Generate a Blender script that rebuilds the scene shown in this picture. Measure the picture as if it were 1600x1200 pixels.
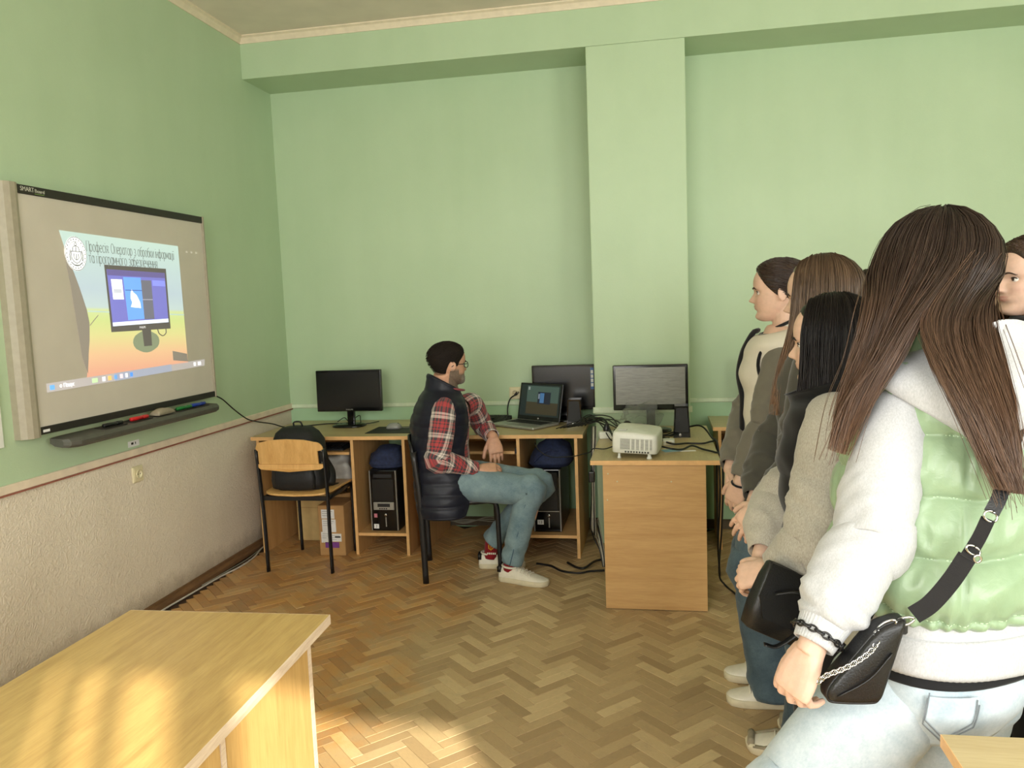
import bpy, bmesh, math, random
from math import sin, cos, pi, radians, sqrt, atan2, exp
from mathutils import Vector, Matrix, Quaternion, noise, Euler
V = Vector
for o in list(bpy.data.objects): bpy.data.objects.remove(o)
scene = bpy.context.scene
COL = scene.collection
random.seed(11)

# ------------------------------------------------------------------ camera
F_PX = 1236.72
YAW, PITCH, ROLL = 0.182, -0.1004, -0.0379
fw = V((-sin(YAW) * cos(PITCH), cos(YAW) * cos(PITCH), sin(PITCH)))
rt = V((cos(YAW), sin(YAW), 0)); up = rt.cross(fw)
r2 = rt * cos(ROLL) + up * sin(ROLL); u2 = -rt * sin(ROLL) + up * cos(ROLL)
cam_d = bpy.data.cameras.new('camera'); cam = bpy.data.objects.new('camera', cam_d); COL.objects.link(cam)
cam_d.sensor_fit = 'HORIZONTAL'; cam_d.sensor_width = 36.0; cam_d.lens = 36.0 * F_PX / 1600.0
cam_d.clip_start = 0.05; cam_d.clip_end = 100
M3 = Matrix((r2, u2, -fw)).transposed()
cam.matrix_world = Matrix.Translation((2.5697, -5.2254, 1.5117)) @ M3.to_4x4()
scene.camera = cam

# ------------------------------------------------------------------ light and exposure
scene.view_settings.view_transform = 'Standard'
scene.view_settings.look = 'None'
scene.view_settings.gamma = 1.0
scene.view_settings.use_curve_mapping = False
scene.view_settings.exposure = EXPOSURE = 0.47
world = bpy.data.worlds.new('daylight_sky'); scene.world = world; world.use_nodes = True
bgn = world.node_tree.nodes['Background']
bgn.inputs[0].default_value = (0.80, 0.90, 1.0, 1); bgn.inputs[1].default_value = 2.2
SUN_RATIO, SUN_TAN = 0.66, 0.536
hx, hy = SUN_RATIO / sqrt(1 + SUN_RATIO ** 2), -1 / sqrt(1 + SUN_RATIO ** 2)
to_sun = V((hx, hy, SUN_TAN)).normalized()
sd = bpy.data.lights.new('sun', 'SUN'); sd.energy = 8.5; sd.angle = radians(1.0); sd.color = (1.0, 0.92, 0.78)
so = bpy.data.objects.new('sun', sd); COL.objects.link(so)
so.rotation_euler = to_sun.to_track_quat('Z', 'Y').to_euler(); so.location = to_sun * 12
def window_light(name, x0, x1, z0, z1, power, color=(1.0, 0.98, 0.94)):
    d = bpy.data.lights.new(name, 'AREA'); d.shape = 'RECTANGLE'; d.size = x1 - x0; d.size_y = z1 - z0
    d.energy = power; d.color = color
    o = bpy.data.objects.new(name, d); COL.objects.link(o)
    o.location = ((x0 + x1) / 2, -6.12, (z0 + z1) / 2); o.rotation_euler = (radians(78), 0, 0)   # area lamp added in place of sky light, tilted down into the room
window_light('window_fill_west', 0.75, 2.35, 0.95, 2.55, 62)  # west and east lamps are added inside shut blinds, standing for their glow
window_light('window_daylight_middle', 2.95, 4.5, 0.95, 2.55, 50)
window_light('window_fill_east', 5.0, 6.5, 0.95, 2.55, 78)

# ------------------------------------------------------------------ mesh helpers
class MB:
    """collects geometry for one mesh object"""
    def __init__(s): s.v = []; s.f = []; s.m = []; s.uv = []; s.sm = []
    def add(s, verts, faces, mi=0, uvs=None, smooth=True):
        o = len(s.v); s.v += [tuple(p) for p in verts]
        for k, f in enumerate(faces):
            s.f.append(tuple(o + i for i in f)); s.m.append(mi); s.sm.append(smooth)
            s.uv.append(uvs[k] if uvs else None)
        return s
    def box(s, x0, x1, y0, y1, z0, z1, mi=0, bev=0.0, mat=None):
        if bev <= 0:
            vs = [(x, y, z) for x in (x0, x1) for y in (y0, y1) for z in (z0, z1)]
            fs = [(0, 1, 3, 2), (4, 6, 7, 5), (0, 4, 5, 1), (2, 3, 7, 6), (0, 2, 6, 4), (1, 5, 7, 3)]
        else:
            bm = bmesh.new(); bmesh.ops.create_cube(bm, size=1)
            for q in bm.verts: q.co = V(((x0 + x1) / 2 + q.co.x * (x1 - x0), (y0 + y1) / 2 + q.co.y * (y1 - y0), (z0 + z1) / 2 + q.co.z * (z1 - z0)))
            bmesh.ops.bevel(bm, geom=bm.edges[:], offset=bev, segments=2 if bev > .004 else 1, affect='EDGES', profile=.6)
            bm.verts.index_update(); vs = [tuple(q.co) for q in bm.verts]; fs = [[q.index for q in f.verts] for f in bm.faces]; bm.free()
        if mat is not None: vs = [mat @ V(p) for p in vs]
        return s.add(vs, fs, mi, smooth=False)
    def loft(s, rings, mi=0, cap=True, closed=True, uvs=None, smooth=True):
        """rings: list of equally long vertex lists"""
        n = len(rings[0]); vs = [p for r in rings for p in r]; fs = []; us = [] if uvs else None
        for i in range(len(rings) - 1):
            for j in range(n if closed else n - 1):
                k = (j + 1) % n
                fs.append((i * n + j, i * n + k, (i + 1) * n + k, (i + 1) * n + j))
                if uvs:
                    a, b, c, d = uvs[i][j], uvs[i][j + 1], uvs[i + 1][j + 1], uvs[i + 1][j]
                    us.append((a, b, c, d))
        if cap and closed:
            fs.append(tuple(range(n - 1, -1, -1))); fs.append(tuple((len(rings) - 1) * n + j for j in range(n)))
            if uvs: us += [tuple(uvs[0][j] for j in range(n - 1, -1, -1)), tuple(uvs[-1][j] for j in range(n))]
        return s.add(vs, fs, mi, us, smooth)
    def tube(s, pts, r, n=8, mi=0, cap=True, smooth=True):
        pts = [V(p) for p in pts]; rings = []; nrm = None
        for i, p in enumerate(pts):
            t = (pts[min(i + 1, len(pts) - 1)] - pts[max(i - 1, 0)]).normalized()
            if nrm is None:
                a = V((0, 0, 1)) if abs(t.z) < .9 else V((1, 0, 0)); nrm = t.cross(a).normalized()
            nrm = (nrm - t * nrm.dot(t))
            nrm = nrm.normalized() if nrm.length > 1e-6 else t.orthogonal().normalized()
            b = t.cross(nrm); rr = r[i] if isinstance(r, list) else r
            if not isinstance(rr, (list, tuple)): rr = (rr, rr)
            rings.append([p + nrm * (cos(2 * pi * k / n) * rr[0]) + b * (sin(2 * pi * k / n) * rr[1]) for k in range(n)])
        return s.loft(rings, mi, cap, smooth=smooth)
    def lathe(s, prof, n=24, mi=0, mat=None, cap=True):
        rings = []
        for r, z in prof:
            rg = [V((r * cos(2 * pi * k / n), r * sin(2 * pi * k / n), z)) for k in range(n)]
            rings.append([mat @ p for p in rg] if mat is not None else rg)
        return s.loft(rings, mi, cap)
    def prism(s, poly, axis, a, b, mi=0):
        """2D polygon extruded along an axis (0,1,2)"""
        def pt(p, t):
            q = list(p); q.insert(axis, t); return tuple(q)
        n = len(poly); vs = [pt(p, a) for p in poly] + [pt(p, b) for p in poly]
        fs = [tuple(range(n - 1, -1, -1)), tuple(range(n, 2 * n))] + [(i, (i + 1) % n, n + (i + 1) % n, n + i) for i in range(n)]
        return s.add(vs, fs, mi, smooth=False)
    def ball(s, c, r, nu=12, nv=8, mi=0, mat=None):
        rr = r if isinstance(r, (tuple, list)) else (r, r, r); rings = []
        for i in range(nv + 1):
            a = -pi / 2 + pi * i / nv; a = max(min(a, pi / 2 - .04), -pi / 2 + .04)
            rg = [V((cos(a) * cos(2 * pi * j / nu) * rr[0], cos(a) * sin(2 * pi * j / nu) * rr[1], sin(a) * rr[2])) for j in range(nu)]
            rings.append([(mat @ p if mat is not None else p) + V(c) for p in rg])
        return s.loft(rings, mi)
    def build(s, name, mats, parent=None, loc=None, flat=False, fixn=True):
        me = bpy.data.meshes.new(name); me.from_pydata(s.v, [], s.f)
        mats = mats if isinstance(mats, (list, tuple)) else [mats]
        for m in mats: me.materials.append(m)
        me.polygons.foreach_set('material_index', s.m)
        me.polygons.foreach_set('use_smooth', [False] * len(s.f) if flat else s.sm)
        if any(u is not None for u in s.uv):
            ul = me.uv_layers.new(name='UVMap'); k = 0; buf = []
            for f, u in zip(s.f, s.uv):
                for i in range(len(f)): buf += list(u[i]) if u else [0, 0]
            ul.data.foreach_set('uv', buf)
        if fixn:
            bm = bmesh.new(); bm.from_mesh(me); bmesh.ops.recalc_face_normals(bm, faces=bm.faces); bm.to_mesh(me); bm.free()
        me.update()
        o = bpy.data.objects.new(name, me); COL.objects.link(o)
        if parent: o.parent = parent; o.matrix_parent_inverse = parent.matrix_world.inverted() if False else Matrix.Translation(-parent.location) if parent.type == 'EMPTY' else Matrix.Identity(4)
        return o

def tag(o, label, cat, group=None, kind=None):
    o['label'] = label; o['category'] = cat
    if group: o['group'] = group
    if kind: o['kind'] = kind
    return o
def struct(o, label=None):
    o['kind'] = 'structure'
    if label: o['label'] = label
    return o
def thing(name, label, cat, loc=(0, 0, 0), group=None):
    o = bpy.data.objects.new(name, None); COL.objects.link(o); o.location = loc; o.empty_display_size = .05
    return tag(o, label, cat, group)
def copy_tree(o, parent=None):
    c = o.copy(); COL.objects.link(c)
    if parent: c.parent = parent
    for ch in list(o.children): copy_tree(ch, c)
    return c
def spline(pts, per=8):
    """Catmull-Rom through points"""
    P = [V(p) for p in pts]; out = []
    P = [P[0] * 2 - P[1]] + P + [P[-1] * 2 - P[-2]]
    for i in range(1, len(P) - 2):
        for k in range(per):
            t = k / per; a, b, c, d = P[i - 1], P[i], P[i + 1], P[i + 2]
            out.append(.5 * ((2 * b) + (c - a) * t + (2 * a - 5 * b + 4 * c - d) * t * t + (3 * b - a - 3 * c + d) * t ** 3))
    out.append(P[-2]); return out
def interp(tab, x):
    """smooth piecewise interpolation of [(x, y..)] tables"""
    if x <= tab[0][0]: return tab[0][1]
    for (a, fa), (b, fb) in zip(tab, tab[1:]):
        if x <= b:
            t = (x - a) / (b - a); t = t * t * (3 - 2 * t) * .5 + t * .5
            return fa + (fb - fa) * t
    return tab[-1][1]
def nz(x, y, z): return noise.noise(V((x, y, z)))

# ------------------------------------------------------------------ materials
def lin(c):
    """sRGB 0-255 to linear"""
    return tuple(((q / 255) / 12.92 if q <= 10 else ((q / 255 + .055) / 1.055) ** 2.4) for q in c) + (1,)
class NT:
    def __init__(s, name):
        s.mat = bpy.data.materials.new(name); s.mat.use_nodes = True; s.t = s.mat.node_tree; s.n = s.t.nodes
        s.b = s.n['Principled BSDF']
    def node(s, typ, **kw):
        n = s.n.new(typ)
        for k, v in kw.items():
            if k.startswith('i_'):
                key = k[2:]; key = int(key) if key.isdigit() else key.replace('_', ' ')
                if hasattr(v, 'is_linked') or isinstance(v, bpy.types.NodeSocket): s.t.links.new(v, n.inputs[key])
                else: n.inputs[key].default_value = v
            else: setattr(n, k, v)
        return n
    def link(s, a, b): s.t.links.new(a, b)
    def math(s, op, a, b=0.0, c=None, clamp=False):
        n = s.n.new('ShaderNodeMath'); n.operation = op; n.use_clamp = clamp
        for i, q in enumerate((a, b) if c is None else (a, b, c)):
            if isinstance(q, bpy.types.NodeSocket): s.t.links.new(q, n.inputs[i])
            else: n.inputs[i].default_value = q
        return n.outputs[0]
    def mix(s, fac, a, b, mode='MIX'):
        n = s.n.new('ShaderNodeMix'); n.data_type = 'RGBA'; n.blend_type = mode
        for k, q in ((0, fac), (6, a), (7, b)):
            if isinstance(q, bpy.types.NodeSocket): s.t.links.new(q, n.inputs[k])
            else: n.inputs[k].default_value = q
        return n.outputs[2]
    def ramp(s, fac, stops):
        n = s.n.new('ShaderNodeValToRGB'); s.t.links.new(fac, n.inputs[0]); e = n.color_ramp.elements
        while len(e) < len(stops): e.new(.5)
        for q, (p, c) in zip(e, stops): q.position = p; q.color = c if len(c) == 4 else tuple(c) + (1,)
        return n.outputs[0]
    def coords(s, kind='Object', scale=(1, 1, 1), rot=(0, 0, 0), loc=(0, 0, 0)):
        if kind == 'Position': src = s.n.new('ShaderNodeNewGeometry').outputs['Position']
        else: src = s.n.new('ShaderNodeTexCoord').outputs[kind]
        m = s.n.new('ShaderNodeMapping'); s.t.links.new(src, m.inputs[0])
        m.inputs['Scale'].default_value = scale; m.inputs['Rotation'].default_value = rot; m.inputs['Location'].default_value = loc
        return m.outputs[0]
    def noise(s, vec, scale=5, detail=4, rough=.5, dist=0):
        n = s.n.new('ShaderNodeTexNoise'); s.t.links.new(vec, n.inputs['Vector'])
        n.inputs['Scale'].default_value = scale; n.inputs['Detail'].default_value = detail; n.inputs['Roughness'].default_value = rough; n.inputs['Distortion'].default_value = dist
        return n.outputs['Fac']
    def bump(s, h, strength=.3, dist=.01):
        n = s.n.new('ShaderNodeBump'); s.t.links.new(h, n.inputs['Height']); n.inputs['Strength'].default_value = strength; n.inputs['Distance'].default_value = dist
        s.t.links.new(n.outputs[0], s.b.inputs['Normal'])
    def set(s, color=None, rough=None, metal=None, spec=None, **kw):
        for k, v in (('Base Color', color), ('Roughness', rough), ('Metallic', metal), ('Specular IOR Level', spec), *kw.items()):
            if v is None: continue
            k = k.replace('_', ' ')
            if isinstance(v, bpy.types.NodeSocket): s.t.links.new(v, s.b.inputs[k])
            else: s.b.inputs[k].default_value = v
        return s
def plain(name, rgb, rough=.5, metal=0., spec=.5, var=.06, scale=40, bump=0., **kw):
    m = NT(name); c = lin(rgb); v = m.coords('Object')
    f = m.noise(v, scale, 3)
    d = tuple(max(0, q * (1 - var * 2)) for q in c[:3]) + (1,); l = tuple(min(1, q * (1 + var * 2)) for q in c[:3]) + (1,)
    m.set(m.ramp(f, [(.3, d), (.7, l)]), rough, metal, spec, **kw)
    if bump: m.bump(f, bump, .003)
    return m.mat
def wood(name, light, dark, rough=.4, axis='X', scale=1.0, spec=.4, vein=.6):
    """laminate wood grain along one axis"""
    m = NT(name); sc = {'X': (1.2, 14, 14), 'Y': (14, 1.2, 14), 'Z': (14, 14, 1.2)}[axis]
    v = m.coords('Object', tuple(q * scale for q in sc))
    a = m.noise(v, 2.2, 5, .6, .6)
    v2 = m.coords('Object', tuple(q * scale * 5 for q in sc)); b = m.noise(v2, 3, 3, .6)
    f = m.math('ADD', m.math('MULTIPLY', a, .65), m.math('MULTIPLY', b, .35))
    col = m.ramp(f, [(.5 - .22 * vein - .05, lin(dark)), (.62, lin(light)), (.8, lin(tuple(min(255, q * 1.05) for q in light)))])
    m.set(col, rough, 0, spec); m.bump(b, .05, .002)
    return m.mat
def emit_mat(name, rgb, strength, rough=.5):
    m = NT(name); c = lin(rgb); m.set(c, rough); m.b.inputs['Emission Color'].default_value = c; m.b.inputs['Emission Strength'].default_value = strength
    return m.mat
# ------------------------------------------------------------------ room shell
RX, RY, RZ = 7.0, -6.45, 3.265          # right wall, window wall, ceiling
BD, BZ = 0.376, 3.005                   # beam/column depth, underside of beam
def wall_paint(name, rgb, rgb2):
    m = NT(name); v = m.coords('Position')
    a = m.noise(v, 1.3, 5, .6); b = m.noise(v, 90, 4, .6); c = m.noise(m.coords('Position', (1, 1, .15)), 6, 3)
    f = m.math('ADD', m.math('MULTIPLY', a, .7), m.math('MULTIPLY', c, .3))
    m.set(m.ramp(f, [(.35, lin(rgb2)), (.65, lin(rgb))]), .42, 0, .35)
    m.bump(m.math('ADD', b, m.math('MULTIPLY', a, 2.5)), .10, .006)
    return m.mat
M_GREEN = wall_paint('green_wall_paint', (184, 205, 170), (176, 198, 162))
M_GREEN2 = wall_paint('mint_green_dado_paint', (172, 205, 166), (164, 198, 158))
M_CEIL = plain('ceiling_whitewash', (226, 216, 200), .9, var=.03, scale=4)
M_CROWN = plain('cream_moulding', (226, 212, 186), .6, var=.03, scale=20)
M_RAIL = plain('dado_rail_cream', (226, 210, 186), .5, var=.04, scale=15)
M_REDLINE = plain('dado_rail_red_line', (150, 92, 76), .6)
M_RAILW = plain('white_dado_rail', (206, 220, 190), .5, var=.03)
def wallpaper():
    m = NT('embossed_wallpaper'); v = m.coords('Position')
    w = m.node('ShaderNodeTexVoronoi', feature='DISTANCE_TO_EDGE', i_Vector=m.mix(.12, v, m.node('ShaderNodeTexNoise', i_Vector=v, i_Scale=18.0).outputs['Color']), i_Scale=38.0).outputs['Distance']
    n = m.noise(v, 70, 5, .65, 1.2); h = m.math('ADD', m.math('MULTIPLY', n, 1.0), m.math('MULTIPLY', w, 1.2))
    st = m.noise(v, 2.2, 4, .6)
    c = m.ramp(m.math('ADD', m.math('MULTIPLY', n, .5), m.math('MULTIPLY', st, .5)), [(.3, lin((214, 202, 182))), (.7, lin((236, 226, 206)))])
    # grey grime with its own ragged shape along the floor
    sx = m.node('ShaderNodeSeparateXYZ', i_0=v).outputs[2]
    g = m.math('SUBTRACT', m.math('ADD', .075, m.math('MULTIPLY', m.noise(v, 9, 4, .7), .16)), sx)
    gm = m.math('MULTIPLY', g, 9.0, clamp=True)
    c = m.mix(m.math('MULTIPLY', gm, .55), c, lin((120, 100, 74)))
    m.set(c, .75, 0, .25); m.bump(h, .55, .006)
    return m.mat
M_PAPER = wallpaper()

def plank_mat(name):
    m = NT(name); pos = m.n.new('ShaderNodeNewGeometry'); P = pos.outputs['Position']
    oi = m.n.new('ShaderNodeObjectInfo')
    rnd = m.math('FRACT', m.math('ADD', m.math('MULTIPLY', oi.outputs['Random'], 3.7), m.math('MULTIPLY', pos.outputs['Random Per Island'], 5.3)))
    tc = m.n.new('ShaderNodeTexCoord')
    uvm = m.node('ShaderNodeMapping', i_Vector=tc.outputs['UV'], i_Scale=(3.0, 42.0, 1.0))
    off = m.node('ShaderNodeCombineXYZ', i_0=m.math('MULTIPLY', rnd, 37.0), i_1=m.math('MULTIPLY', rnd, 91.0))
    gv = m.node('ShaderNodeVectorMath', operation='ADD', i_0=uvm.outputs[0], i_1=off.outputs[0]).outputs[0]
    grain = m.noise(gv, 3.0, 5, .65, .4)
    tone = m.ramp(rnd, [(0, lin((162, 136, 98))), (.25, lin((176, 150, 110))), (.55, lin((186, 160, 118))), (.85, lin((197, 171, 128))), (1, lin((210, 185, 140)))])
    warm = m.ramp(rnd, [(0, lin((170, 124, 76))), (.5, lin((188, 140, 84))), (1, lin((204, 156, 94)))])
    # varnish survives near the board wall, worn grey where people walk
    sep = m.node('ShaderNodeSeparateXYZ', i_0=P)
    big = m.noise(P, 2.4, 5, .65)
    edge = m.math('SUBTRACT', m.math('ADD', 1.50, m.math('MULTIPLY', m.math('SUBTRACT', big, .5), 1.3)), sep.outputs[0])
    # varnish reaches further in beside the computer desks
    edge = m.math('ADD', edge, m.math('MULTIPLY', m.math('ADD', sep.outputs[1], .9, clamp=True), .8))
    wm = m.math('MULTIPLY_ADD', edge, 3.0, .35, clamp=True)
    wear = m.math('MULTIPLY', m.ramp(m.noise(P, 6.5, 6, .7), [(.42, (0, 0, 0)), (.62, (1, 1, 1))]), .75)
    warmf = m.math('MULTIPLY', wm, m.math('SUBTRACT', 1.0, m.math('MULTIPLY', wear, .8)))
    c = m.mix(warmf, tone, warm)
    c = m.mix(m.math('MULTIPLY', m.ramp(grain, [(.3, (1, 1, 1)), (.6, (0, 0, 0))]), .35), c, m.mix(.5, c, lin((60, 38, 20))))
    dirt = m.ramp(m.noise(P, 13, 5, .7), [(.5, (0, 0, 0)), (.75, (1, 1, 1))])
    c = m.mix(m.math('MULTIPLY', dirt, .25), c, lin((126, 112, 92)))
    rough = m.math('SUBTRACT', .55, m.math('MULTIPLY', warmf, .2))
    m.set(c, rough, 0, .4); m.bump(grain, .08, .002)
    return m.mat
M_PLANK = plank_mat('worn_oak_parquet')
M_SUBFLOOR = plain('dark_floor_screed', (74, 54, 38), .8)

fl = MB().box(-.2, RX + .2, RY - .2, .2, -.14, -.012).build('floor', M_SUBFLOOR); struct(fl, 'worn herringbone oak parquet floor')
PL, PW, PT = .1885, .0471, .012
def plank_geo(cx, cy, ang, mb, dz=0.0):
    g = .0006; ca, sa = cos(ang), sin(ang); vs = []
    for hl, hw, z in ((PL / 2 - g, PW / 2 - g, -PT), (PL / 2 - g, PW / 2 - g, -.0015), (PL / 2 - g - .0012, PW / 2 - g - .0012, 0)):
        for a, b in ((-1, -1), (1, -1), (1, 1), (-1, 1)):
            x, y = a * hl, b * hw; vs.append((cx + x * ca - y * sa, cy + x * sa + y * ca, z + dz))
    fs = []; us = []
    for k in (0, 4):
        for i in range(4): fs.append((k + i, k + (i + 1) % 4, k + 4 + (i + 1) % 4, k + 4 + i)); us.append(((0, 0), (1, 0), (1, 0), (0, 0)))
    fs.append((8, 9, 10, 11)); us.append(((0, 0), (1, 0), (1, .25), (0, .25)))
    mb.add(vs, fs, 0, us, smooth=False)
proto = MB(); plank_geo(0, 0, 0, proto); PLANK = proto.build('plank', M_PLANK, fl, fixn=False)
me_plank = PLANK.data; bpy.data.objects.remove(PLANK)
def cam_px(p):
    d = V(p) - cam.matrix_world.translation; z = d.dot(fw)
    return 800 + F_PX * d.dot(r2) / z, 600 - F_PX * d.dot(u2) / z, z
rp = random.Random(5); spots = []
NN = 4; OX, OY = 2.225 - NN * PW / sqrt(2), -2.0; S2 = sqrt(2)
for i in range(-130, 131):
    for j in range(-130, 131):
        for hv in (0, 1):
            if hv == 0:
                if (i - j) % (2 * NN): continue
                a, b, ang = (i + NN / 2) * PW, (j + .5) * PW, pi / 4
            else:
                if (j - i - 1) % (2 * NN): continue
                a, b, ang = (i + .5) * PW, (j + NN / 2) * PW, 3 * pi / 4
            x, y = OX + (a - b) / S2, OY + (a + b) / S2
            if not (.03 < x < 6.95 and -6.4 < y < -.03): continue
            spots.append((x, y, ang, rp.uniform(-.0009, .0004)))
def rank(sp):
    if cam_px((sp[0], sp[1], 0))[2] < .3: return 99
    px, py, z = cam_px((sp[0], sp[1], 0))
    hid = not (0 < px < 1215 and 0 < py < 1205) or (px < 512 - (py - 962) * .1 and py > 958) or px > 1205 - (1190 - py) * .18
    hid = hid or (940 < px < 1108 and py < 955)
    return z + (40 if hid else 0)
spots.sort(key=rank)
for x, y, ang, dz in spots[:300]:
    o = bpy.data.objects.new('plank', me_plank); COL.objects.link(o); o.parent = fl
    o.location = (x, y, dz); o.rotation_euler = (0, 0, ang)
mb = MB()
for x, y, ang, dz in spots[300:]: plank_geo(x, y, ang, mb, dz)
o = mb.build('distant_planks', M_PLANK, fl, fixn=False); o['kind'] = 'stuff'

# walls
RAIL = .85
mb = MB(); mb.box(-.15, 0, RY - .15, .15, RAIL - .02, RZ + .1); o = mb.build('wall_left', M_GREEN); struct(o, 'green painted wall that carries the interactive board')
mb = MB(); mb.box(-.15, 0, RY - .15, .15, -.1, RAIL - .02); pp = mb.build('wallpaper_dado', M_PAPER, o); pp['label'] = 'cream embossed wallpaper below the dado rail'
mb = MB(); mb.box(0, RX + .15, 0, .15, RAIL - .02, RZ + .1); o = mb.build('wall_back', M_GREEN); struct(o, 'green painted wall behind the computer desks')
mb = MB(); mb.box(0, RX + .15, 0, .15, -.1, RAIL - .02); mb.build('painted_dado', M_GREEN2, o)
mb = MB(); mb.box(RX, RX + .15, RY - .15, 0, -.1, RZ + .1); struct(mb.build('wall_right', M_GREEN), 'green painted side wall')
mb = MB(); mb.box(-.15, RX + .15, RY - .15, .15, RZ, RZ + .12); struct(mb.build('ceiling', M_CEIL), 'plain whitewashed ceiling')
# beam across the back wall and column under it
mb = MB(); mb.box(0, RX, -BD, 0, BZ, RZ); o = mb.build('beam', M_GREEN); struct(o, 'green painted ceiling beam along the back wall')
CX1, CX2 = 2.192, 2.765
mb = MB(); mb.box(CX1, CX2, -BD, 0, 0, BZ, bev=.006); o = mb.build('column', M_GREEN); struct(o, 'green painted column behind the projector table')
mb = MB(); mb.box(5.6, 6.17, -BD, 0, 0, BZ, bev=.006); o = mb.build('column', M_GREEN); struct(o, 'green painted column at the far right')
# crown moulding: cove profile
def crown(name, pts):
    prof = [(0, 0), (.006, 0), (.010, .010), (.022, .030), (.036, .038), (.036, .045), (0, .045)]
    mb = MB(); rings = []
    (x0, y0), (x1, y1), nx, ny = pts
    for x, y in ((x0, y0), (x1, y1)): rings.append([(x + nx * a, y + ny * a, RZ - .045 + h) for a, h in prof])
    mb.loft(rings, smooth=False); struct(mb.build(name, M_CROWN), 'cream cove moulding under the ceiling')
crown('trim_1', ((0, RY), (0, -BD), 1, 0)); crown('trim_2', ((0, -BD), (RX, -BD), 0, -1))
# dado rails
mb = MB(); mb.box(0, .014, RY, 0, RAIL - .018, RAIL + .018, bev=.003); o = mb.build('trim_3', M_RAIL); struct(o, 'cream dado rail on the board wall')
mb = MB(); mb.box(.0, .016, RY, 0, RAIL - .0245, RAIL - .018); mb.build('painted_line', M_REDLINE, o)
for k, (x0, x1, y) in enumerate(((0, CX1, 0), (CX1 - .012, CX2 + .012, -BD), (CX2, 5.6, 0))):
    mb = MB(); mb.box(x0, x1, y - .012, y + .0, RAIL - .014 - (.012 if k == 1 else 0), RAIL + .012, bev=.002); struct(mb.build('trim_%d' % (4 + k), M_RAILW), 'white dado rail on the back wall')
# skirting
M_SKIRT = wood('old_brown_skirting', (124, 92, 60), (70, 48, 30), .7, 'Y', vein=1)
M_SKIRTG = plain('dark_skirting_back', (86, 74, 56), .7)
mb = MB(); mb.prism([(0, 0), (.026, 0), (.024, .02), (.012, .034), (.010, .048), (0, .05)], 1, RY, 0); struct(mb.build('baseboard_left', M_SKIRT), 'scuffed brown skirting board')
mb = MB(); mb.prism([(-.02, 0), (0, 0), (0, .06), (-.012, .055)], 0, 0, RX); struct(mb.build('baseboard_back', M_SKIRTG), 'dark skirting board behind the desks')

# window wall behind the camera, with three windows
WIN = [(.75, 2.35), (2.95, 4.5), (5.0, 6.5)]; WZ0, WZ1 = .9, 2.6
mb = MB(); xs = -.15
for a, b in WIN:
    mb.box(xs, a, RY - .15, RY, -.1, RZ + .1); mb.box(a, b, RY - .15, RY, -.1, WZ0); mb.box(a, b, RY - .15, RY, WZ1, RZ + .1); xs = b
mb.box(xs, RX + .15, RY - .15, RY, -.1, RZ + .1); struct(mb.build('wall_front', M_GREEN), 'green window wall')
M_WFRAME = plain('white_window_paint', (232, 230, 222), .4, var=.02)
def pane_mat():
    m = NT('window_glass'); t = m.n.new('ShaderNodeBsdfTransparent'); g = m.n.new('ShaderNodeBsdfGlossy'); g.inputs['Roughness'].default_value = .02
    x = m.n.new('ShaderNodeMixShader'); x.inputs[0].default_value = .06; m.link(t.outputs[0], x.inputs[1]); m.link(g.outputs[0], x.inputs[2])
    m.link(x.outputs[0], m.n['Material Output'].inputs[0]); return m.mat
M_PANE = pane_mat()
M_SLAT = plain('white_blind_fabric', (235, 230, 215), .8, var=.02)
for k, (a, b) in enumerate(WIN):
    mb = MB(); y0, y1 = RY - .12, RY - .06
    mb.box(a, a + .05, y0, y1, WZ0, WZ1); mb.box(b - .05, b, y0, y1, WZ0, WZ1); mb.box(a + .05, b - .05, y0, y1, WZ0, WZ0 + .05); mb.box(a + .05, b - .05, y0, y1, WZ1 - .05, WZ1)
    w = mb.build('window_%d' % (k + 1), M_WFRAME); struct(w, 'white framed window')
    for q in range(2):
        xa, xb = (a + .05, (a + b) / 2) if q == 0 else ((a + b) / 2, b - .05)
        mb = MB(); mb.box(xa, xb, RY - .092, RY - .088, WZ0 + .05, WZ1 - .05); mb.build('pane', M_PANE, w)
    mb = MB(); mb.box(a - .05, b + .05, RY - .06, RY + .12, WZ0 - .03, WZ0, bev=.006); mb.build('window_sill', M_WFRAME, w)
    # vertical blind in front of each window
    t = thing('vertical_blind', ['white vertical blind drawn shut over the window by the board wall', 'white vertical blind pushed open over the middle window', 'white vertical blind drawn shut over the window furthest right'][k], 'blind', ((a + b) / 2, RY + .05, WZ1 + .05))
    mb = MB(); mb.box(a - .08, b + .08, RY + .02, RY + .08, WZ1 + .04, WZ1 + .09, bev=.004); mb.build('head_rail', M_WFRAME, t)
    if k == 1: sl = [(2.930, .055), (2.975, .05), (3.052, .056), (3.146, .050), (3.325, .088), (3.39, .072), (4.47, .10)]
    else: sl = [(a + .045 + i * .085, .092) for i in range(int((b - a) / .085) + 1)]
    for i, (x, w_) in enumerate(sl):
        mb = MB(); mb.box(x - w_ / 2, x + w_ / 2, RY + .035 + .006 * (i % 2), RY + .037 + .006 * (i % 2), WZ0 + .03, WZ1 + .05); mb.build('slat', M_SLAT, t)
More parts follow.
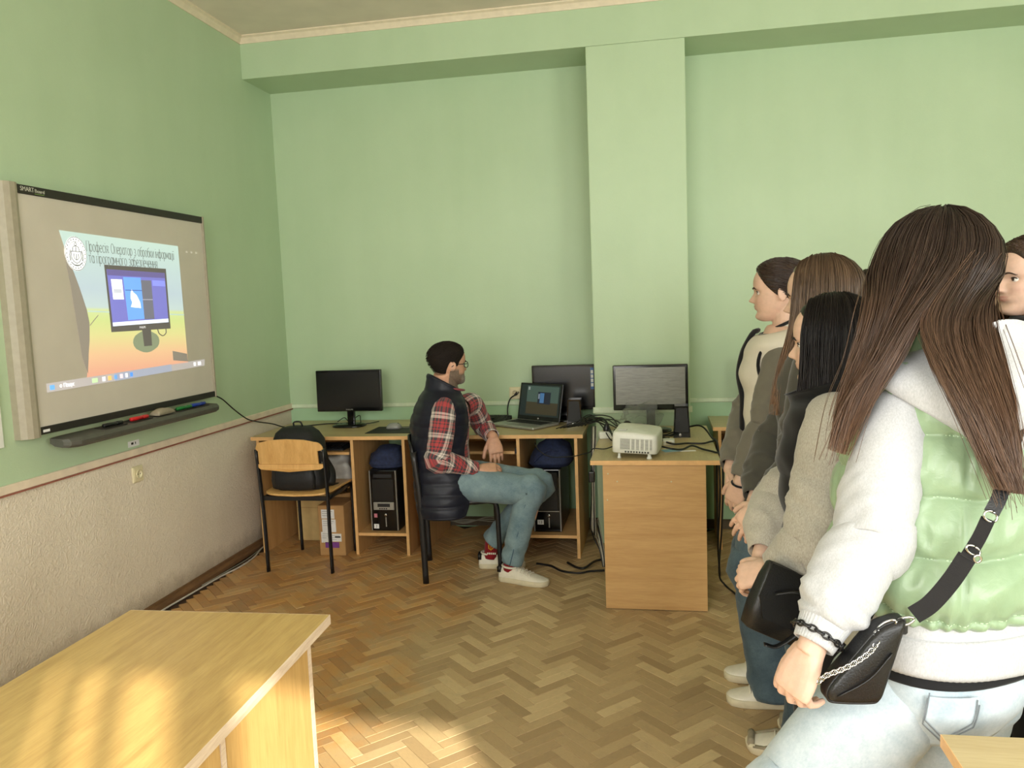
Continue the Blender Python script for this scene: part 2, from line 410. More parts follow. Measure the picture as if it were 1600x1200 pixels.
# ------------------------------------------------------------------ furniture materials
M_TOP = wood('beech_laminate_top', (198, 180, 134), (180, 158, 112), .33, 'X', .8, .5, .5)
M_TOPY = wood('beech_laminate_top_long', (198, 180, 134), (180, 158, 112), .33, 'Y', .8, .5, .5)
M_EDGE = plain('beech_edge_band', (222, 176, 116), .45, var=.05, scale=25)
M_PANEL = wood('beech_laminate_panel', (214, 170, 112), (190, 144, 88), .42, 'Z', .7, .4, .5)
M_PANELX = wood('beech_laminate_front', (206, 166, 112), (186, 144, 92), .42, 'X', .7, .4, .6)
M_OAK = wood('pale_oak_laminate', (192, 160, 98), (158, 124, 70), .36, 'Y', .9, .5, .8)
M_OAKZ = wood('pale_oak_laminate_upright', (206, 170, 108), (178, 140, 82), .4, 'Z', .9, .4, .8)
M_PALEEDGE = wood('pale_edge_band', (226, 208, 184), (196, 172, 146), .5, 'Y', 1.5)
M_PLY = wood('birch_plywood', (222, 178, 112), (196, 148, 84), .35, 'Z', 1.0, .5, .7)
M_BLACKM = plain('black_painted_steel', (22, 22, 24), .38, var=.1)
M_BLACKP = plain('black_plastic', (20, 20, 22), .35, var=.1)
M_MATTEP = plain('matt_black_plastic', (26, 26, 28), .6, var=.1)
M_GLOSSP = plain('gloss_black_plastic', (10, 10, 12), .12, var=.05)
M_SILVER = plain('silver_plastic', (176, 176, 172), .3, .6, var=.03)
M_STEEL = plain('chrome_steel', (205, 205, 205), .15, 1.0, var=.02)
M_SCREW = plain('zinc_screw', (150, 148, 140), .3, .9)
M_CARD = plain('brown_cardboard', (178, 138, 88), .8, var=.05, scale=12)
M_CARD2 = plain('pale_cardboard', (206, 178, 120), .8, var=.05, scale=12)
M_PAPERW = plain('white_paper_label', (226, 226, 224), .6, var=.03)
M_PURPLE = plain('purple_print', (120, 62, 140), .6)
M_INK = plain('black_print', (24, 24, 26), .6)
M_WHITEP = plain('white_plastic', (222, 224, 214), .4, var=.02)
M_CREAMP = plain('cream_plastic', (216, 206, 168), .4, var=.02)

def text_obj(name, body, size, mat, origin, xdir, ydir, parent=None, extrude=.0004, align='LEFT', width=None):
    cu = bpy.data.curves.new(name, 'FONT'); cu.body = body; cu.size = size; cu.extrude = extrude; cu.align_x = align
    o = bpy.data.objects.new(name, cu); COL.objects.link(o); bpy.context.view_layer.update()
    dg = bpy.context.evaluated_depsgraph_get(); me = bpy.data.meshes.new_from_object(o.evaluated_get(dg))
    bpy.data.objects.remove(o); xd = V(xdir).normalized(); yd = V(ydir).normalized(); zd = xd.cross(yd)
    sx = 1.0
    if width:
        w = max(p.co.x for p in me.vertices) - min(p.co.x for p in me.vertices); sx = width / w
    for p in me.vertices: p.co = V(origin) + xd * (p.co.x * sx) + yd * p.co.y + zd * p.co.z
    me.materials.clear(); me.materials.append(mat); ob = bpy.data.objects.new(name, me); COL.objects.link(ob)
    if parent: ob.parent = parent; ob.matrix_parent_inverse = Matrix.Translation(-parent.location) if parent.type == 'EMPTY' else Matrix.Identity(4)
    return ob

# ------------------------------------------------------------------ computer desks along the back wall
DT = .745
def board(name, parent, mat, edge, x0, x1, y0, y1, z0, z1, face='y'):
    o = MB().box(x0, x1, y0, y1, z0, z1).build(name, mat, parent)
    if edge:
        e = MB()
        if face == 'y': e.box(x0, x1, y0 - .0015, y0, z0, z1)
        elif face == 'x+': e.box(x1, x1 + .0015, y0, y1, z0, z1)
        e.build('edge_band', edge, o)
    return o
def computer_desk(x0, x1, yf, xm, label, back=-.015, tray=True):
    t = thing('computer_desk', label, 'desk', ((x0 + x1) / 2, (yf + back) / 2, 0), 'computer desks along the green wall')
    board('desktop', t, M_TOP, M_EDGE, x0, x1, yf, back, DT - .022, DT)
    yb = yf + .012
    board('side_panel', t, M_PANEL, M_EDGE, x0 + .03, x0 + .048, yb, back - .02, 0, DT - .022)
    board('side_panel', t, M_PANEL, M_EDGE, x1 - .052, x1 - .034, yb, back - .02, 0, DT - .022)
    board('middle_panel', t, M_PANEL, M_EDGE, xm, xm + .018, yb, back - .02, 0, DT - .022)
    board('shelf', t, M_PANELX, M_EDGE, xm + .018, x1 - .052, yb + .01, back - .04, .118, .136)
    MB().box(x0 + .048, xm, back - .038, back - .02, .42, DT - .022).build('back_panel', M_PANELX, t)
    if tray:
        board('keyboard_tray', t, M_PANELX, M_EDGE, x0 + .062, xm - .014, yf + .02, yf + .37, .628, .644)
        for xx in (x0 + .049, xm - .013):
            MB().box(xx, xx + .012, yf + .03, yf + .36, .628, .66).build('tray_runner', M_BLACKM, t)
    return t
computer_desk(.06, 1.093, -.700, .712, 'beech computer desk in the corner with flat monitor on top', tray=True)
computer_desk(1.097, 2.140, -.690, 1.745, 'beech computer desk behind the seated man with laptop on top')
computer_desk(2.89, 3.93, -.470, 3.55, 'beech computer desk right of the column, mostly hidden by standing students')
# projector table
t = thing('projector_table', 'narrow beech table carrying the white projector', 'table', (2.55, -.93, 0))
board('tabletop', t, M_TOPY, M_EDGE, 2.245, 2.857, -1.452, -.40, DT - .022, DT)
board('end_panel', t, M_PANELX, None, 2.303, 2.790, -1.440, -1.422, 0.004, DT - .022)
board('end_panel', t, M_PANELX, None, 2.303, 2.790, -.45, -.432, 0.004, DT - .022)
board('stretcher_panel', t, M_PANELX, None, 2.535, 2.553, -1.422, -.45, .3, DT - .022)
for x, z in ((2.328, .678), (2.372, .640), (2.628, .640), (2.322, .548)):
    mb = MB(); mb.lathe([(.004, 0), (.004, .0012), (.001, .0016)], 10, mat=Matrix.Translation((x, -1.440, z)) @ Matrix.Rotation(pi / 2, 4, 'X')); mb.build('screw_cap', M_CREAMP, t)

# front desk with doors, sunlit
t = thing('teacher_desk', 'pale oak desk with cupboard doors in the sunlit left corner', 'desk', (1.46, -4.2, 0))
fd = [(1.19, -3.42), (1.742, -3.405), (1.79, -4.95), (1.19, -4.95)]
mb = MB(); mb.prism(fd, 2, .722, .746); o = mb.build('desktop', M_OAK, t)
mb = MB(); mb.prism([fd[1], (1.7435, -3.404), (1.7915, -4.95), fd[2]], 2, .722, .746); mb.build('edge_band', M_PALEEDGE, o)
mb = MB(); mb.prism([fd[0], fd[1], (1.742, -3.4035), (1.19, -3.4185)], 2, .722, .746); mb.build('edge_band', M_PALEEDGE, o)
def yx(y): return 1.727 + (-3.5 - y) * .03
def sl(ya, yb, z0, z1, th=.018, out=0):
    return [(yx(ya) - th + out, ya), (yx(ya) + out, ya), (yx(yb) + out, yb), (yx(yb) - th + out, yb)], 2, z0, z1
mb = MB(); mb.box(1.22, 1.722, -3.508, -3.490, 0, .722); o = mb.build('end_panel', M_OAKZ, t)
mb = MB(); mb.box(1.722, 1.7265, -3.508, -3.490, 0, .722); mb.build('edge_band', M_PALEEDGE, o)
mb = MB(); mb.prism(*sl(-3.512, -3.902, .06, .716)); d = mb.build('door', M_OAKZ, t)
mb = MB(); mb.prism(*sl(-3.906, -3.922, 0, .722, out=.001)); mb.build('divider_edge', M_PALEEDGE, t)
mb = MB(); mb.prism(*sl(-3.926, -4.40, .06, .716)); d = mb.build('door', M_OAKZ, t)
mb = MB(); mb.lathe([(.010, 0), (.010, .003), (.007, .004), (.002, .0042)], 14, mat=Matrix.Translation((yx(-3.95), -3.95, .655)) @ Matrix.Rotation(pi / 2, 4, 'Y')); mb.build('lock', M_STEEL, d)
mb = MB(); mb.prism(*sl(-4.404, -4.9, .06, .716)); mb.build('door', M_OAKZ, t)
mb = MB(); mb.box(1.22, 1.70, -4.92, -4.90, 0, .722); mb.build('end_panel', M_OAKZ, t)
# desk at the lower right
t = thing('student_desk', 'bare beech student desk cut off by the lower right picture corner', 'desk', (3.7, -4.1, 0))
mb = MB(); mb.prism([(3.041, -3.82), (4.24, -3.79), (4.24, -4.32), (3.041, -4.35)], 2, DT - .022, DT); o = mb.build('tabletop', M_TOP, t)
mb = MB(); mb.box(3.0395, 3.041, -4.35, -3.82, DT - .022, DT); mb.build('edge_band', M_EDGE, o)
for x in (3.12, 4.16):
    mb = MB(); mb.box(x, x + .018, -4.30, -3.87, 0, DT - .022); mb.build('side_panel', M_PANEL, t)
mb = MB(); mb.box(3.138, 4.16, -4.09, -4.072, .35, DT - .022); mb.build('modesty_panel', M_PANELX, t)

# ------------------------------------------------------------------ chairs
def rounded_plate(w0, w1, z0, z1, th, curve, notch=None, n=10):
    """backrest: polygon in x,z with bulging top, gently curved in plan"""
    pts = []; r = .045
    def arc(cx, cz, a0, a1, rr=r):
        for i in range(6):
            a = a0 + (a1 - a0) * i / 5; pts.append((cx + rr * cos(a), cz + rr * sin(a)))
    arc(w1 - r, z1 - r - .02, 0, pi / 2); pts.append((w1 * .5, z1 - .006)); pts.append((0, z1)); pts.append((w0 * .5, z1 - .006)); arc(w0 + r, z1 - r - .02, pi / 2, pi)
    if notch: pts += [(w0, notch[1]), (w0 + notch[2], notch[1] - .003), (w0 + notch[2], notch[0] + .003), (w0, notch[0])]
    arc(w0 + r * .7, z0 + r * .7 + .01, pi, 1.5 * pi, r * .7); pts.append((0, z0)); arc(w1 - r * .7, z0 + r * .7 + .01, 1.5 * pi, 2 * pi, r * .7)
    if notch: pts += [(w1, notch[0]), (w1 - notch[2], notch[0] + .003), (w1 - notch[2], notch[1] - .003), (w1, notch[1])]
    return pts
def school_chair(label, loc, rot, seat_col, group, zback=(.608, .800)):
    t = thing('school_chair', label, 'chair', (0, 0, 0), group)
    hw, yb, yf = .200, -.21, .205
    for s in (-1, 1):
        mb = MB(); mb.tube(spline([(s * hw, yb, 0), (s * hw, yb - .005, .25), (s * (hw + .004), yb - .012, .48), (s * (hw + .006), yb - .035, .735)], 5), (.0165, .0095), 10); mb.build('back_leg', M_BLACKM, t)
        mb = MB(); mb.tube(spline([(s * (hw - .02), yf, 0), (s * (hw - .02), yf - .004, .25), (s * (hw - .02), yf - .01, .405), (s * (hw - .02), yf - .045, .438), (s * (hw - .01), yf - .15, .440), (s * hw, yb, .440)], 5), (.0135, .0095), 10); mb.build('front_leg', M_BLACKM, t)
        mb = MB(); mb.box(min(s * (hw - .028), s * hw), max(s * (hw - .028), s * hw), yb - .022, yb - .016, .640, .738, bev=.002)
        br = mb.build('bracket', M_BLACKM, t)
        for z in (.655, .722):
            mb = MB(); mb.lathe([(.005, 0), (.005, .002), (.002, .003)], 10, mat=Matrix.Translation((s * (hw - .012), yb - .023, z)) @ Matrix.Rotation(pi / 2, 4, 'X')); mb.build('bolt', M_SCREW, br)
    mb = MB(); mb.box(-hw, hw, yb - .006, yb + .012, .428, .452); mb.build('rear_rail', M_BLACKM, t)
    mb = MB(); mb.box(-hw + .02, hw - .02, yf - .06, yf - .04, .428, .448); mb.build('front_rail', M_BLACKM, t)
    # seat plate: rounded rectangle, slightly dished
    mb = MB(); sv = []; N = 40
    for z, k in ((.452, .985), (.4535, 1), (.463, 1), (.4645, .985)):
        rg = []
        for i in range(N):
            a = 2 * pi * i / N; c, s_ = cos(a), sin(a); e = .32
            x = .205 * math.copysign(abs(c) ** e, c) * k; y = -.002 + .222 * math.copysign(abs(s_) ** e, s_) * k
            rg.append((x, y, z + (.012 * (x / .2) ** 2) - (.010 * max(0, y / .2) ** 3)))
        sv.append(rg)
    mb.loft(sv); mb.build('seat', seat_col, t)
    pts = rounded_plate(-.205, .205, zback[0], zback[1], .01, .02, notch=(.648, .730, .030))
    n = len(pts); vs = []
    for dy in (-.004, .005):
        for x, z in pts: vs.append((x, yb - .030 - .028 * (1 - (x / .205) ** 2) - (z - .62) * .08 + dy, z))
    bm = bmesh.new(); a = [bm.verts.new(p) for p in vs[:n]]; b = [bm.verts.new(p) for p in vs[n:]]
    bm.faces.new(a); bm.faces.new(b[::-1])
    for i in range(n): bm.faces.new((a[i], b[i], b[(i + 1) % n], a[(i + 1) % n]))
    bmesh.ops.triangulate(bm, faces=[f for f in bm.faces if len(f.verts) > 4])
    bmesh.ops.recalc_face_normals(bm, faces=bm.faces); me = bpy.data.meshes.new('backrest'); bm.to_mesh(me); bm.free(); me.materials.append(seat_col)
    o = bpy.data.objects.new('backrest', me); COL.objects.link(o); o.parent = t
    t.location = loc; t.rotation_euler = (0, 0, rot)
    return t
school_chair('birch plywood school chair with black legs holding the black backpack', (.497, -.818, 0), 0.0, M_PLY, 'school chairs at the desks')
school_chair('black-legged school chair the man in plaid sits on', (1.457, -.917, 0), radians(-76.6), M_MATTEP, 'school chairs at the desks')
# ------------------------------------------------------------------ interactive board on the left wall
M_BOARD = plain('board_surface', (206, 198, 184), .45, var=.015, scale=6)
M_BGREY = plain('board_grey_frame', (160, 152, 132), .45, var=.03)
M_BBLACK = plain('board_black_band', (40, 36, 32), .5, var=.05)
M_TRAY = plain('dark_grey_tray', (78, 78, 70), .5, var=.05)
BY0, BY1, BZ0, BZ1 = -2.392, -1.062, 1.048, 2.066
t = thing('interactive_whiteboard', 'wall-mounted interactive whiteboard with black bands and grey end frame', 'whiteboard', (.03, -1.75, BZ0))
MB().box(.012, .052, BY0, BY1, BZ0, BZ1).build('panel', M_BOARD, t)
for z0, z1, nm in ((BZ1 - .034, BZ1 + .002, 'top_band'), (BZ0 - .002, BZ0 + .030, 'bottom_band')):
    MB().box(.012, .060, BY0, BY1, z0, z1, bev=.002).build(nm, M_BBLACK, t)
mb = MB(); pf = [(.0, -2.462), (.030, -2.462), (.052, -2.450), (.064, -2.430), (.066, -2.405), (.062, -2.390), (0, -2.390)]
mb.prism(pf, 2, BZ0 - .010, BZ1 + .006); mb.build('end_frame', M_BGREY, t)
MB().box(.0, .062, BY1, BY1 + .016, BZ0 - .004, BZ1 + .004, bev=.003).build('side_frame', M_BGREY, t)
M_LOGO = plain('logo_pale_grey', (196, 196, 180), .5)
M_LOGOG = plain('logo_green', (120, 150, 80), .5)
text_obj('maker_name', 'SMART', .026, M_LOGO, (.0605, -2.372, BZ1 - .022), (0, 1, 0), (0, 0, 1), t, width=.072)
text_obj('maker_name', 'Board', .020, M_LOGO, (.0605, -2.296, BZ1 - .022), (0, 1, 0), (0, 0, 1), t, width=.052)
MB().box(.060, .0606, -2.296, -2.244, BZ1 - .029, BZ1 - .0265).build('logo_underline', M_LOGOG, t)
MB().box(.060, .0606, -2.375, -2.338, BZ0 + .007, BZ0 + .018).build('sticker', M_PAPERW, t)
# pen tray
prof = [(.052, 1.026), (.155, 1.020), (.170, 1.006), (.168, .990), (.150, .978), (.090, .985), (.052, 1.0)]
mb = MB(); rings = []
for y, k in ((-2.335, .55), (-2.325, .8), (-2.29, .97), (-2.25, 1), (-1.25, 1), (-1.21, .97), (-1.175, .8), (-1.165, .55)):
    rings.append([(.052 + (x - .052) * k, y, 1.005 + (z - 1.005) * (.6 + .4 * k)) for x, z in prof])
mb.loft(rings, smooth=False); tr = mb.build('pen_tray', M_TRAY, t)
for k, y in enumerate((-2.02, -1.83, -1.46, -1.33)):
    MB().box(.078, .135, y - .075, y + .075, 1.0225, 1.0265).build('pen_recess', M_BBLACK, tr)
def marker_pen(y, rgb, label):
    t = thing('marker_pen', label, 'pen', (.11, y, 1.027), 'pens on the board tray')
    c = plain('pen_' + label.split()[0], rgb, .4)
    R = Matrix.Translation((.112, y - .062, 1.036)) @ Matrix.Rotation(radians(-90), 4, 'X') @ Matrix.Rotation(radians(4), 4, 'Y')
    mb = MB(); mb.lathe([(.006, 0), (.0088, .002), (.009, .08), (.007, .082)], 14, mat=R); mb.build('barrel', c, t)
    mb = MB(); mb.lathe([(.0088, .083), (.0092, .085), (.0085, .118), (.004, .122)], 14, mat=R); mb.build('cap', c, t)
    mb = MB(); mb.box(.119, .1215, y - .03, y + .012, 1.032, 1.040); mb.build('label_band', M_WHITEP, t)
marker_pen(-2.02, (18, 18, 18), 'black marker pen in the tray under the board')
marker_pen(-1.83, (190, 30, 34), 'red marker pen in the tray under the board')
marker_pen(-1.46, (30, 112, 50), 'green marker pen in the tray under the board')
marker_pen(-1.33, (36, 62, 150), 'blue marker pen in the tray under the board')
t = thing('board_eraser', 'rounded grey board eraser lying in the pen tray', 'eraser', (.11, -1.64, 1.026))
mb = MB(); rings = []
for i in range(13):
    a = i / 12; y = -1.71 + .14 * a; h = .008 + .022 * sin(pi * a) ** .5
    rings.append([(.082, y, 1.027), (.138, y, 1.027), (.136, y, 1.027 + h * .8), (.126, y, 1.027 + h), (.094, y, 1.027 + h), (.084, y, 1.027 + h * .8)])
mb.loft(rings); mb.build('grip', plain('eraser_grey', (150, 140, 118), .6), t)
MB().box(.084, .1365, -1.703, -1.577, 1.0262, 1.0275).build('felt', M_BBLACK, t)

# ------------------------------------------------------------------ thin line lettering
def _arc(cx, cy, rx, ry, a0, a1, n=14): return [(cx + rx * cos(radians(a0 + (a1 - a0) * i / n)), cy + ry * sin(radians(a0 + (a1 - a0) * i / n))) for i in range(n + 1)]
GLYPH = {
 'П': (.52, [[(0, 0), (0, .72), (.52, .72), (.52, 0)]]), 'О': (.62, [_arc(.31, .36, .31, .36, 0, 360, 24)]), 'р': (.44, [[(0, -.2), (0, .52)], _arc(.22, .26, .22, .26, 0, 360, 20)]),
 'о': (.46, [_arc(.23, .26, .23, .26, 0, 360, 20)]), 'ф': (.66, [[(.33, -.2), (.33, .74)], _arc(.16, .26, .16, .25, 0, 360, 18), _arc(.50, .26, .16, .25, 0, 360, 18)]),
 'е': (.44, [[(.01, .27), (.44, .27)], _arc(.22, .26, .22, .26, 3, 318, 20)]), 'с': (.42, [_arc(.22, .26, .22, .26, 42, 318, 18)]), 'і': (.04, [[(.02, 0), (.02, .52)], [(.02, .66), (.02, .70)]]),
 'ї': (.14, [[(.07, 0), (.07, .52)], [(0, .66), (0, .70)], [(.14, .66), (.14, .70)]]), 'я': (.38, [[(.38, 0), (.38, .52), (.16, .52)] + _arc(.16, .38, .14, .14, 90, 270, 8) + [(.38, .24)], [(.2, .24), (0, 0)]]),
 ':': (.04, [[(.02, .04), (.02, .08)], [(.02, .44), (.02, .48)]]), 'п': (.40, [[(0, 0), (0, .52), (.4, .52), (.4, 0)]]), 'а': (.42, [_arc(.21, .26, .21, .26, 0, 360, 20), [(.42, .52), (.42, 0)]]),
 'т': (.42, [[(0, .52), (.42, .52)], [(.21, .52), (.21, 0)]]), 'з': (.34, [_arc(.16, .39, .15, .13, 150, -90, 12) + _arc(.16, .13, .18, .13, 90, -150, 12)]),
 'б': (.44, [_arc(.22, .24, .22, .24, 0, 360, 20), [(0, .24), (.01, .46), (.08, .60), (.20, .67), (.40, .74)]]), 'к': (.36, [[(0, 0), (0, .52)], [(.34, .52), (.02, .27), (.36, 0)]]),
 'и': (.40, [[(0, .52), (0, 0), (.4, .52), (.4, 0)]]), 'н': (.40, [[(0, 0), (0, .52)], [(.4, 0), (.4, .52)], [(0, .27), (.4, .27)]]), 'м': (.50, [[(0, 0), (0, .52), (.25, .12), (.5, .52), (.5, 0)]]),
 'ц': (.44, [[(0, .52), (0, 0), (.44, 0), (.44, -.12)], [(.37, .52), (.37, 0)]]), 'г': (.30, [[(0, 0), (0, .52), (.3, .52)]]), 'ч': (.36, [[(0, .52), (0, .32), (.07, .24), (.36, .24)], [(.36, .52), (.36, 0)]]),
 'ш': (.54, [[(0, .52), (0, 0), (.54, 0), (.54, .52)], [(.27, .52), (.27, 0)]]), 'у': (.40, [[(0, .52), (.2, .04)], [(.4, .52), (.1, -.2)]]), ' ': (.22, [])}
def line_text(name, body, height, width, mat, origin, slope, parent, r):
    """lettering drawn with thin strokes on the board; height = capital height"""
    adv = sum(GLYPH[c][0] + .14 for c in body) - .14; sx = width / adv; k = height / .72; x = 0; mb = MB()
    for c in body:
        w, st = GLYPH[c]
        for pl in st: mb.tube([(origin[0], origin[1] + (x + a) * sx, origin[2] + b * k + slope * (x + a) * sx) for a, b in pl], r, 4, smooth=False)
        x += w + .14
    return mb.build(name, mat, parent)
# ------------------------------------------------------------------ projected slide: glowing panels on the board stand in for projector light
SX = .0535
def proj_mat(name, rgb, s=.75):
    m = NT(name); c = lin(rgb); m.set(c, .6); m.b.inputs['Emission Color'].default_value = c; m.b.inputs['Emission Strength'].default_value = s * .68; return m.mat
def slide_bg():
    m = NT('projected_photo_gradient'); z = m.node('ShaderNodeSeparateXYZ', i_0=m.n.new('ShaderNodeNewGeometry').outputs['Position'])
    f = m.math('DIVIDE', m.math('SUBTRACT', z.outputs[2], 1.26), .64)
    f = m.math('ADD', f, m.math('MULTIPLY', m.math('ADD', z.outputs[1], 1.7), .05))
    c = m.ramp(f, [(0, lin((232, 160, 124))), (.13, lin((236, 186, 132))), (.27, lin((222, 214, 132))), (.38, lin((206, 220, 128))), (.452, lin((208, 222, 150))), (.47, lin((192, 212, 206))), (.6, lin((182, 202, 208))), (1, lin((192, 220, 204)))])
    m.set((.2, .2, .2, 1), .6); m.link(c, m.b.inputs['Emission Color']); m.b.inputs['Emission Strength'].default_value = .72
    return m.mat
t = thing('projected_slide', 'bright slide with a monitor photo projected onto the whiteboard', 'projection', (SX, -1.72, 1.22))
def flat(name, poly, lay, mat, parent=t):
    mb = MB(); mb.prism([(y, z) for y, z in poly], 0, SX - .001 + .0006 * lay, SX + .0006 * lay); return mb.build(name, mat, parent)
flat('photo_background', [(-2.170, 1.902), (-1.306, 1.889), (-1.297, 1.262), (-2.082, 1.256), (-2.06, 1.34), (-2.05, 1.45), (-2.06, 1.54), (-2.09, 1.66), (-2.13, 1.78)], 1, slide_bg())
PG = proj_mat('projected_dark_hair', (150, 142, 132), .45)
flat('blurred_hair', [(-2.150, 1.80), (-2.12, 1.76), (-2.08, 1.66), (-2.046, 1.56), (-2.036, 1.50), (-2.046, 1.42), (-2.06, 1.36), (-2.075, 1.275), (-2.10, 1.35), (-2.115, 1.5), (-2.13, 1.66)], 2, PG)
flat('table_corner', [(-1.43, 1.334), (-1.302, 1.310), (-1.298, 1.268), (-1.43, 1.284)], 2, PG)
flat('wall_line', [(-2.04, 1.556), (-1.30, 1.525), (-1.30, 1.518), (-2.04, 1.549)], 2, proj_mat('projected_line', (186, 206, 196), .7))
flat('cable_line', [(-2.035, 1.49), (-1.975, 1.535), (-1.974, 1.531), (-2.034, 1.486)], 2, PG)
PB = proj_mat('projected_bezel', (104, 100, 96), .45)
mon = flat('pictured_monitor', [(-1.905, 1.766), (-1.432, 1.764), (-1.432, 1.452), (-1.895, 1.452)], 3, PB)
scr = flat('pictured_screen', [(-1.892, 1.745), (-1.447, 1.742), (-1.447, 1.487), (-1.882, 1.480)], 4, proj_mat('projected_violet', (122, 122, 200), .75), mon)
flat('toolbar', [(-1.892, 1.744), (-1.447, 1.742), (-1.447, 1.715), (-1.890, 1.718)], 5, proj_mat('projected_toolbar', (112, 104, 160), .6), mon)
flat('photo_thumb', [(-1.868, 1.700), (-1.790, 1.700), (-1.788, 1.605), (-1.864, 1.605)], 5, proj_mat('projected_white', (236, 240, 244), .85), mon)
flat('thumb_grey', [(-1.858, 1.655), (-1.800, 1.655), (-1.80, 1.635), (-1.858, 1.635)], 6, proj_mat('projected_grey', (196, 200, 212), .8), mon)
flat('blue_page', [(-1.780, 1.712), (-1.648, 1.712), (-1.644, 1.508), (-1.768, 1.505)], 5, proj_mat('projected_blue', (112, 162, 232), .85), mon)
flat('dark_page', [(-1.648, 1.700), (-1.566, 1.700), (-1.564, 1.506), (-1.644, 1.506)], 5, proj_mat('projected_slate', (122, 122, 138), .55), mon)
flat('page_rule', [(-1.772, 1.652), (-1.648, 1.651), (-1.648, 1.647), (-1.772, 1.648)], 6, proj_mat('projected_rule', (84, 112, 180), .6), mon)
flat('page_rule', [(-1.646, 1.606), (-1.566, 1.606), (-1.566, 1.602), (-1.646, 1.602)], 6, proj_mat('projected_rule2', (170, 170, 190), .7), mon)
flat('bottom_bar', [(-1.882, 1.497), (-1.447, 1.505), (-1.447, 1.486), (-1.882, 1.479)], 5, proj_mat('projected_bar', (222, 232, 250), .85), mon)
flat('white_figure', [(-1.742, 1.568), (-1.665, 1.562), (-1.668, 1.590), (-1.690, 1.625), (-1.715, 1.640), (-1.725, 1.655), (-1.735, 1.635), (-1.738, 1.61), (-1.728, 1.59)], 6, proj_mat('projected_white2', (240, 240, 246), .9), mon)
flat('page_panel', [(-1.556, 1.702), (-1.452, 1.700), (-1.452, 1.672), (-1.556, 1.674)], 6, proj_mat('projected_panel', (138, 146, 236), .8), mon)
PS = proj_mat('projected_stand', (146, 156, 130), .5)
flat('pictured_neck', [(-1.668, 1.452), (-1.598, 1.452), (-1.600, 1.372), (-1.662, 1.372)], 3, PB, t)
ar = [(-1.64 + .105 * cos(a) * (1.0 if abs(sin(a)) < .8 else .9), 1.395 + .055 * sin(a)) for a in [2 * pi * i / 20 for i in range(20)]]
flat('pictured_base', ar, 2, PS)
mb = MB(); mb.tube(spline([(SX + .003, -1.545, 1.452), (SX + .003, -1.535, 1.43), (SX + .003, -1.505, 1.418), (SX + .003, -1.478, 1.43), (SX + .003, -1.475, 1.452)], 5), .0025, 5); mb.build('pictured_cable', PB, t)
text_obj('monitor_brand', 'PHILIPS', .015, proj_mat('projected_brandname', (220, 220, 220), .7), (SX + .0026, -1.688, 1.462), (0, 1, 0), (0, 0, 1), t, .0003)
PT_ = proj_mat('projected_text', (112, 120, 114), .4)
line_text('slide_heading', 'Професія: Оператор з обробки інформації', .046, .660, PT_, (SX + .0016, -2.012, 1.822), -.012, t, .0014)
line_text('slide_heading', 'та програмного забезпечення', .046, .500, PT_, (SX + .0036, -2.006, 1.770), -.010, t, .0014)
# emblem: white disc, ring and a crest outline
PW_ = proj_mat('projected_disc', (244, 246, 244), .9); PI_ = proj_mat('projected_ink', (110, 112, 112), .4)
cy_, cz_ = -2.083, 1.806
disc = flat('emblem_disc', [(cy_ + .067 * cos(2 * pi * i / 32), cz_ + .076 * sin(2 * pi * i / 32)) for i in range(32)], 3, PW_)
def ring2(name, ra, rb, lay):
    mb = MB(); n = 40; vs = []
    for i in range(n):
        a = 2 * pi * i / n
        for r in (ra, rb): vs.append((SX + .0006 * lay, cy_ + .067 / .07 * r * cos(a), cz_ + .076 / .07 * r * sin(a)))
    mb.add(vs, [(2 * i, 2 * i + 1, (2 * i + 3) % (2 * n), (2 * i + 2) % (2 * n)) for i in range(n)], smooth=False); mb.build(name, PI_, disc)
ring2('emblem_ring', .0665, .0690, 4); ring2('emblem_ring', .0485, .0500, 4)
mb = MB(); x_ = SX + .0030
def ln(pts, r=.0016): mb.tube([(x_, cy_ + a, cz_ + b) for a, b in pts], r, 4)
ln([(-.03, .01), (-.03, -.02), (-.018, -.034), (0, -.042), (.018, -.034), (.03, -.02), (.03, .01), (-.03, .01)])
ln([(0, .01), (0, .034), (-.008, .042), (0, .05), (.008, .042), (0, .034)]); ln([(-.022, .012), (-.016, .03), (0, .036), (.016, .03), (.022, .012)])
ln([(-.014, .0), (-.014, -.02), (0, -.028), (.014, -.02), (.014, 0)]); ln([(0, .0), (0, -.028)]); ln([(-.034, -.038), (-.015, -.05), (.015, -.05), (.034, -.038)], .0022)
for s in (-1, 1): ln([(s * .036, -.03), (s * .04, -.005), (s * .034, .015)], .002)
mb.build('emblem_crest', PI_, disc)
mb = MB()
for i in range(22):
    a = 2 * pi * i / 22; mb.box(SX + .002, SX + .0026, cy_ + .057 * cos(a) - .0022, cy_ + .057 * cos(a) + .0022, cz_ + .0635 * sin(a) - .003, cz_ + .0635 * sin(a) + .003)
mb.build('emblem_lettering', PI_, disc)
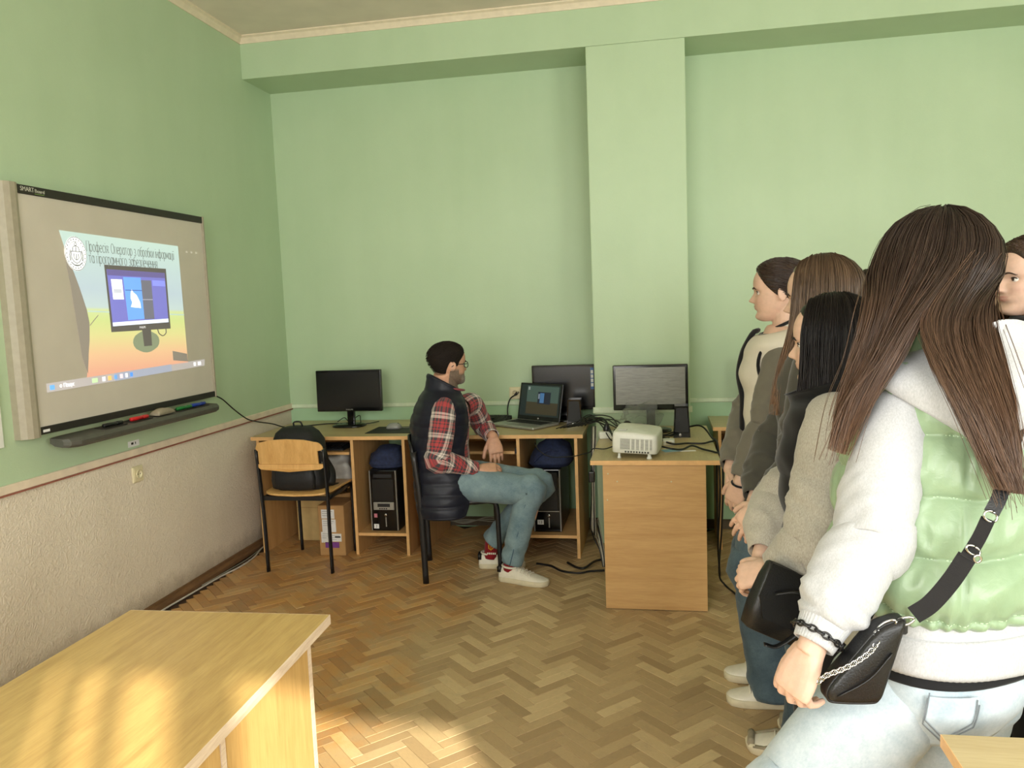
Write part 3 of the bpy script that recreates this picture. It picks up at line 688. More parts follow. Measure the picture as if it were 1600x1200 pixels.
# task bar of the projected desktop
tb = flat('task_bar', [(-2.325, 1.254), (-1.132, 1.268), (-1.140, 1.232), (-2.325, 1.216)], 1, proj_mat('projected_taskbar', (184, 178, 178), .62))
flat('task_bar_shade', [(-1.90, 1.2585), (-1.45, 1.2645), (-1.45, 1.2285), (-1.90, 1.2215)], 2, proj_mat('projected_taskbar2', (164, 170, 190), .68), tb)
for k, (y, w, c) in enumerate(((-2.296, .026, (110, 170, 230)), (-2.035, .036, (190, 216, 170)), (-1.975, .020, (244, 244, 244)), (-1.935, .022, (246, 190, 110)), (-1.893, .020, (110, 160, 220)), (-1.852, .020, (240, 210, 220)), (-1.815, .016, (240, 240, 250)), (-1.778, .020, (90, 150, 240)), (-1.235, .02, (236, 236, 240)), (-1.19, .03, (236, 236, 240)))):
    zc = 1.235 + (y + 2.3) * .0125; flat('task_icon', [(y - w / 2, zc + .010), (y + w / 2, zc + .010), (y + w / 2, zc - .010), (y - w / 2, zc - .010)], 3, proj_mat('projected_icon_%d' % k, c, .85), tb)
line_text('search_text', 'Пошук', .017, .062, proj_mat('projected_white3', (240, 240, 240), .9), (SX + .0016, -2.228, 1.229), .012, tb, .0013)
mb = MB(); mb.tube([(SX + .0016, -2.246 + .006 * cos(q), 1.236 + .006 * sin(q)) for q in [2 * pi * k / 12 for k in range(13)]], .0013, 4); mb.build('search_icon', proj_mat('projected_white4', (240, 240, 240), .9), tb)
for k, y in enumerate((-1.225, -1.18, -1.135)): flat('window_button', [(y - .008, 1.868), (y + .008, 1.868), (y + .008, 1.858), (y - .008, 1.858)], 1, proj_mat('projected_btn%d' % k, (190, 184, 168), .55))

# ------------------------------------------------------------------ small things on the walls
def socket_plate(name, label, x, y, z, n=(1, 0)):
    t = thing(name, label, 'socket', (x, y, z))
    mb = MB(); mb.box(.0, .010, -.041, .041, -.041, .041, bev=.004); mb.box(.010, .013, -.034, .034, -.034, .034, bev=.001)
    R = Matrix.Translation((x, y, z)) @ Matrix.Rotation(atan2(n[1], n[0]), 4, 'Z')
    mb.v = [tuple(R @ V(p)) for p in mb.v]; mb.build('face_plate', M_CREAMP, t)
    mb = MB(); mb.lathe([(.022, .013), (.022, .019), (.0185, .019), (.0185, .0145), (.001, .0145)], 24, mat=R @ Matrix.Rotation(pi / 2, 4, 'Y')); mb.build('socket_well', M_CREAMP, t)
    mb = MB()
    for s in (-1, 1): mb.lathe([(.0028, .0146), (.0028, .0152)], 10, mat=R @ Matrix.Translation((0, s * .0095, 0)) @ Matrix.Rotation(pi / 2, 4, 'Y'))
    mb.build('pin_hole', M_INK, t); return t
socket_plate('power_socket', 'cream power socket on the embossed wallpaper', 0, -1.730, .738)
socket_plate('power_socket', 'white power socket on the green wall beside the laptop', 1.63, 0, .915, (0, -1))
mb = MB(); mb.box(0, .0012, -1.775, -1.690, .878, .908); t = mb.build('paper_label', M_PAPERW); tag(t, 'small white paper label taped on the wall above the socket', 'label')
for y0, y1 in ((-1.752, -1.735), (-1.722, -1.716)):
    mb = MB(); mb.box(.0012, .0016, y0, y1, .889, .900); mb.build('printed_mark', M_INK, t)
mb = MB(); mb.box(0, .012, -2.80, -2.527, 1.02, 1.32, bev=.002); t = mb.build('wall_panel', M_WHITEP); tag(t, 'white framed panel at the left picture edge beside the board', 'panel')
# ------------------------------------------------------------------ computers and small things
def place(mb, M): mb.v = [tuple(M @ V(p)) for p in mb.v]; return mb
def screen_mat(name, rgb, rough=.12, spec=.5, var=.05):
    return plain(name, rgb, rough, 0, spec, var=var, scale=3)
M_SCREEN = screen_mat('dark_lcd', (14, 14, 15), .22)
def glare_screen():  # grey tone and streaks paint a reflection into the screen's colour
    m = NT('grey_glare_lcd'); v = m.coords('Position', (6, 6, 60)); n = m.noise(v, 3, 5, .6)
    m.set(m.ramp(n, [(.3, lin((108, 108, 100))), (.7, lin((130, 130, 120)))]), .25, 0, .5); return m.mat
def monitor(label, cx, y, zb, zt, w, rot=0, tilt=0, scr=None, bez=.016, chin=.026, base_w=.22, neck=.05, brand=None, gloss=None, group='flat monitors on the desks'):
    t = thing('monitor', label, 'monitor', (cx, y, DT), group); g = gloss or M_GLOSSP
    R = Matrix.Translation((cx, y, 0)) @ Matrix.Rotation(rot, 4, 'Z')
    T = R @ Matrix.Translation((0, 0, zb)) @ Matrix.Rotation(-tilt, 4, 'X') @ Matrix.Translation((0, 0, -zb))
    h = zt - zb
    mb = MB(); mb.box(-w / 2, w / 2, -.018, .012, zb, zt, bev=.006); place(mb, T).build('housing', g, t)
    mb = MB(); mb.box(-w * .36, w * .36, .012, .038, zb + .03, zt - .05, bev=.010); place(mb, T).build('rear_shell', M_MATTEP, t)
    mb = MB(); mb.box(-w / 2 + bez, w / 2 - bez, -.0192, -.0182, zb + chin, zt - bez); place(mb, T).build('screen', scr or M_SCREEN, t)
    mb = MB(); mb.box(-neck / 2, neck / 2, -.004, .026, DT + .012, zb + .03, bev=.006); place(mb, R).build('neck', g, t)
    mb = MB(); rings = []
    for z, k in ((DT, .97), (DT + .003, 1), (DT + .010, .98), (DT + .016, .80)):
        rings.append([(base_w / 2 * k * math.copysign(abs(cos(a)) ** .7, cos(a)), -.03 + .085 * k * math.copysign(abs(sin(a)) ** .7, sin(a)), z) for a in [2 * pi * i / 28 for i in range(28)]])
    mb.loft(rings); place(mb, R).build('base', g, t)
    if brand:
        o = R @ V((-.024, -.0184, zb + .008)); xd = R.to_3x3() @ V((1, 0, 0)); yd = (T.to_3x3() @ V((0, 0, 1)))
        text_obj('brand_name', brand, .013, M_SILVER, T @ V((-.024, -.0186, zb + .008)), xd, yd, t, .0003, width=.048)
    return t
monitor('black flat monitor with its screen off on the corner desk', .553, -.26, .842, 1.118, .455, 0, .02, brand='PHILIPS')
m2 = monitor('black monitor with blue sticker standing behind the laptop', 1.972, -.10, .812, 1.106, .418, 0, .0)
mb = MB(); mb.box(2.148, 2.168, -.1215, -.1205, .945, 1.085, bev=.0); mb.build('energy_sticker', plain('blue_sticker', (60, 100, 160), .5), m2)
for k in range(4):
    mb = MB(); mb.box(2.150, 2.166, -.1222, -.1216, .963 + k * .028, .985 + k * .028); mb.build('sticker_icon', M_PAPERW, m2)
M_GLARE = glare_screen()
monitor('wide monitor with grey reflecting screen on the projector table', 2.531, -.56, .866, 1.132, .432, .0, .03, scr=M_GLARE, bez=.016, chin=.034, base_w=.24)
monitor('monitor peeking out behind the girl in the white vest', 3.325, -.16, .83, 1.12, .46, 0, 0)

# laptop, turned towards the seated man
t = thing('laptop', 'open silver laptop showing the slide, beside the seated man', 'laptop', (1.72, -.35, DT))
C0, D0 = V((1.66, -.14, 0)), V((1.965, -.345, 0)); hd = (D0 - C0).normalized(); fd_ = V((hd.y, -hd.x, 0)); 
LM = Matrix.Translation((C0 + D0) / 2 + V((0, 0, DT))) @ Matrix((hd, -fd_, V((0, 0, 1)))).transposed().to_4x4()   # x along hinge, -y towards the user
W_ = .365
mb = MB(); mb.box(-W_ / 2, W_ / 2, -.245, 0, .003, .019, bev=.004); place(mb, LM).build('base', M_SILVER, t)
mb = MB()
for r in range(5):
    for c in range(14): mb.box(-.15 + c * .0215, -.132 + c * .0215, -.05 - r * .0215, -.032 - r * .0215, .0188, .0205)
o = place(mb, LM).build('keys', M_MATTEP, t); o['kind'] = 'stuff'
mb = MB(); mb.box(-.055, .05, -.235, -.17, .0189, .0196); place(mb, LM).build('touchpad', plain('grey_touchpad', (140, 140, 138), .4, .3), t)
TM = LM @ Matrix.Translation((0, .002, .016)) @ Matrix.Rotation(radians(-12), 4, 'X')
mb = MB(); mb.box(-W_ / 2, W_ / 2, -.004, .006, 0, .240, bev=.003); lid = place(mb, TM).build('lid', M_BLACKP, t)
def lap(name, x0, x1, z0, z1, lay, mat):
    mb = MB(); mb.box(x0, x1, -.0042 - .0004 * lay, -.0040 - .0004 * lay, z0, z1); return place(mb, TM).build(name, mat, lid)
def lcd(name, rgb, s): 
    m = NT(name); c = lin(rgb); m.set((.01, .01, .01, 1), .25); m.b.inputs['Emission Color'].default_value = c; m.b.inputs['Emission Strength'].default_value = s * .55; return m.mat
lap('screen', -.168, .168, .028, .230, 1, lcd('laptop_screen_dark', (44, 58, 58), .5))
lap('slide_upper', -.115, .155, .118, .222, 2, lcd('laptop_slide_green', (92, 116, 104), .6))
lap('slide_lower', -.115, .155, .040, .118, 2, lcd('laptop_slide_brown', (82, 72, 52), .6))
lap('pictured_monitor', -.02, .09, .108, .185, 3, lcd('laptop_slide_slate', (40, 46, 66), .6))
lap('pictured_page', .0, .035, .115, .178, 4, lcd('laptop_slide_blue', (90, 140, 190), .7))
lap('pictured_thumb', -.015, -.003, .14, .172, 4, lcd('laptop_slide_pale', (170, 185, 200), .6))
lap('emblem', -.108, -.092, .195, .215, 3, lcd('laptop_slide_white', (190, 200, 190), .6))
mb = MB(); mb.lathe([(.006, 0), (.006, .0006)], 14, mat=TM @ Matrix.Translation((0, -.0042, .013)) @ Matrix.Rotation(pi / 2, 4, 'X')); mb.build('maker_badge', M_SILVER, lid)

# keyboards and mouse
def keyboard(label, M, w=.44, d=.15):
    t = thing('keyboard', label, 'keyboard', M.translation)
    mb = MB(); mb.prism([(-d / 2, 0), (d / 2, 0), (d / 2, .024), (-d / 2, .012)], 0, -w / 2, w / 2); place(mb, M).build('case', M_MATTEP, t)
    mb = MB(); n = 20
    for r in range(6):
        y = d / 2 - .018 - r * .0215
        for c in range(n):
            if c in (14, 15) and r in (3, 4) : continue
            x = -w / 2 + .014 + c * (w - .028) / n; z = .012 + .012 * (y + d / 2) / d
            mb.box(x, x + (w - .028) / n - .003, y - .008, y + .009, z, z + .007)
    o = place(mb, M).build('keys', M_BLACKP, t); o['kind'] = 'stuff'
keyboard('black keyboard on the desk behind the seated man', Matrix.Translation((1.395, -.17, DT)) @ Matrix.Rotation(radians(-4), 4, 'Z') @ Matrix.Rotation(radians(9), 4, 'X'))
keyboard('black keyboard on the slide-out tray of the corner desk', Matrix.Translation((.42, -.555, .644)), .44, .15)
mb = MB(); mb.box(.775, 1.085, -.60, -.34, DT, DT + .003, bev=.001); o = mb.build('mouse_mat', M_MATTEP); tag(o, 'black mouse mat at the right end of the corner desk', 'mouse mat')
t = thing('computer_mouse', 'grey computer mouse on the black mat', 'mouse', (.905, -.42, DT + .003))
mb = MB(); rings = []
for i in range(11):
    a = i / 10; x = -.052 + .104 * a; w = .030 * (1 - abs(2 * a - 1) ** 3.2) ** .5 + .002; h = .034 * (1 - abs(2 * a - 1.05) ** 2.6) ** .5 + .003 if abs(2 * a - 1.05) < 1 else .003
    rings.append([(.905 + x, -.42 + w * cos(b), DT + .0035 + max(0, h * sin(b)) * 1.0) for b in [2 * pi * k / 18 for k in range(18)]])
mb.loft(rings); mb.build('shell', plain('grey_mouse_plastic', (150, 150, 146), .3, .2), t)
mb = MB(); mb.lathe([(.008, -.004), (.009, 0), (.008, .004)], 12, mat=Matrix.Translation((.932, -.42, DT + .031)) @ Matrix.Rotation(pi / 2, 4, 'X')); mb.build('scroll_wheel', M_BLACKP, t)

# PC towers
def tower(label, x0, yf, w=.178, h=.385, d=.44, style=0, z=.1365):
    t = thing('computer_tower', label, 'computer', (x0 + w / 2, yf + d / 2, z), 'computer towers under the desks')
    mb = MB(); mb.box(x0, x0 + w, yf + .012, yf + d, z, z + h, bev=.004); mb.build('case', M_BLACKP, t)
    mb = MB(); mb.box(x0 + .004, x0 + w - .004, yf, yf + .014, z + .004, z + h, bev=.006); mb.build('front_bezel', M_GLOSSP, t)
    for xx in (x0 + .001, x0 + w - .009):
        mb = MB(); mb.box(xx, xx + .008, yf - .003, yf + .012, z + .004, z + h - .002, bev=.003); mb.build('trim_strip', M_SILVER, t)
    y = yf - .002
    if style == 0:
        mb = MB(); mb.box(x0 + .022, x0 + w - .022, y - .003, y + .006, z + .135, z + .185, bev=.003); p = mb.build('silver_panel', M_SILVER, t)
        mb = MB(); mb.box(x0 + .050, x0 + w - .048, y - .0045, y - .001, z + .155, z + .176); mb.build('drive_slot', M_INK, p)
        for k in range(4):
            mb = MB(); mb.box(x0 + .06 + k * .014, x0 + .069 + k * .014, y - .0045, y - .001, z + .141, z + .148); mb.build('port', M_INK, p)
        mb = MB(); mb.box(x0 + .020, x0 + w - .020, y - .002, y + .004, z + .192, z + .33, bev=.002); mb.build('drive_bay', M_BLACKP, t)
        mb = MB(); mb.box(x0 + .030, x0 + w - .028, y - .003, y + .004, z + .338, z + .362, bev=.002); mb.build('upper_bay', M_MATTEP, t)
        mb = MB(); mb.box(x0 + .024, x0 + .044, y - .0025, y - .0005, z + .088, z + .112); mb.build('warranty_sticker', plain('red_white_sticker', (196, 120, 132), .5), t)
        mb = MB(); mb.box(x0 + .020, x0 + .052, y - .0025, y - .0005, z + .018, z + .046); s_ = mb.build('number_sticker', M_PAPERW, t)
        text_obj('number', '7', .024, M_INK, (x0 + .030, y - .0028, z + .023), (1, 0, 0), (0, 0, 1), s_, .0002)
    else:
        mb = MB(); mb.box(x0 + .020, x0 + w - .020, y - .002, y + .004, z + .135, z + h - .02, bev=.002); mb.build('drive_bay', M_BLACKP, t)
        mb = MB(); mb.box(x0 + .012, x0 + w - .012, y - .0025, y + .003, z + .128, z + .132); mb.build('silver_line', M_SILVER, t)
        mb = MB(); mb.box(x0 + .024, x0 + .062, y - .0025, y - .0005, z + .050, z + .078); s_ = mb.build('number_sticker', M_PAPERW, t)
        text_obj('number', '13', .024, M_INK, (x0 + .030, y - .0028, z + .056), (1, 0, 0), (0, 0, 1), s_, .0002)
    mb = MB(); mb.lathe([(.009, 0), (.009, .005), (.006, .007), (.001, .007)], 16, mat=Matrix.Translation((x0 + w * .56, y, z + .105)) @ Matrix.Rotation(pi / 2, 4, 'X')); mb.build('power_button', M_STEEL, t)
    mb = MB(); mb.box(x0 + w * .56 - .003, x0 + w * .56 + .003, y - .002, y + .002, z + .03, z + .09); mb.build('light_strip', M_SILVER, t)
    return t
tower('black computer tower with silver panel under the corner desk', .800, -.640, style=0)
tower('black computer tower with sticker 13 beside the man\'s knees', 1.822, -.615, w=.17, style=1)

# soft things: cloth lumps
def cloth_lump(name, label, cat, rings_spec, mat, amp=.012, freq=14, parts=None, seed=0, n=40):
    """stack of rounded sections (cx, cy, z, rx, ry) with creases"""
    t = thing(name, label, cat, (rings_spec[0][0], rings_spec[0][1], rings_spec[0][2]))
    mb = MB(); rings = []; tab = rings_spec; L = 22
    for i in range(L + 1):
        q = i / L * (len(tab) - 1); k = min(int(q), len(tab) - 2); f = q - k; a, b = tab[k], tab[k + 1]
        c = [a[j] + (b[j] - a[j]) * f for j in range(5)]; rg = []
        for j in range(n):
            an = 2 * pi * j / n; e = .75
            x = c[3] * math.copysign(abs(cos(an)) ** e, cos(an)); y = c[4] * math.copysign(abs(sin(an)) ** e, sin(an))
            d = amp * (nz(x * freq + seed, y * freq, c[2] * freq) + .6 * abs(nz(x * freq * .4 + seed, y * freq * .4, c[2] * freq * 1.5)) - .2) * (0 if i in (0,) else 1)
            rg.append((c[0] + x * (1 + d / max(c[3], .03)), c[1] + y * (1 + d / max(c[4], .03)), c[2] + (d * .7 if 0 < i else 0)))
        rings.append(rg)
    mb.loft(rings); mb.build('cloth', mat, t); return t
M_NAVY = plain('navy_cloth', (34, 44, 74), .85, var=.15, scale=60, bump=.2)
M_PACK = plain('black_nylon', (24, 25, 27), .6, var=.15, scale=80, bump=.15)
c1 = cloth_lump('beanie_hat', 'dark navy cap lying on the tower under the corner desk', 'hat', [(.885, -.50, .522, .100, .085), (.880, -.51, .55, .118, .095), (.885, -.51, .60, .105, .09), (.90, -.51, .645, .075, .07), (.905, -.51, .662, .02, .02)], M_NAVY, .012, 16)
mb = MB(); mb.tube([(.885 + .105 * cos(a), -.505 + .092 * sin(a), .535) for a in [2 * pi * i / 30 for i in range(31)]], .012, 8); mb.build('brim', M_NAVY, c1)
c2 = cloth_lump('cloth_bag', 'navy cloth bag heaped on the tower numbered 13', 'bag', [(1.915, -.44, .522, .120, .13), (1.912, -.45, .545, .138, .14), (1.925, -.45, .60, .125, .13), (1.935, -.45, .65, .10, .10), (1.935, -.45, .685, .03, .04)], M_NAVY, .014, 12, seed=5)
mb = MB(); mb.tube(spline([(1.83, -.575, .56), (1.87, -.585, .60), (1.92, -.575, .63), (1.98, -.55, .62)], 6), .007, 6); mb.build('drawstring', M_NAVY, c2)
bp = thing('backpack', 'black backpack stuffed on the seat of the plywood chair', 'backpack', (.47, -.83, .465))
def pack_ring(cx, cy, z, rx, ry, amp, sd, e=.6, n=44):
    rg = []
    for j in range(n):
        an = 2 * pi * j / n; x = rx * math.copysign(abs(cos(an)) ** e, cos(an)); y = ry * math.copysign(abs(sin(an)) ** e, sin(an))
        d = amp * (nz(x * 9 + sd, y * 9, z * 9) + .5 * nz(x * 22 + sd, y * 22, z * 22)); rg.append((cx + x * (1 + d), cy + y * (1 + d), z + d * .05))
    return rg
tabz = [(.466, .150, .085), (.475, .168, .105), (.52, .172, .12), (.60, .165, .12), (.68, .15, .11), (.75, .145, .105), (.80, .125, .085), (.83, .09, .05), (.836, .03, .02)]
mb = MB(); mb.loft([pack_ring(.468 + (z - .466) * -.06, -.86 + (z - .466) * .05, z, rx, ry, .08 if i else 0, 3) for i, (z, rx, ry) in enumerate(tabz)]); mb.build('body', M_PACK, bp)
mb = MB(); mb.loft([pack_ring(.47, -.965, z, rx, ry, .06, 8) for z, rx, ry in ((.475, .10, .018), (.49, .125, .032), (.55, .13, .036), (.60, .12, .03), (.625, .09, .016))]); mb.build('front_pocket', M_PACK, bp)
mb = MB(); mb.tube(spline([(.60, -.80, .62), (.645, -.83, .56), (.655, -.86, .50), (.63, -.84, .478), (.66, -.72, .455), (.64, -.66, .40)], 6), (.022, .004), 6); mb.build('shoulder_strap', M_PACK, bp)
mb = MB(); mb.tube(spline([(.43, -.85, .832), (.435, -.86, .86), (.475, -.86, .862), (.485, -.85, .832)], 6), (.008, .004), 6); mb.build('grab_handle', M_PACK, bp)
M_WBAG = plain('white_plastic_bag', (200, 198, 190), .3, var=.05)
wb = cloth_lump('plastic_bag', 'crumpled white plastic bag behind the backpack under the corner desk', 'bag', [(.55, -.50, .42, .09, .05), (.55, -.50, .46, .11, .075), (.545, -.50, .52, .105, .075), (.545, -.5, .57, .08, .06), (.545, -.5, .60, .04, .03)], M_WBAG, .03, 16, seed=9)
mb = MB(); mb.box(.42, .66, -.60, -.40, .40, .4195); sh = mb.build('undershelf', M_PANELX); tag(sh, 'narrow shelf board under the corner desk holding the plastic bag', 'shelf')

# boxes under the corner desk
t = thing('cardboard_box', 'tall brown cardboard box with white shipping labels under the corner desk', 'box', (.57, -.62, 0))
mb = MB(); mb.box(.486, .655, -.720, -.50, 0, .318, bev=.003); mb.build('carton', M_CARD, t)
mb = MB(); mb.prism([(.488, .318), (.653, .318), (.66, .352), (.60, .345), (.52, .330)], 1, -.505, -.501); mb.build('flap', M_CARD, t)
for x0, x1, z0, z1, m_, nm in ((.508, .594, .235, .292, M_PAPERW, 'shipping_label'), (.510, .600, .150, .230, M_PAPERW, 'shipping_label'), (.500, .566, .082, .150, M_PAPERW, 'shipping_label'), (.562, .632, .090, .140, M_PAPERW, 'shipping_label'), (.524, .615, .050, .086, M_PURPLE, 'purple_print')):
    mb = MB(); mb.box(x0, x1, -.7212 - .0002 * (z0 < .14), -.7202, z0, z1); l = mb.build(nm, m_, t)
    if m_ is M_PAPERW:
        for k in range(3):
            zz = z1 - .012 - k * .013
            if zz > z0 + .006:
                mb = MB(); mb.box(x0 + .006, x1 - .012 - .01 * k, -.7217, -.7212, zz - .0012, zz + .0012); mb.build('print_line', plain('grey_print', (150, 150, 150), .6), l)
mb = MB(); mb.box(.590, .626, -.7222, -.7214, .115, .124); mb.build('barcode', M_INK, t)
t = thing('cardboard_box', 'pale cardboard box against the wall behind the chair legs', 'box', (.36, -.3, 0))
mb = MB(); mb.box(.20, .50, -.42, -.12, 0, .31, bev=.003); mb.build('carton', M_CARD2, t)
mb = MB(); mb.box(.20, .50, -.4212, -.4202, .222, .225); mb.build('tape_edge', M_CARD, t)

# projector
t = thing('projector', 'white projector with vent grille on the narrow table', 'projector', (2.47, -1.29, DT))
PM = Matrix.Translation((2.468, -1.30, DT)) @ Matrix.Rotation(radians(-7), 4, 'Z') @ Matrix.Rotation(radians(2.0), 4, 'Y')
mb = MB(); rings = []
for i, (z, k) in enumerate(((.026, .96), (.030, .99), (.060, 1), (.100, 1), (.118, .985), (.126, .955), (.129, .90))):
    rg = []
    for j in range(40):
        a = 2 * pi * j / 40; e = .22; x = .112 * k * math.copysign(abs(cos(a)) ** e, cos(a)); y = .118 * k * math.copysign(abs(sin(a)) ** e, sin(a))
        zz = z - (max(0, x) * .10 if z > .09 else 0) + (.012 * max(0, y / .118) if z > .09 else 0); rg.append((x, y, zz))
    rings.append(rg)
mb.loft(rings); place(mb, PM).build('housing', M_WHITEP, t)
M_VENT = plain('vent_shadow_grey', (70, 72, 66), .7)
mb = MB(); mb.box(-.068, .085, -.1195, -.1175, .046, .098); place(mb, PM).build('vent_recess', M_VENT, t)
for k in range(9):
    mb = MB(); z = .048 + k * .0058; mb.box(-.070, .087, -.1215, -.1185, z - .0003, z + .0026); place(mb, PM).build('vent_slat', M_WHITEP, t)
for k in range(5):
    mb = MB(); x = -.020 + k * .022; mb.box(x, x + .007, -.1212, -.1188, .046, .098); place(mb, PM).build('vent_rib', M_WHITEP, t)
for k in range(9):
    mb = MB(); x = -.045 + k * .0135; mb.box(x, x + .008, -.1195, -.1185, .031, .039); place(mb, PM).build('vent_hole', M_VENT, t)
for x, y, r in ((-.075, -.095, .009), (.072, -.10, .013), (.0, .10, .010)):
    mb = MB(); mb.lathe([(r, 0), (r * 1.05, .006), (r * .7, .010), (r * .7, .030)], 16, mat=Matrix.Translation(PM @ V((x, y, 0))) ); mb.v = [(p[0], p[1], p[2] - PM.translation.z + DT if False else p[2] - (PM @ V((x, y, 0))).z + DT) for p in mb.v]; mb.build('foot', M_WHITEP, t)
mb = MB(); mb.lathe([(.036, 0), (.038, .012), (.034, .016), (.026, .010), (.001, .014)], 26, mat=PM @ Matrix.Translation((-.111, .045, .078)) @ Matrix.Rotation(-pi / 2, 4, 'Y')); mb.build('lens', M_GLOSSP, t)
mb = MB(); mb.box(-.085, -.045, -.07, -.035, .1305, .133, bev=.001); place(mb, PM).build('label_patch', M_PAPERW, t)
mb = MB(); mb.lathe([(.016, .119), (.016, .1225), (.012, .1235)], 18, mat=PM @ Matrix.Translation((.045, .02, 0))); mb.build('focus_dial', M_WHITEP, t)

# loudspeakers
def speaker(label, x, y, w, h, z=DT, d=.10):
    t = thing('desktop_speaker', label, 'speaker', (x, y, z), 'black desktop speakers')
    mb = MB(); mb.prism([(x - w / 2, z), (x + w / 2, z), (x + w / 2 * .8, z + h), (x - w / 2 * .8, z + h)], 1, y, y + d); mb.build('cabinet', M_GLOSSP, t)
    mb = MB(); mb.prism([(x - w / 2 + .008, z + .03), (x + w / 2 - .008, z + .03), (x + w / 2 * .8 - .008, z + h - .01), (x - w / 2 * .8 + .008, z + h - .01)], 1, y - .003, y); mb.build('grille', M_MATTEP, t)
    mb = MB(); mb.lathe([(.008, 0), (.008, .006), (.006, .007)], 14, mat=Matrix.Translation((x - .01, y - .001, z + .016)) @ Matrix.Rotation(pi / 2, 4, 'X')); mb.build('volume_knob', M_SILVER, t)
    return t
speaker('black desktop speaker beside the monitor behind the laptop', 2.062, -.38, .098, .165)
speaker('black desktop speaker in front of the grey reflecting monitor', 2.700, -.82, .092, .175)

# crumpled clear film bundle, papers, power strip
def film_mat():
    m = NT('clear_crinkled_film'); m.set(lin((225, 228, 220)), .08, 0, .9, Transmission_Weight=.6, IOR=1.2, Alpha=.30)
    m.bump(m.noise(m.coords('Object'), 38, 4, .7, 1.5), 1.0, .05); return m.mat
cloth_lump('plastic_film', 'crumpled clear plastic film in front of the grey reflecting monitor', 'film', [(2.46, -.72, .749, .09, .05), (2.46, -.72, .80, .12, .07), (2.475, -.72, .86, .115, .065), (2.48, -.72, .91, .08, .05), (2.47, -.72, .925, .03, .02)], film_mat(), .05, 22, seed=2)
t = thing('power_strip', 'white power strip half buried in cables on the projector table', 'power strip', (2.36, -.80, DT))
mb = MB(); M_ = Matrix.Translation((2.37, -.80, DT)) @ Matrix.Rotation(radians(14), 4, 'Z'); mb.box(-.13, .13, -.027, .027, 0, .04, bev=.008); place(mb, M_).build('body', M_WHITEP, t)
for k in range(4):
    mb = MB(); mb.lathe([(.019, .040), (.019, .041), (.016, .0405), (.001, .037)], 18, mat=M_ @ Matrix.Translation((-.085 + k * .057, 0, 0))); mb.build('outlet', M_CREAMP, t)
for k, (x, z_) in enumerate(((-.085, .06), (.029, .055))):
    mb = MB(); mb.lathe([(.018, .041), (.02, .05), (.012, .075), (.006, .085)], 14, mat=M_ @ Matrix.Translation((x, 0, 0))); mb.build('plug', M_BLACKP, t)
mb = MB(); mb.box(-.045, .045, -.03, .03, 0, .002); place(mb, Matrix.Translation((2.635, -1.20, DT)) @ Matrix.Rotation(radians(20), 4, 'Z')); o = mb.build('paper_scrap', plain('pale_blue_paper', (120, 160, 176), .7)); tag(o, 'pale blue paper scrap under the cable right of the projector', 'paper')
mb = MB(); mb.box(-.04, .04, -.012, .012, 0, .0012); place(mb, Matrix.Translation((2.715, -1.21, DT + .0003)) @ Matrix.Rotation(radians(8), 4, 'Z')); o = mb.build('paper_strip', M_PAPERW); tag(o, 'white paper strip beside the blue scrap near the projector', 'paper')
t = thing('adapter', 'white plug adapter lying behind the projector', 'adapter', (2.62, -1.02, DT)); mb = MB(); mb.box(2.595, 2.655, -1.06, -.99, DT, DT + .028, bev=.006); mb.build('body', M_WHITEP, t)
mb = MB(); mb.box(2.61, 2.64, -1.0605, -1.06, DT + .006, DT + .022); mb.build('socket_face', M_CREAMP, t)

# ------------------------------------------------------------------ cables
M_CABLE = plain('black_cable', (18, 18, 20), .45)
M_WCABLE = plain('white_cable', (204, 198, 186), .5)
M_GCABLE = plain('grey_cable', (150, 146, 132), .5)
def cable(label, pts, r=.0035, mat=None, group=None, plug=None):
    mb = MB(); mb.tube(spline(pts, 7), r, 7)
    if plug:
        q = spline(pts, 7); a, b = q[0], q[1]; d = (a - b).normalized(); mb.tube([a - d * .005, a + d * .01, a + d * .035, a + d * .04], [r * 1.3, r * 2.4, r * 2.8, r * 1.6], 8)
    o = mb.build('cable', mat or M_CABLE); return tag(o, label, 'cable', group)
cable('black cable sagging from the board down to the corner desk', [(.03, -1.01, 1.045), (.045, -.96, 1.015), (.05, -.85, .94), (.045, -.70, .862), (.05, -.58, .825), (.085, -.45, .79), (.14, -.36, .752), (.25, -.28, .7495), (.36, -.20, .7495), (.48, -.21, .7495)], .004, plug=True)
cable('white cable lying along the foot of the wallpapered wall', [(.035, -1.75, .006), (.032, -1.62, .005), (.045, -1.40, .005), (.06, -1.15, .005), (.085, -.98, .005), (.080, -.80, .005), (.04, -.62, .006), (.034, -.45, .006)], .005, M_WCABLE)
cable('thin grey cable at the skirting behind the plywood chair', [(.034, -1.30, .006), (.05, -1.0, .005), (.055, -.82, .005), (.034, -.60, .006)], .003, M_GCABLE)
cable('black cable looped behind the corner monitor', [(.40, -.13, .751), (.44, -.10, .775), (.49, -.13, .752), (.55, -.10, .79), (.60, -.20, .753), (.66, -.22, .752), (.70, -.13, .752)], .003)
cable('grey mouse cord running to the wall on the corner desk', [(.955, -.42, .755), (1.0, -.38, .7485), (1.03, -.28, .749), (1.0, -.16, .77), (1.03, -.08, .80)], .002, M_GCABLE)
cable('black charger lead plugged into the wall beside the laptop', [(1.63, -.022, .905), (1.60, -.05, .88), (1.585, -.07, .82), (1.59, -.09, .765), (1.61, -.13, .752)], .0045, plug=True)
cable('black lead on the desk in front of the laptop', [(1.38, -.30, .7495), (1.44, -.27, .7495), (1.52, -.19, .7495), (1.58, -.13, .7495)], .003)
rc = random.Random(3)
G1 = 'tangled black cables on the projector table'
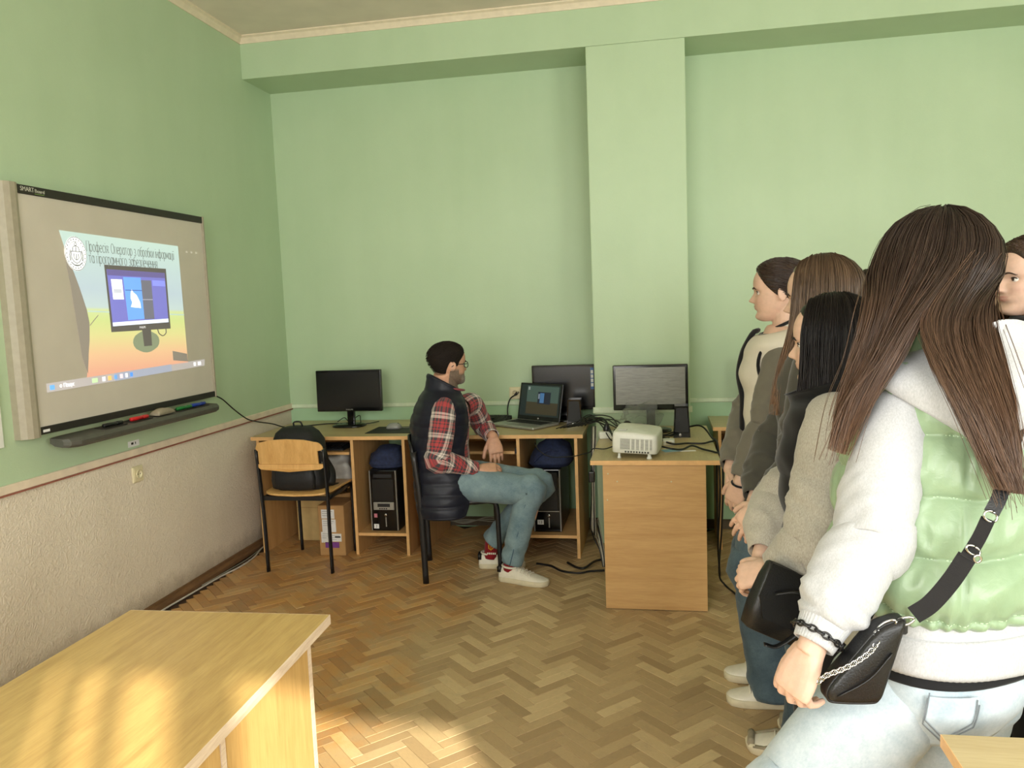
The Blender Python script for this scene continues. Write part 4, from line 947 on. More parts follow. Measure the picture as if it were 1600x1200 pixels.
for k in range(9):
    x0 = 2.20 + rc.uniform(0, .06); y0 = -.52 - rc.uniform(0, .2); pts = [(2.13 - .02 * k, -.40 - .02 * k, .752 + .001 * k), (2.17, -.46 - .02 * k, .79 + .012 * (k % 5)), (x0 + .05, y0 - .05, .80 + .015 * (k % 4))]
    x = x0 + .12
    for q in range(rc.randint(3, 6)):
        pts.append((x, -.72 - rc.uniform(0, .28), .752 + rc.uniform(.004, .085 if q < 2 else .02))); x += rc.uniform(.045, .1)
    cable('black cable in the heap between laptop desk and projector', pts, rc.choice((.003, .0035, .0045)), group=G1)
cable('thick black cable curving from the projector over the table\'s right edge', [(2.58, -1.24, .775), (2.64, -1.26, .765), (2.69, -1.20, .752), (2.74, -1.13, .757), (2.79, -1.20, .752), (2.84, -1.27, .751), (2.872, -1.29, .735), (2.882, -1.27, .62), (2.878, -1.2, .35), (2.87, -1.1, .08), (2.90, -1.08, .008), (2.94, -1.2, .006), (2.97, -1.34, .006)], .005)
cable('black cable arching behind the speaker over the table\'s right edge', [(2.52, -.86, .80), (2.62, -.90, .77), (2.74, -.70, .785), (2.81, -.78, .80), (2.85, -.95, .768), (2.872, -1.08, .745), (2.879, -1.1, .5), (2.872, -1.02, .2), (2.885, -.95, .01)], .005)
cable('black cable lying across the table behind the projector', [(2.56, -.95, .77), (2.64, -1.09, .76), (2.72, -1.04, .753), (2.80, -1.04, .752), (2.85, -1.0, .755), (2.873, -.98, .73), (2.874, -.95, .45), (2.88, -.9, .2)], .005)
cable('black cable trailing from the projector lens side to the laptop desk', [(2.36, -1.20, .775), (2.30, -1.18, .752), (2.24, -1.16, .75), (2.215, -1.10, .72), (2.17, -1.0, .69), (2.10, -.94, .665), (1.98, -.90, .655), (1.90, -.80, .67), (1.86, -.71, .70)], .003)
G2 = 'cables hanging between the desks'
for k, (m_, r) in enumerate(((M_CABLE, .004), (M_GCABLE, .0035), (M_WCABLE, .003), (M_CABLE, .005), (M_GCABLE, .003))):
    dx = .006 * k
    cable(['black cable hanging from the laptop desk edge to the floor', 'grey cable hanging beside the projector table', 'white cable looping low beside the projector table', 'thick black cable hanging against the projector table', 'thin grey cable dropping behind the projector table'][k],
          [(2.20 + dx, -.75, .80), (2.205 + dx, -.85, .74), (2.205 + dx * .6, -.90, .60), (2.20 + dx * .8, -.88 - .01 * k, .42), (2.185 + dx * 1.2, -.85, .26 - .02 * k), (2.20 + dx, -.80, .16 + .03 * k), (2.23 + dx, -.82, .10), (2.25 + dx * .5, -.85, .01)], r, m_, G2)
cable('black cable bundle snaking on the floor beneath the laptop desk', [(2.26, -.90, .008), (2.18, -.92, .008), (2.12, -.95, .007), (2.02, -.92, .006), (1.95, -.84, .006), (1.86, -.80, .006)], .006)
cable('second black cable on the floor left of the projector table', [(2.27, -.70, .01), (2.2, -.78, .02), (2.15, -.88, .014), (2.10, -.86, .008), (2.04, -.78, .008)], .007)
for k in range(3):
    cable('pale cable lying along the wall under the desks', [(1.15, -.10 - .03 * k, .06 + .01 * k), (1.3, -.14 - .04 * k, .075), (1.45, -.12 - .02 * k, .06 + .02 * k), (1.6, -.16 - .01 * k, .07), (1.72, -.14, .055)], .004, M_GCABLE, 'pale cables under the desks')
cable('pale cable on the wall under the right desk', [(2.93, -.05, .26), (3.02, -.04, .25), (3.12, -.05, .255), (3.25, -.04, .25)], .004, M_GCABLE)
t = thing('power_brick', 'black power brick hanging on its cable between the desks', 'adapter', (2.205, -.9, .5)); mb = MB(); mb.box(2.188, 2.222, -.925, -.885, .515, .575, bev=.006); mb.build('body', M_BLACKP, t)
mb = MB(); mb.tube([(2.205, -.905, .575), (2.205, -.903, .60)], [.006, .004], 8); mb.build('strain_relief', M_BLACKP, t)
# ------------------------------------------------------------------ people: shared builders
def azv(a): return V((cos(a), sin(a), 0)), V((sin(a), -cos(a), 0))       # facing, right
def cr(tab, x):
    """Catmull-Rom table lookup: rows (key, values...)"""
    n = len(tab)
    if x <= tab[0][0]: return list(tab[0][1:])
    if x >= tab[-1][0]: return list(tab[-1][1:])
    for i in range(n - 1):
        if x <= tab[i + 1][0]: break
    a, b = tab[i], tab[i + 1]; p = tab[i - 1] if i else None; q = tab[i + 2] if i + 2 < n else None
    h = b[0] - a[0]; t = (x - a[0]) / h; out = []
    for k in range(1, len(a)):
        m0 = (b[k] - p[k]) / (b[0] - p[0]) * h if p else (b[k] - a[k])
        m1 = (q[k] - a[k]) / (q[0] - a[0]) * h if q else (b[k] - a[k])
        t2, t3 = t * t, t ** 3
        out.append((2 * t3 - 3 * t2 + 1) * a[k] + (t3 - 2 * t2 + t) * m0 + (-2 * t3 + 3 * t2) * b[k] + (t3 - t2) * m1)
    return out
def ridge(x, y, z): return 1 - abs(nz(x, y, z)) * 2
def crease(p, amp, f, sd, sx=1, sy=1, sz=1):
    q = (p[0] * f * sx + sd, p[1] * f * sy + sd * 1.7, p[2] * f * sz)
    return amp * (.65 * nz(*q) + .35 * (ridge(q[0] * .7 + 9, q[1] * .7, q[2] * .7) - .45) + .3 * nz(q[0] * 2.3, q[1] * 2.3, q[2] * 2.3))
def torso_loft(mb, levels, n=60, rings=52, disp=None, mi=0, hem=.02, top=.012, z_uv=0, tilt=0, tfrom=.85):
    """levels: (t, x, y, z, az, halfwidth, front, back, squareness) ordered along t; writes UVs in metres"""
    t0, t1 = levels[0][0], levels[-1][0]; R = []; U = []
    ts = [t0 + (t1 - t0) * i / rings for i in range(rings + 1)]
    def ringat(t, inset=0):
        x, y, z, az, w, df, db, e = cr(levels, t); F, Rt = azv(az); rg = []; us = []; acc = 0; prev = None
        w, df, db = max(.01, w - inset), max(.01, df - inset), max(.01, db - inset)
        for j in range(n + 1):
            a = 2 * pi * j / n; c, s = cos(a), sin(a)
            px = w * math.copysign(abs(s) ** e, s); py = (df if c > 0 else db) * math.copysign(abs(c) ** e, c)
            p = V((x, y, z)) + Rt * px + F * py
            if tilt: p.z -= tilt * py * max(0, ((t - t0) / (t1 - t0) - tfrom) / (1 - tfrom)) ** 1.3
            if prev is not None: acc += (p - prev).length
            us.append((acc, z + z_uv)); prev = p
            if j < n:
                if disp and not inset:
                    d = disp(a, t, p, px, py); nr = (Rt * (px / (w * w)) + F * (py / ((df if c > 0 else db) ** 2)))
                    p = p + (nr.normalized() if nr.length > 1e-6 else F) * d
                rg.append(p)
        return rg, us
    for t in ts:
        a, b = ringat(t); R.append(a); U.append(b)
    def inner(ring, k, dz):
        c = sum(ring, V()) / len(ring); return [c + (p - c) * k + V((0, 0, dz)) for p in ring]
    if hem: R.insert(0, inner(R[0], 1 - .008 / .15, .003)); U.insert(0, U[0]); R.insert(0, inner(R[0], 1 - .02 / .15, hem)); U.insert(0, U[0])
    if top: R.append(inner(R[-1], .93, -.002)); U.append(U[-1]); R.append(inner(R[-1], .93, -top)); U.append(U[-1])
    mb.loft(R, mi, cap=False, uvs=U); return R
def limb(mb, pts, rad, n=28, step=.012, disp=None, mi=0, cap=False, hem=True, flat=1.0, up=None, uv0=0):
    """cloth tube along a path; rad: rows (fraction, radius); writes UVs in metres"""
    path = spline(pts, 14); L = [0]
    for a, b in zip(path, path[1:]): L.append(L[-1] + (b - a).length)
    tot = L[-1]; m = max(8, int(tot / step)); C = []; k = 0
    for i in range(m + 1):
        d = tot * i / m
        while k < len(L) - 2 and L[k + 1] < d: k += 1
        f = (d - L[k]) / max(1e-9, L[k + 1] - L[k]); C.append(path[k].lerp(path[k + 1], min(1, f)))
    rings = []; U = []; nr = None
    for i, p in enumerate(C):
        t = (C[min(i + 1, m)] - C[max(i - 1, 0)]).normalized()
        if nr is None:
            a = V(up) if up else (V((0, 0, 1)) if abs(t.z) < .8 else V((1, 0, 0))); nr = (a - t * a.dot(t)).normalized()
        nr = (nr - t * nr.dot(t)).normalized(); b = t.cross(nr); r = cr(rad, i / m)[0]; rg = []
        for j in range(n):
            a = 2 * pi * j / n; dv = nr * cos(a) + b * (sin(a) * flat); q = p + dv * r
            if disp: q = q + dv * disp(i / m, a, q)
            rg.append(q)
        rings.append(rg); U.append([(2 * pi * r * j / n, uv0 + tot * i / m) for j in range(n + 1)])
    if hem:
        e = rings[-1]; c = C[-1]; t = (C[-1] - C[-2]).normalized()
        rings.append([c + (q - c) * .9 for q in e]); U.append(U[-1]); rings.append([c + (q - c) * .86 - t * .02 for q in e]); U.append(U[-1])
    mb.loft(rings, mi, cap=cap, uvs=U); return C
def remesh(mb, voxel, smooth=4, factor=.5):
    """fuse overlapping closed shells into one continuous surface; returns (verts, faces)"""
    o = mb.build('tmp_remesh', M_BLACKP); md = o.modifiers.new('r', 'REMESH'); md.mode = 'VOXEL'; md.voxel_size = voxel; md.use_smooth_shade = True
    if smooth: s = o.modifiers.new('s', 'SMOOTH'); s.factor = factor; s.iterations = smooth
    dg = bpy.context.evaluated_depsgraph_get(); me = o.evaluated_get(dg).to_mesh()
    vs = [V(v.co) for v in me.vertices]; fs = [tuple(p.vertices) for p in me.polygons]; o.evaluated_get(dg).to_mesh_clear()
    d = o.data; bpy.data.objects.remove(o); bpy.data.meshes.remove(d); return vs, fs

# head: stacked sections, units of head height (chin 0, crown 1), x right, y forward
YF = [(0, .27), (.03, .345), (.08, .375), (.15, .365), (.2, .375), (.24, .385), (.3, .385), (.36, .385), (.42, .382), (.48, .376), (.54, .392), (.6, .405), (.68, .402), (.76, .38), (.84, .335), (.9, .27), (.95, .19), (.98, .10), (1.0, .0)]
YB = [(0, .10), (.06, .02), (.12, -.06), (.2, -.17), (.3, -.29), (.4, -.385), (.5, -.45), (.6, -.485), (.7, -.49), (.8, -.455), (.88, -.39), (.94, -.30), (.98, -.19), (1.0, -.08)]
WD = [(0, .09), (.03, .13), (.08, .185), (.15, .235), (.22, .268), (.3, .292), (.4, .315), (.5, .332), (.6, .342), (.7, .342), (.78, .325), (.86, .285), (.92, .225), (.96, .16), (.99, .08), (1.0, .03)]
YC = [(0, .17), (.1, .10), (.2, .04), (.35, -.02), (.5, -.04), (.8, -.05), (1, -.04)]
def gs(x, m, s): return exp(-((x - m) / s) ** 2)
def head_point(th, z, nose=1.0, jaw=1.0):
    yf, yb, w, yc = (cr(T, z)[0] for T in (YF, YB, WD, YC)); w *= 1 + (jaw - 1) * gs(z, .12, .15)
    c, s = cos(th), sin(th); x = w * math.copysign(abs(s) ** .92, s)
    y = yc + (yf - yc) * abs(c) ** .82 if c >= 0 else yc - (yc - yb) * abs(c) ** .95
    if c > 0:
        ax = abs(x); f = min(1, c * 2.2)
        nh = cr([(.29, 0), (.31, .022), (.33, .085), (.355, .112), (.39, .092), (.44, .058), (.49, .028), (.53, .010), (.57, 0)], z)[0]
        d = nh * nose * exp(-(x / cr([(.29, .05), (.345, .052), (.4, .042), (.5, .036), (.57, .05)], z)[0]) ** 2)
        d += .030 * gs(ax, .058, .026) * gs(z, .338, .024)
        d -= .040 * gs(ax, .145, .075) * gs(z, .485, .045)
        d += .016 * gs(ax, .13, .11) * gs(z, .548, .028)
        d += .030 * exp(-(x / .085) ** 2) * gs(z, .258, .015) + .027 * exp(-(x / .075) ** 2) * gs(z, .218, .015)
        d -= .012 * exp(-(x / .1) ** 2) * gs(z, .238, .007)
        d -= .016 * exp(-(x / .12) ** 2) * gs(z, .175, .022)
        d += .020 * exp(-(x / .09) ** 2) * gs(z, .09, .05)
        d += .014 * gs(ax, .19, .08) * gs(z, .36, .08)
        y += d * f
    return V((x, y, z))
class Head:
    """pose of a head: centre of head, facing azimuth, nod (positive looks down), tilt, height"""
    def __init__(s, c, az, nod=0, tilt=0, H=.225, nose=1.0, jaw=1.0):
        F, R = azv(az); s.H, s.nose, s.jaw = H, nose, jaw
        B = Matrix((R, F, V((0, 0, 1)))).transposed() @ Matrix.Rotation(-nod, 3, 'X') @ Matrix.Rotation(tilt, 3, 'Y')
        s.M = Matrix.Translation(V(c)) @ B.to_4x4() @ Matrix.Scale(H, 4) @ Matrix.Translation((0, 0, -.5))
        s.Mi = s.M.inverted()
    def p(s, x, y, z): return s.M @ V((x, y, z))
    def surf(s, th, z, off=0):
        q = head_point(th, z, s.nose, s.jaw); c = V((0, -.04, min(z, .62)))
        return s.M @ (q + (q - c).normalized() * (off / s.H))
SKIN_L, SKIN_D = (214, 168, 140), (176, 124, 98)
def skin_mat(name, rgb, lip, beard=None):
    m = NT(name); at = m.n.new('ShaderNodeVertexColor'); at.layer_name = 'tint'
    sp = m.node('ShaderNodeSeparateColor', i_0=at.outputs[0]); v = m.coords('Object'); n = m.noise(v, 60, 4, .6); n2 = m.noise(v, 260, 3, .6)
    c = m.ramp(n, [(.3, lin(tuple(q * .94 for q in rgb))), (.7, lin(rgb))])
    c = m.mix(sp.outputs[0], c, lin(lip))
    if beard: c = m.mix(sp.outputs[1], c, m.ramp(n2, [(.35, lin(tuple(q * .6 for q in beard))), (.65, lin(beard))]))
    m.set(c, .48, 0, .4, Subsurface_Weight=.08, Subsurface_Scale=.02); m.b.inputs['Subsurface Radius'].default_value = (1, .35, .2); m.bump(n2, .12, .002); return m.mat
def add_hand(mb, wrist, fdir, back, side, size=1.0, curl=(20, 25, 15), curls=None, spread=4, thumb=(38, 20, 15), arm=None):
    """wrist point, finger direction, back-of-hand normal, side +1 when the thumb is on the right looking along the fingers with the back up"""
    d = V(fdir).normalized(); b = (V(back) - d * V(back).dot(d)).normalized(); r = d.cross(b) * side; S = size; W = V(wrist)
    def ring(c, ax, ay, rx, ry, n=16, e=.8): return [c + ax * (rx * math.copysign(abs(cos(2 * pi * j / n)) ** e, cos(2 * pi * j / n))) + ay * (ry * math.copysign(abs(sin(2 * pi * j / n)) ** e, sin(2 * pi * j / n))) for j in range(n)]
    if arm is not None:
        A = V(arm); mb.tube([A, A.lerp(W, .4), A.lerp(W, .8), W, W + d * .012], [.036 * S, .037 * S, .029 * S, .0255 * S, .025 * S], 18)
    P = []
    for q, rx, ry, off in ((-.01, .025, .020, 0), (.012, .028, .019, 0), (.035, .036, .017, .001), (.06, .041, .0155, .002), (.082, .0415, .0135, .002), (.094, .039, .0105, .001)):
        P.append(ring(W + d * (q * S) + b * (off * S), r, b, rx * S, ry * S))
    mb.loft(P)
    mb.ball(W + d * .035 * S + r * .026 * S - b * .008 * S, (.019 * S, .019 * S, .019 * S), 12, 8)      # ball of the thumb
    K = W + d * .088 * S
    for i, (off, ln, rad) in enumerate(((.030, .070, .0088), (.010, .079, .0090), (-.010, .073, .0086), (-.029, .058, .0076))):
        cu = (curls[i] if curls else curl); a = 0; base = K + r * off * S - d * (.004 * abs(i - 1.2)) * S - b * .001; dd = (d + r * math.tan(radians(spread)) * (off / .02)).normalized(); pts = [base - dd * .02 * S]; cur = base; rr = [rad * S * 1.02]
        pts.append(cur); rr.append(rad * S * 1.05); lr = dd.cross(b).normalized()
        for k, (fr, an) in enumerate(zip((.43, .31, .26), cu)):
            a += radians(an); dv = dd * cos(a) - b * sin(a); nxt = cur + dv * (ln * fr * S)
            pts.append(cur.lerp(nxt, .5)); rr.append(rad * S * (.97 - .07 * k)); pts.append(nxt); rr.append(rad * S * (.98 - .1 * k)); cur = nxt
        pts.append(cur + dv * rad * S * .55); rr.append(rad * S * .55)
        mb.tube(pts, rr, 12)
    base = W + d * .022 * S + r * .026 * S - b * .004 * S; a = radians(thumb[0]); dv = (d * cos(a) + r * sin(a) - b * .25).normalized(); pts = [base - dv * .012, base]; rr = [.013 * S, .0135 * S]; cur = base
    for k, (ln, an) in enumerate(((.040, 0), (.030, thumb[1]), (.024, thumb[2]))):
        q = radians(an); dv = (dv * cos(q) + (d * .75 - r * .5 - b * .35).normalized() * sin(q)).normalized(); nxt = cur + dv * ln * S
        pts += [cur.lerp(nxt, .5), nxt]; rr += [.0118 * S - k * .0008, .0112 * S - k * .0012]; cur = nxt
    pts.append(cur + dv * .006); rr.append(.005 * S); mb.tube(pts, rr, 12)
def tube_chain(mb, pts, rr, n=14): mb.tube(spline(pts, 5), [cr([(i,) + (q,) for i, q in enumerate(rr)], k / 5)[0] for k in range((len(pts) - 1) * 5 + 1)], n)
def build_body(parent, head, J, mat, hands, tint=None, neck_r=.052, voxel_head=.0036, voxel_hand=.0034, ears=True, build='f'):
    """one skin mesh: head and neck, hands, trunk and limbs, each fused by remeshing"""
    V_, F_ = [], []
    def take(vf):
        o = len(V_); V_.extend(vf[0]); F_.extend(tuple(o + i for i in f) for f in vf[1])
    mb = MB(); rings = []
    for i in range(66):
        z = i / 65; z = .5 - .5 * cos(pi * z) if False else z
        rings.append([head.M @ head_point(2 * pi * j / 72, z, head.nose, head.jaw) for j in range(72)])
    mb.loft(rings)
    if ears:
        for s in (-1, 1):
            q = Matrix.Rotation(s * radians(-24), 3, 'Z') @ Matrix.Rotation(radians(-10), 3, 'X')
            vs = MB().ball((0, 0, 0), (.022, .075, .125), 14, 10)
            mb.add([head.M @ (q @ V(p) * 1.0 + V((s * .348, -.07, .435 + 0))) for p in vs.v], vs.f)
    nb = V(J['neck']); skull = head.p(0, -.13, .30)
    tube_chain(mb, [nb - V((0, 0, .05)), nb, nb.lerp(skull, .5), skull], [neck_r * 1.5, neck_r * 1.12, neck_r, neck_r * .98], 20)
    take(remesh(mb, voxel_head, 3)); nh = len(V_)
    for h in hands:
        mb = MB(); add_hand(mb, **h); take(remesh(mb, voxel_hand, 2))
    mb = MB()
    lv = J['trunk']; torso_loft(mb, lv, 28, 24, hem=0, top=0); 
    for e in (0, -1):
        pass
    t = MB()
    rg = []
    for i in range(21):
        x, y, z, az, w, df, db, e = cr(lv, lv[0][0] + (lv[-1][0] - lv[0][0]) * i / 20); F, R = azv(az)
        rg.append([V((x, y, z)) + R * (w * math.copysign(abs(sin(a)) ** e, sin(a))) + F * ((df if cos(a) > 0 else db) * math.copysign(abs(cos(a)) ** e, cos(a))) for a in [2 * pi * j / 28 for j in range(28)]])
    t.loft(rg)
    for s in 'lr':
        tube_chain(t, [J['sho_' + s], J['elb_' + s], J['wri_' + s]], [.044, .034, .024])
        tube_chain(t, [J['hip_' + s], J['kne_' + s], J['ank_' + s]], [.070, .048, .032])
        a = V(J['ank_' + s]); d = V(J['toe_' + s]) - a; d.z = 0; d.normalize()
        tube_chain(t, [V((a.x, a.y, .045)) - d * .02, V((a.x, a.y, .036)) + d * .06, V((a.x, a.y, .028)) + d * .12], [.024, .022, .014], 10)
    take(remesh(t, .012, 2))
    me = bpy.data.meshes.new('body'); me.from_pydata([tuple(p) for p in V_], [], F_); me.materials.append(mat)
    me.polygons.foreach_set('use_smooth', [True] * len(F_))
    ca = me.color_attributes.new('tint', 'FLOAT_COLOR', 'POINT'); buf = []
    for i, p in enumerate(V_):
        r = g = 0
        if i < nh:
            q = head.Mi @ p
            if q.y > .25:
                lipw = .115
                r = max(0, 1 - (abs(q.x) / lipw) ** 2) * max(exp(-((q.z - .257) / .016) ** 4), exp(-((q.z - .217) / .018) ** 4)) * .75
                r = max(r, .16 * gs(abs(q.x), .2, .09) * gs(q.z, .36, .07))
            if tint: g = tint(q)
        buf += [r, g, 0, 1]
    ca.data.foreach_set('color', buf)
    o = bpy.data.objects.new('body', me); COL.objects.link(o); o.parent = parent; o.matrix_parent_inverse = Matrix.Translation(-parent.location)
    return o
M_EYEW = plain('eye_white', (222, 216, 208), .2, var=.01); M_IRIS = plain('brown_iris', (60, 44, 34), .15); M_LASH = plain('dark_lashes', (34, 26, 22), .6)
def face_details(parent, head, brow_mat, sides=(-1, 1), brow=.011):
    for s in sides:
        c = V((s * .145, .285, .487)); mb = MB()
        mb.ball((0, 0, 0), .052, 16, 12, mi=0); mb.v = [tuple(head.M @ (V(p) + c)) for p in mb.v]
        e = mb.build('eye', [M_EYEW], parent)
        mb = MB(); mb.lathe([(.024, .0505), (.0235, .0535), (.012, .0545), (.001, .0548)], 16, mat=Matrix.Rotation(-pi / 2, 4, 'X')); mb.v = [tuple(head.M @ (V(p) + c)) for p in mb.v]; mb.build('iris', M_IRIS, e)
        lid = []; 
        for i in range(9):
            a = -1 + 2 * i / 8; x = s * (.145 + .062 * a); z = .487 + .022 * (1 - a * a) ** .7 + .004 * a
            lid.append(head.M @ V((x, .285 + .0555 * sqrt(max(.05, 1 - (a * .85) ** 2)) , z)))
        mb = MB(); mb.tube(lid, [head.H * q for q in (.002, .005, .007, .0075, .0075, .0075, .008, .008, .005)], 6); mb.build('eyelash', M_LASH, parent)
        br = []
        for i in range(9):
            a = i / 8; x = s * (.055 + .175 * a); z = .552 + .025 * sin(pi * min(1, a * 1.15)) - .008 * a; th = atan2(x, .36)
            q = head_point(th, z, head.nose, head.jaw); br.append(head.M @ V((x, q.y + .006 - .012 * a, z)))
        mb = MB(); mb.tube(br, [(head.H * brow * k, head.H * brow * k * .9) for k in (.7, 1.15, 1.3, 1.3, 1.2, 1.05, .85, .6, .3)], 6); mb.build('eyebrow', brow_mat, parent)

# hair -----------------------------------------------------------------
def hair_mat(name, root, mid, tip, rough=.38, spec=.45):
    m = NT(name); tc = m.n.new('ShaderNodeTexCoord'); sp = m.node('ShaderNodeSeparateXYZ', i_0=tc.outputs['UV'])
    c = m.ramp(sp.outputs[1], [(0, lin(root)), (.35, lin(mid)), (1, lin(tip))])
    k = m.math('MULTIPLY_ADD', sp.outputs[0], .7, .65)
    c = m.mix(1.0, c, m.node('ShaderNodeCombineColor', i_0=k, i_1=k, i_2=k).outputs[0], 'MULTIPLY')
    m.set(c, rough, 0, spec); return m.mat
def push_out(head, p, lift):
    q = head.Mi @ p
    if q.z < .40: return p
    d = V((q.x / .347, (q.y + .045) / .452, (q.z - .60) / .405)); k = d.length; l = 1 + lift / (head.H * .40)
    if k < 1e-6 or k >= l: return p
    d = d * (l / k); return head.M @ V((d.x * .347, d.y * .452 - .045, d.z * .405 + .60))
def scalp(mb, head, line, off=.006, seed=1):
    rows = []; U = []; ru = random.Random(seed); uu = [.1 + .5 * ru.random() for _ in range(97)]
    for i in range(-1, 23):
        v = max(0, i / 22); row = []
        for j in range(96):
            th = 2 * pi * j / 96; zl = line(th); z = zl + (1 - zl) * v; row.append(head.surf(th, min(z, .999), -.01 if i < 0 else off * (.2 + .8 * min(1, v / .25))))
        rows.append(row); U.append([(uu[j], .05 + .2 * (1 - v)) for j in range(97)])
    mb.loft(rows, cap=True, uvs=U)
def hair_sheet(mb, guides, n, r=.0011, jit=.006, seg=16, seed=1, tmin=.86, wave=0.0, under=True, clump=.0, flow=.5, head=None, lift=.010, ucut=.93):
    """strands and an under-layer on the surface spanned by ordered guide curves"""
    G = []
    for g in guides:
        q = spline(g, 8); L = [0]
        for a, b in zip(q, q[1:]): L.append(L[-1] + (b - a).length)
        row = []; k = 0
        for i in range(seg + 1):
            d = L[-1] * i / seg
            while k < len(L) - 2 and L[k + 1] < d: k += 1
            row.append(q[k].lerp(q[k + 1], min(1, (d - L[k]) / max(1e-9, L[k + 1] - L[k]))))
        G.append(row)
    for _ in range(6):
        for row in G:
            if head and _ in (2, 5): row[:] = [push_out(head, p, lift) for p in row]
            q = [row[0]] + [(row[i - 1] + row[i] * 2 + row[i + 1]) / 4 for i in range(1, seg)] + [row[-1]]; row[:] = q
    if head: G = [[push_out(head, p, lift) for p in row] for row in G]
    m = len(G)
    def pos(s, i):
        x = s * (m - 1); k = min(int(x), m - 2); f = x - k
        a, b, c, d = G[max(k - 1, 0)][i], G[k][i], G[k + 1][i], G[min(k + 2, m - 1)][i]
        return .5 * ((2 * b) + (c - a) * f + (2 * a - 5 * b + 4 * c - d) * f * f + (3 * b - a - 3 * c + d) * f ** 3)
    cen = sum((p for g in G for p in g[:seg // 2]), V()) / (m * (seg // 2))
    def nrm(s, i):
        ds = pos(min(1, s + .03), i) - pos(max(0, s - .03), i); dt = pos(s, min(seg, i + 1)) - pos(s, max(0, i - 1)); q = ds.cross(dt)
        if q.length < 1e-9: return V((0, 0, 1))
        q.normalize(); return q
    # make the sheet normal point away from the head
    flip = 1.0 if sum(((pos(s / 6, seg // 4) - cen).dot(nrm(s / 6, seg // 4)) for s in range(7))) > 0 else -1.0
    rnd = random.Random(seed)
    if under:
        ns = 26 * m; rows = []; U = []; ru = random.Random(seed + 5); uu = [.10 + .55 * ru.random() ** 1.5 for _ in range(ns + 2)]; dn = [ru.uniform(.3, .8) for _ in range(ns + 2)]
        for i in range(seg + 1):
            rows.append([pos(j / ns, i) - nrm(j / ns, i) * flip * jit * dn[j] for j in range(ns + 1)]); U.append([(uu[j], i / seg) for j in range(ns + 1)])
        cut = int(seg * ucut)
        mb.loft(rows[:cut + 1], cap=False, closed=False, uvs=U)
    for k in range(n):
        s = rnd.random(); s0 = s; off = rnd.gauss(.15, .55) * jit; te = tmin + (1 - tmin) * rnd.random() ** 1.5; sh = rnd.random() ** 1.3; ph = rnd.uniform(0, 6.28); pts = []; us = []
        sd = rnd.uniform(0, 50); cl = round(s * 26) / 26
        M_ = max(4, int(seg * te))
        for i in range(M_ + 1):
            t = i / seg
            ss = s + (cl - s) * clump * min(1, t * 1.6) + .018 * nz(t * 2.2 + sd, s * 7, 3) * min(1, t * 3) * flow * 2
            ss = min(1, max(0, ss)); N = nrm(ss, i) * flip; p = pos(ss, i) + N * (off * (.35 + .65 * min(1, t * 3)))
            p = p + N * (jit * .8 * nz(s * 14, t * 3 + sd * .02, sd * .05))
            if wave: p = p + N * (wave * t * sin(9 * t + ph * .5 + s * 9)) + (pos(min(1, ss + .03), i) - pos(max(0, ss - .03), i)).normalized() * (wave * t * cos(8 * t + s * 7 + ph * .4))
            pts.append(p); us.append((sh, t))
        tp = []; nr = None; rr = r * rnd.uniform(.7, 1.35)
        for i, p in enumerate(pts):
            t = (pts[min(i + 1, M_)] - pts[max(i - 1, 0)])
            t = t.normalized() if t.length > 1e-9 else V((0, 0, -1))
            if nr is None: nr = t.orthogonal().normalized()
            nr = nr - t * nr.dot(t); nr = nr.normalized() if nr.length > 1e-6 else t.orthogonal().normalized(); b = t.cross(nr); w = rr * (1 - .6 * (i / M_) ** 4)
            tp.append([p + nr * w, p + (nr * -.5 + b * .87) * w, p + (nr * -.5 - b * .87) * w])
        mb.loft(tp, cap=False, uvs=[[u] * 4 for u in us])
def head_guides(head, z_end, length, A, part=0.0, lift=.010, fall=None, n=15, out=.012, zmid=(.8, .6, .4), front_z=.86):
    """guides from the parting over the skull, then hanging; A: how far round to the face (radians from the back)"""
    gs_ = []
    for k in range(n):
        f = -1 + 2 * k / (n - 1); an = pi - f * A          # head angle measured from the face
        g = []
        front = abs(f) ** 2.2
        py = -.10 + .38 * front                                # parting runs from crown to forehead
        g.append(head.M @ V((part, py - .12, 1.0 - .10 * front + lift / head.H)))
        g.append(head.M @ V((part * .6 + .10 * math.copysign(abs(f) ** .6, f), py - .16, .985 - .09 * front + lift / head.H)))
        for z in zmid:
            g.append(head.surf(an, min(z, .9), lift + .006))
        for j, (dz, w) in enumerate(fall or ()):
            q = head.surf(an, .42, lift + w); q.z = head.p(0, 0, .42).z - dz; g.append(q)
        gs_.append(g)
    return gs_
# ------------------------------------------------------------------ people: clothing fabrics
def fabric(name, rgb, rough=.85, var=.08, weave=900, bump=.15, scale=30, sheen=.15, rgb2=None):
    m = NT(name); v = m.coords('Object'); a = m.noise(v, scale, 4, .6); b = m.noise(v, weave, 2, .5)
    c = lin(rgb); d = lin(rgb2) if rgb2 else tuple(q * (1 - 2 * var) for q in c[:3]) + (1,)
    m.set(m.ramp(m.math('ADD', m.math('MULTIPLY', a, .6), m.math('MULTIPLY', b, .4)), [(.38, d), (.62, c)]), rough, 0, .25, Sheen_Weight=sheen)
    m.bump(b, bump, .0015); return m.mat
def heather(name, light, dark):
    m = NT(name); v = m.coords('Object', (1, 1, .35)); a = m.noise(v, 380, 5, .7); b = m.noise(m.coords('Object'), 7, 3)
    f = m.math('ADD', m.math('MULTIPLY', a, .75), m.math('MULTIPLY', b, .25))
    m.set(m.ramp(f, [(.36, lin(dark)), (.6, lin(light))]), .9, 0, .2, Sheen_Weight=.2); m.bump(m.noise(m.coords('Object'), 700, 2), .12, .001); return m.mat
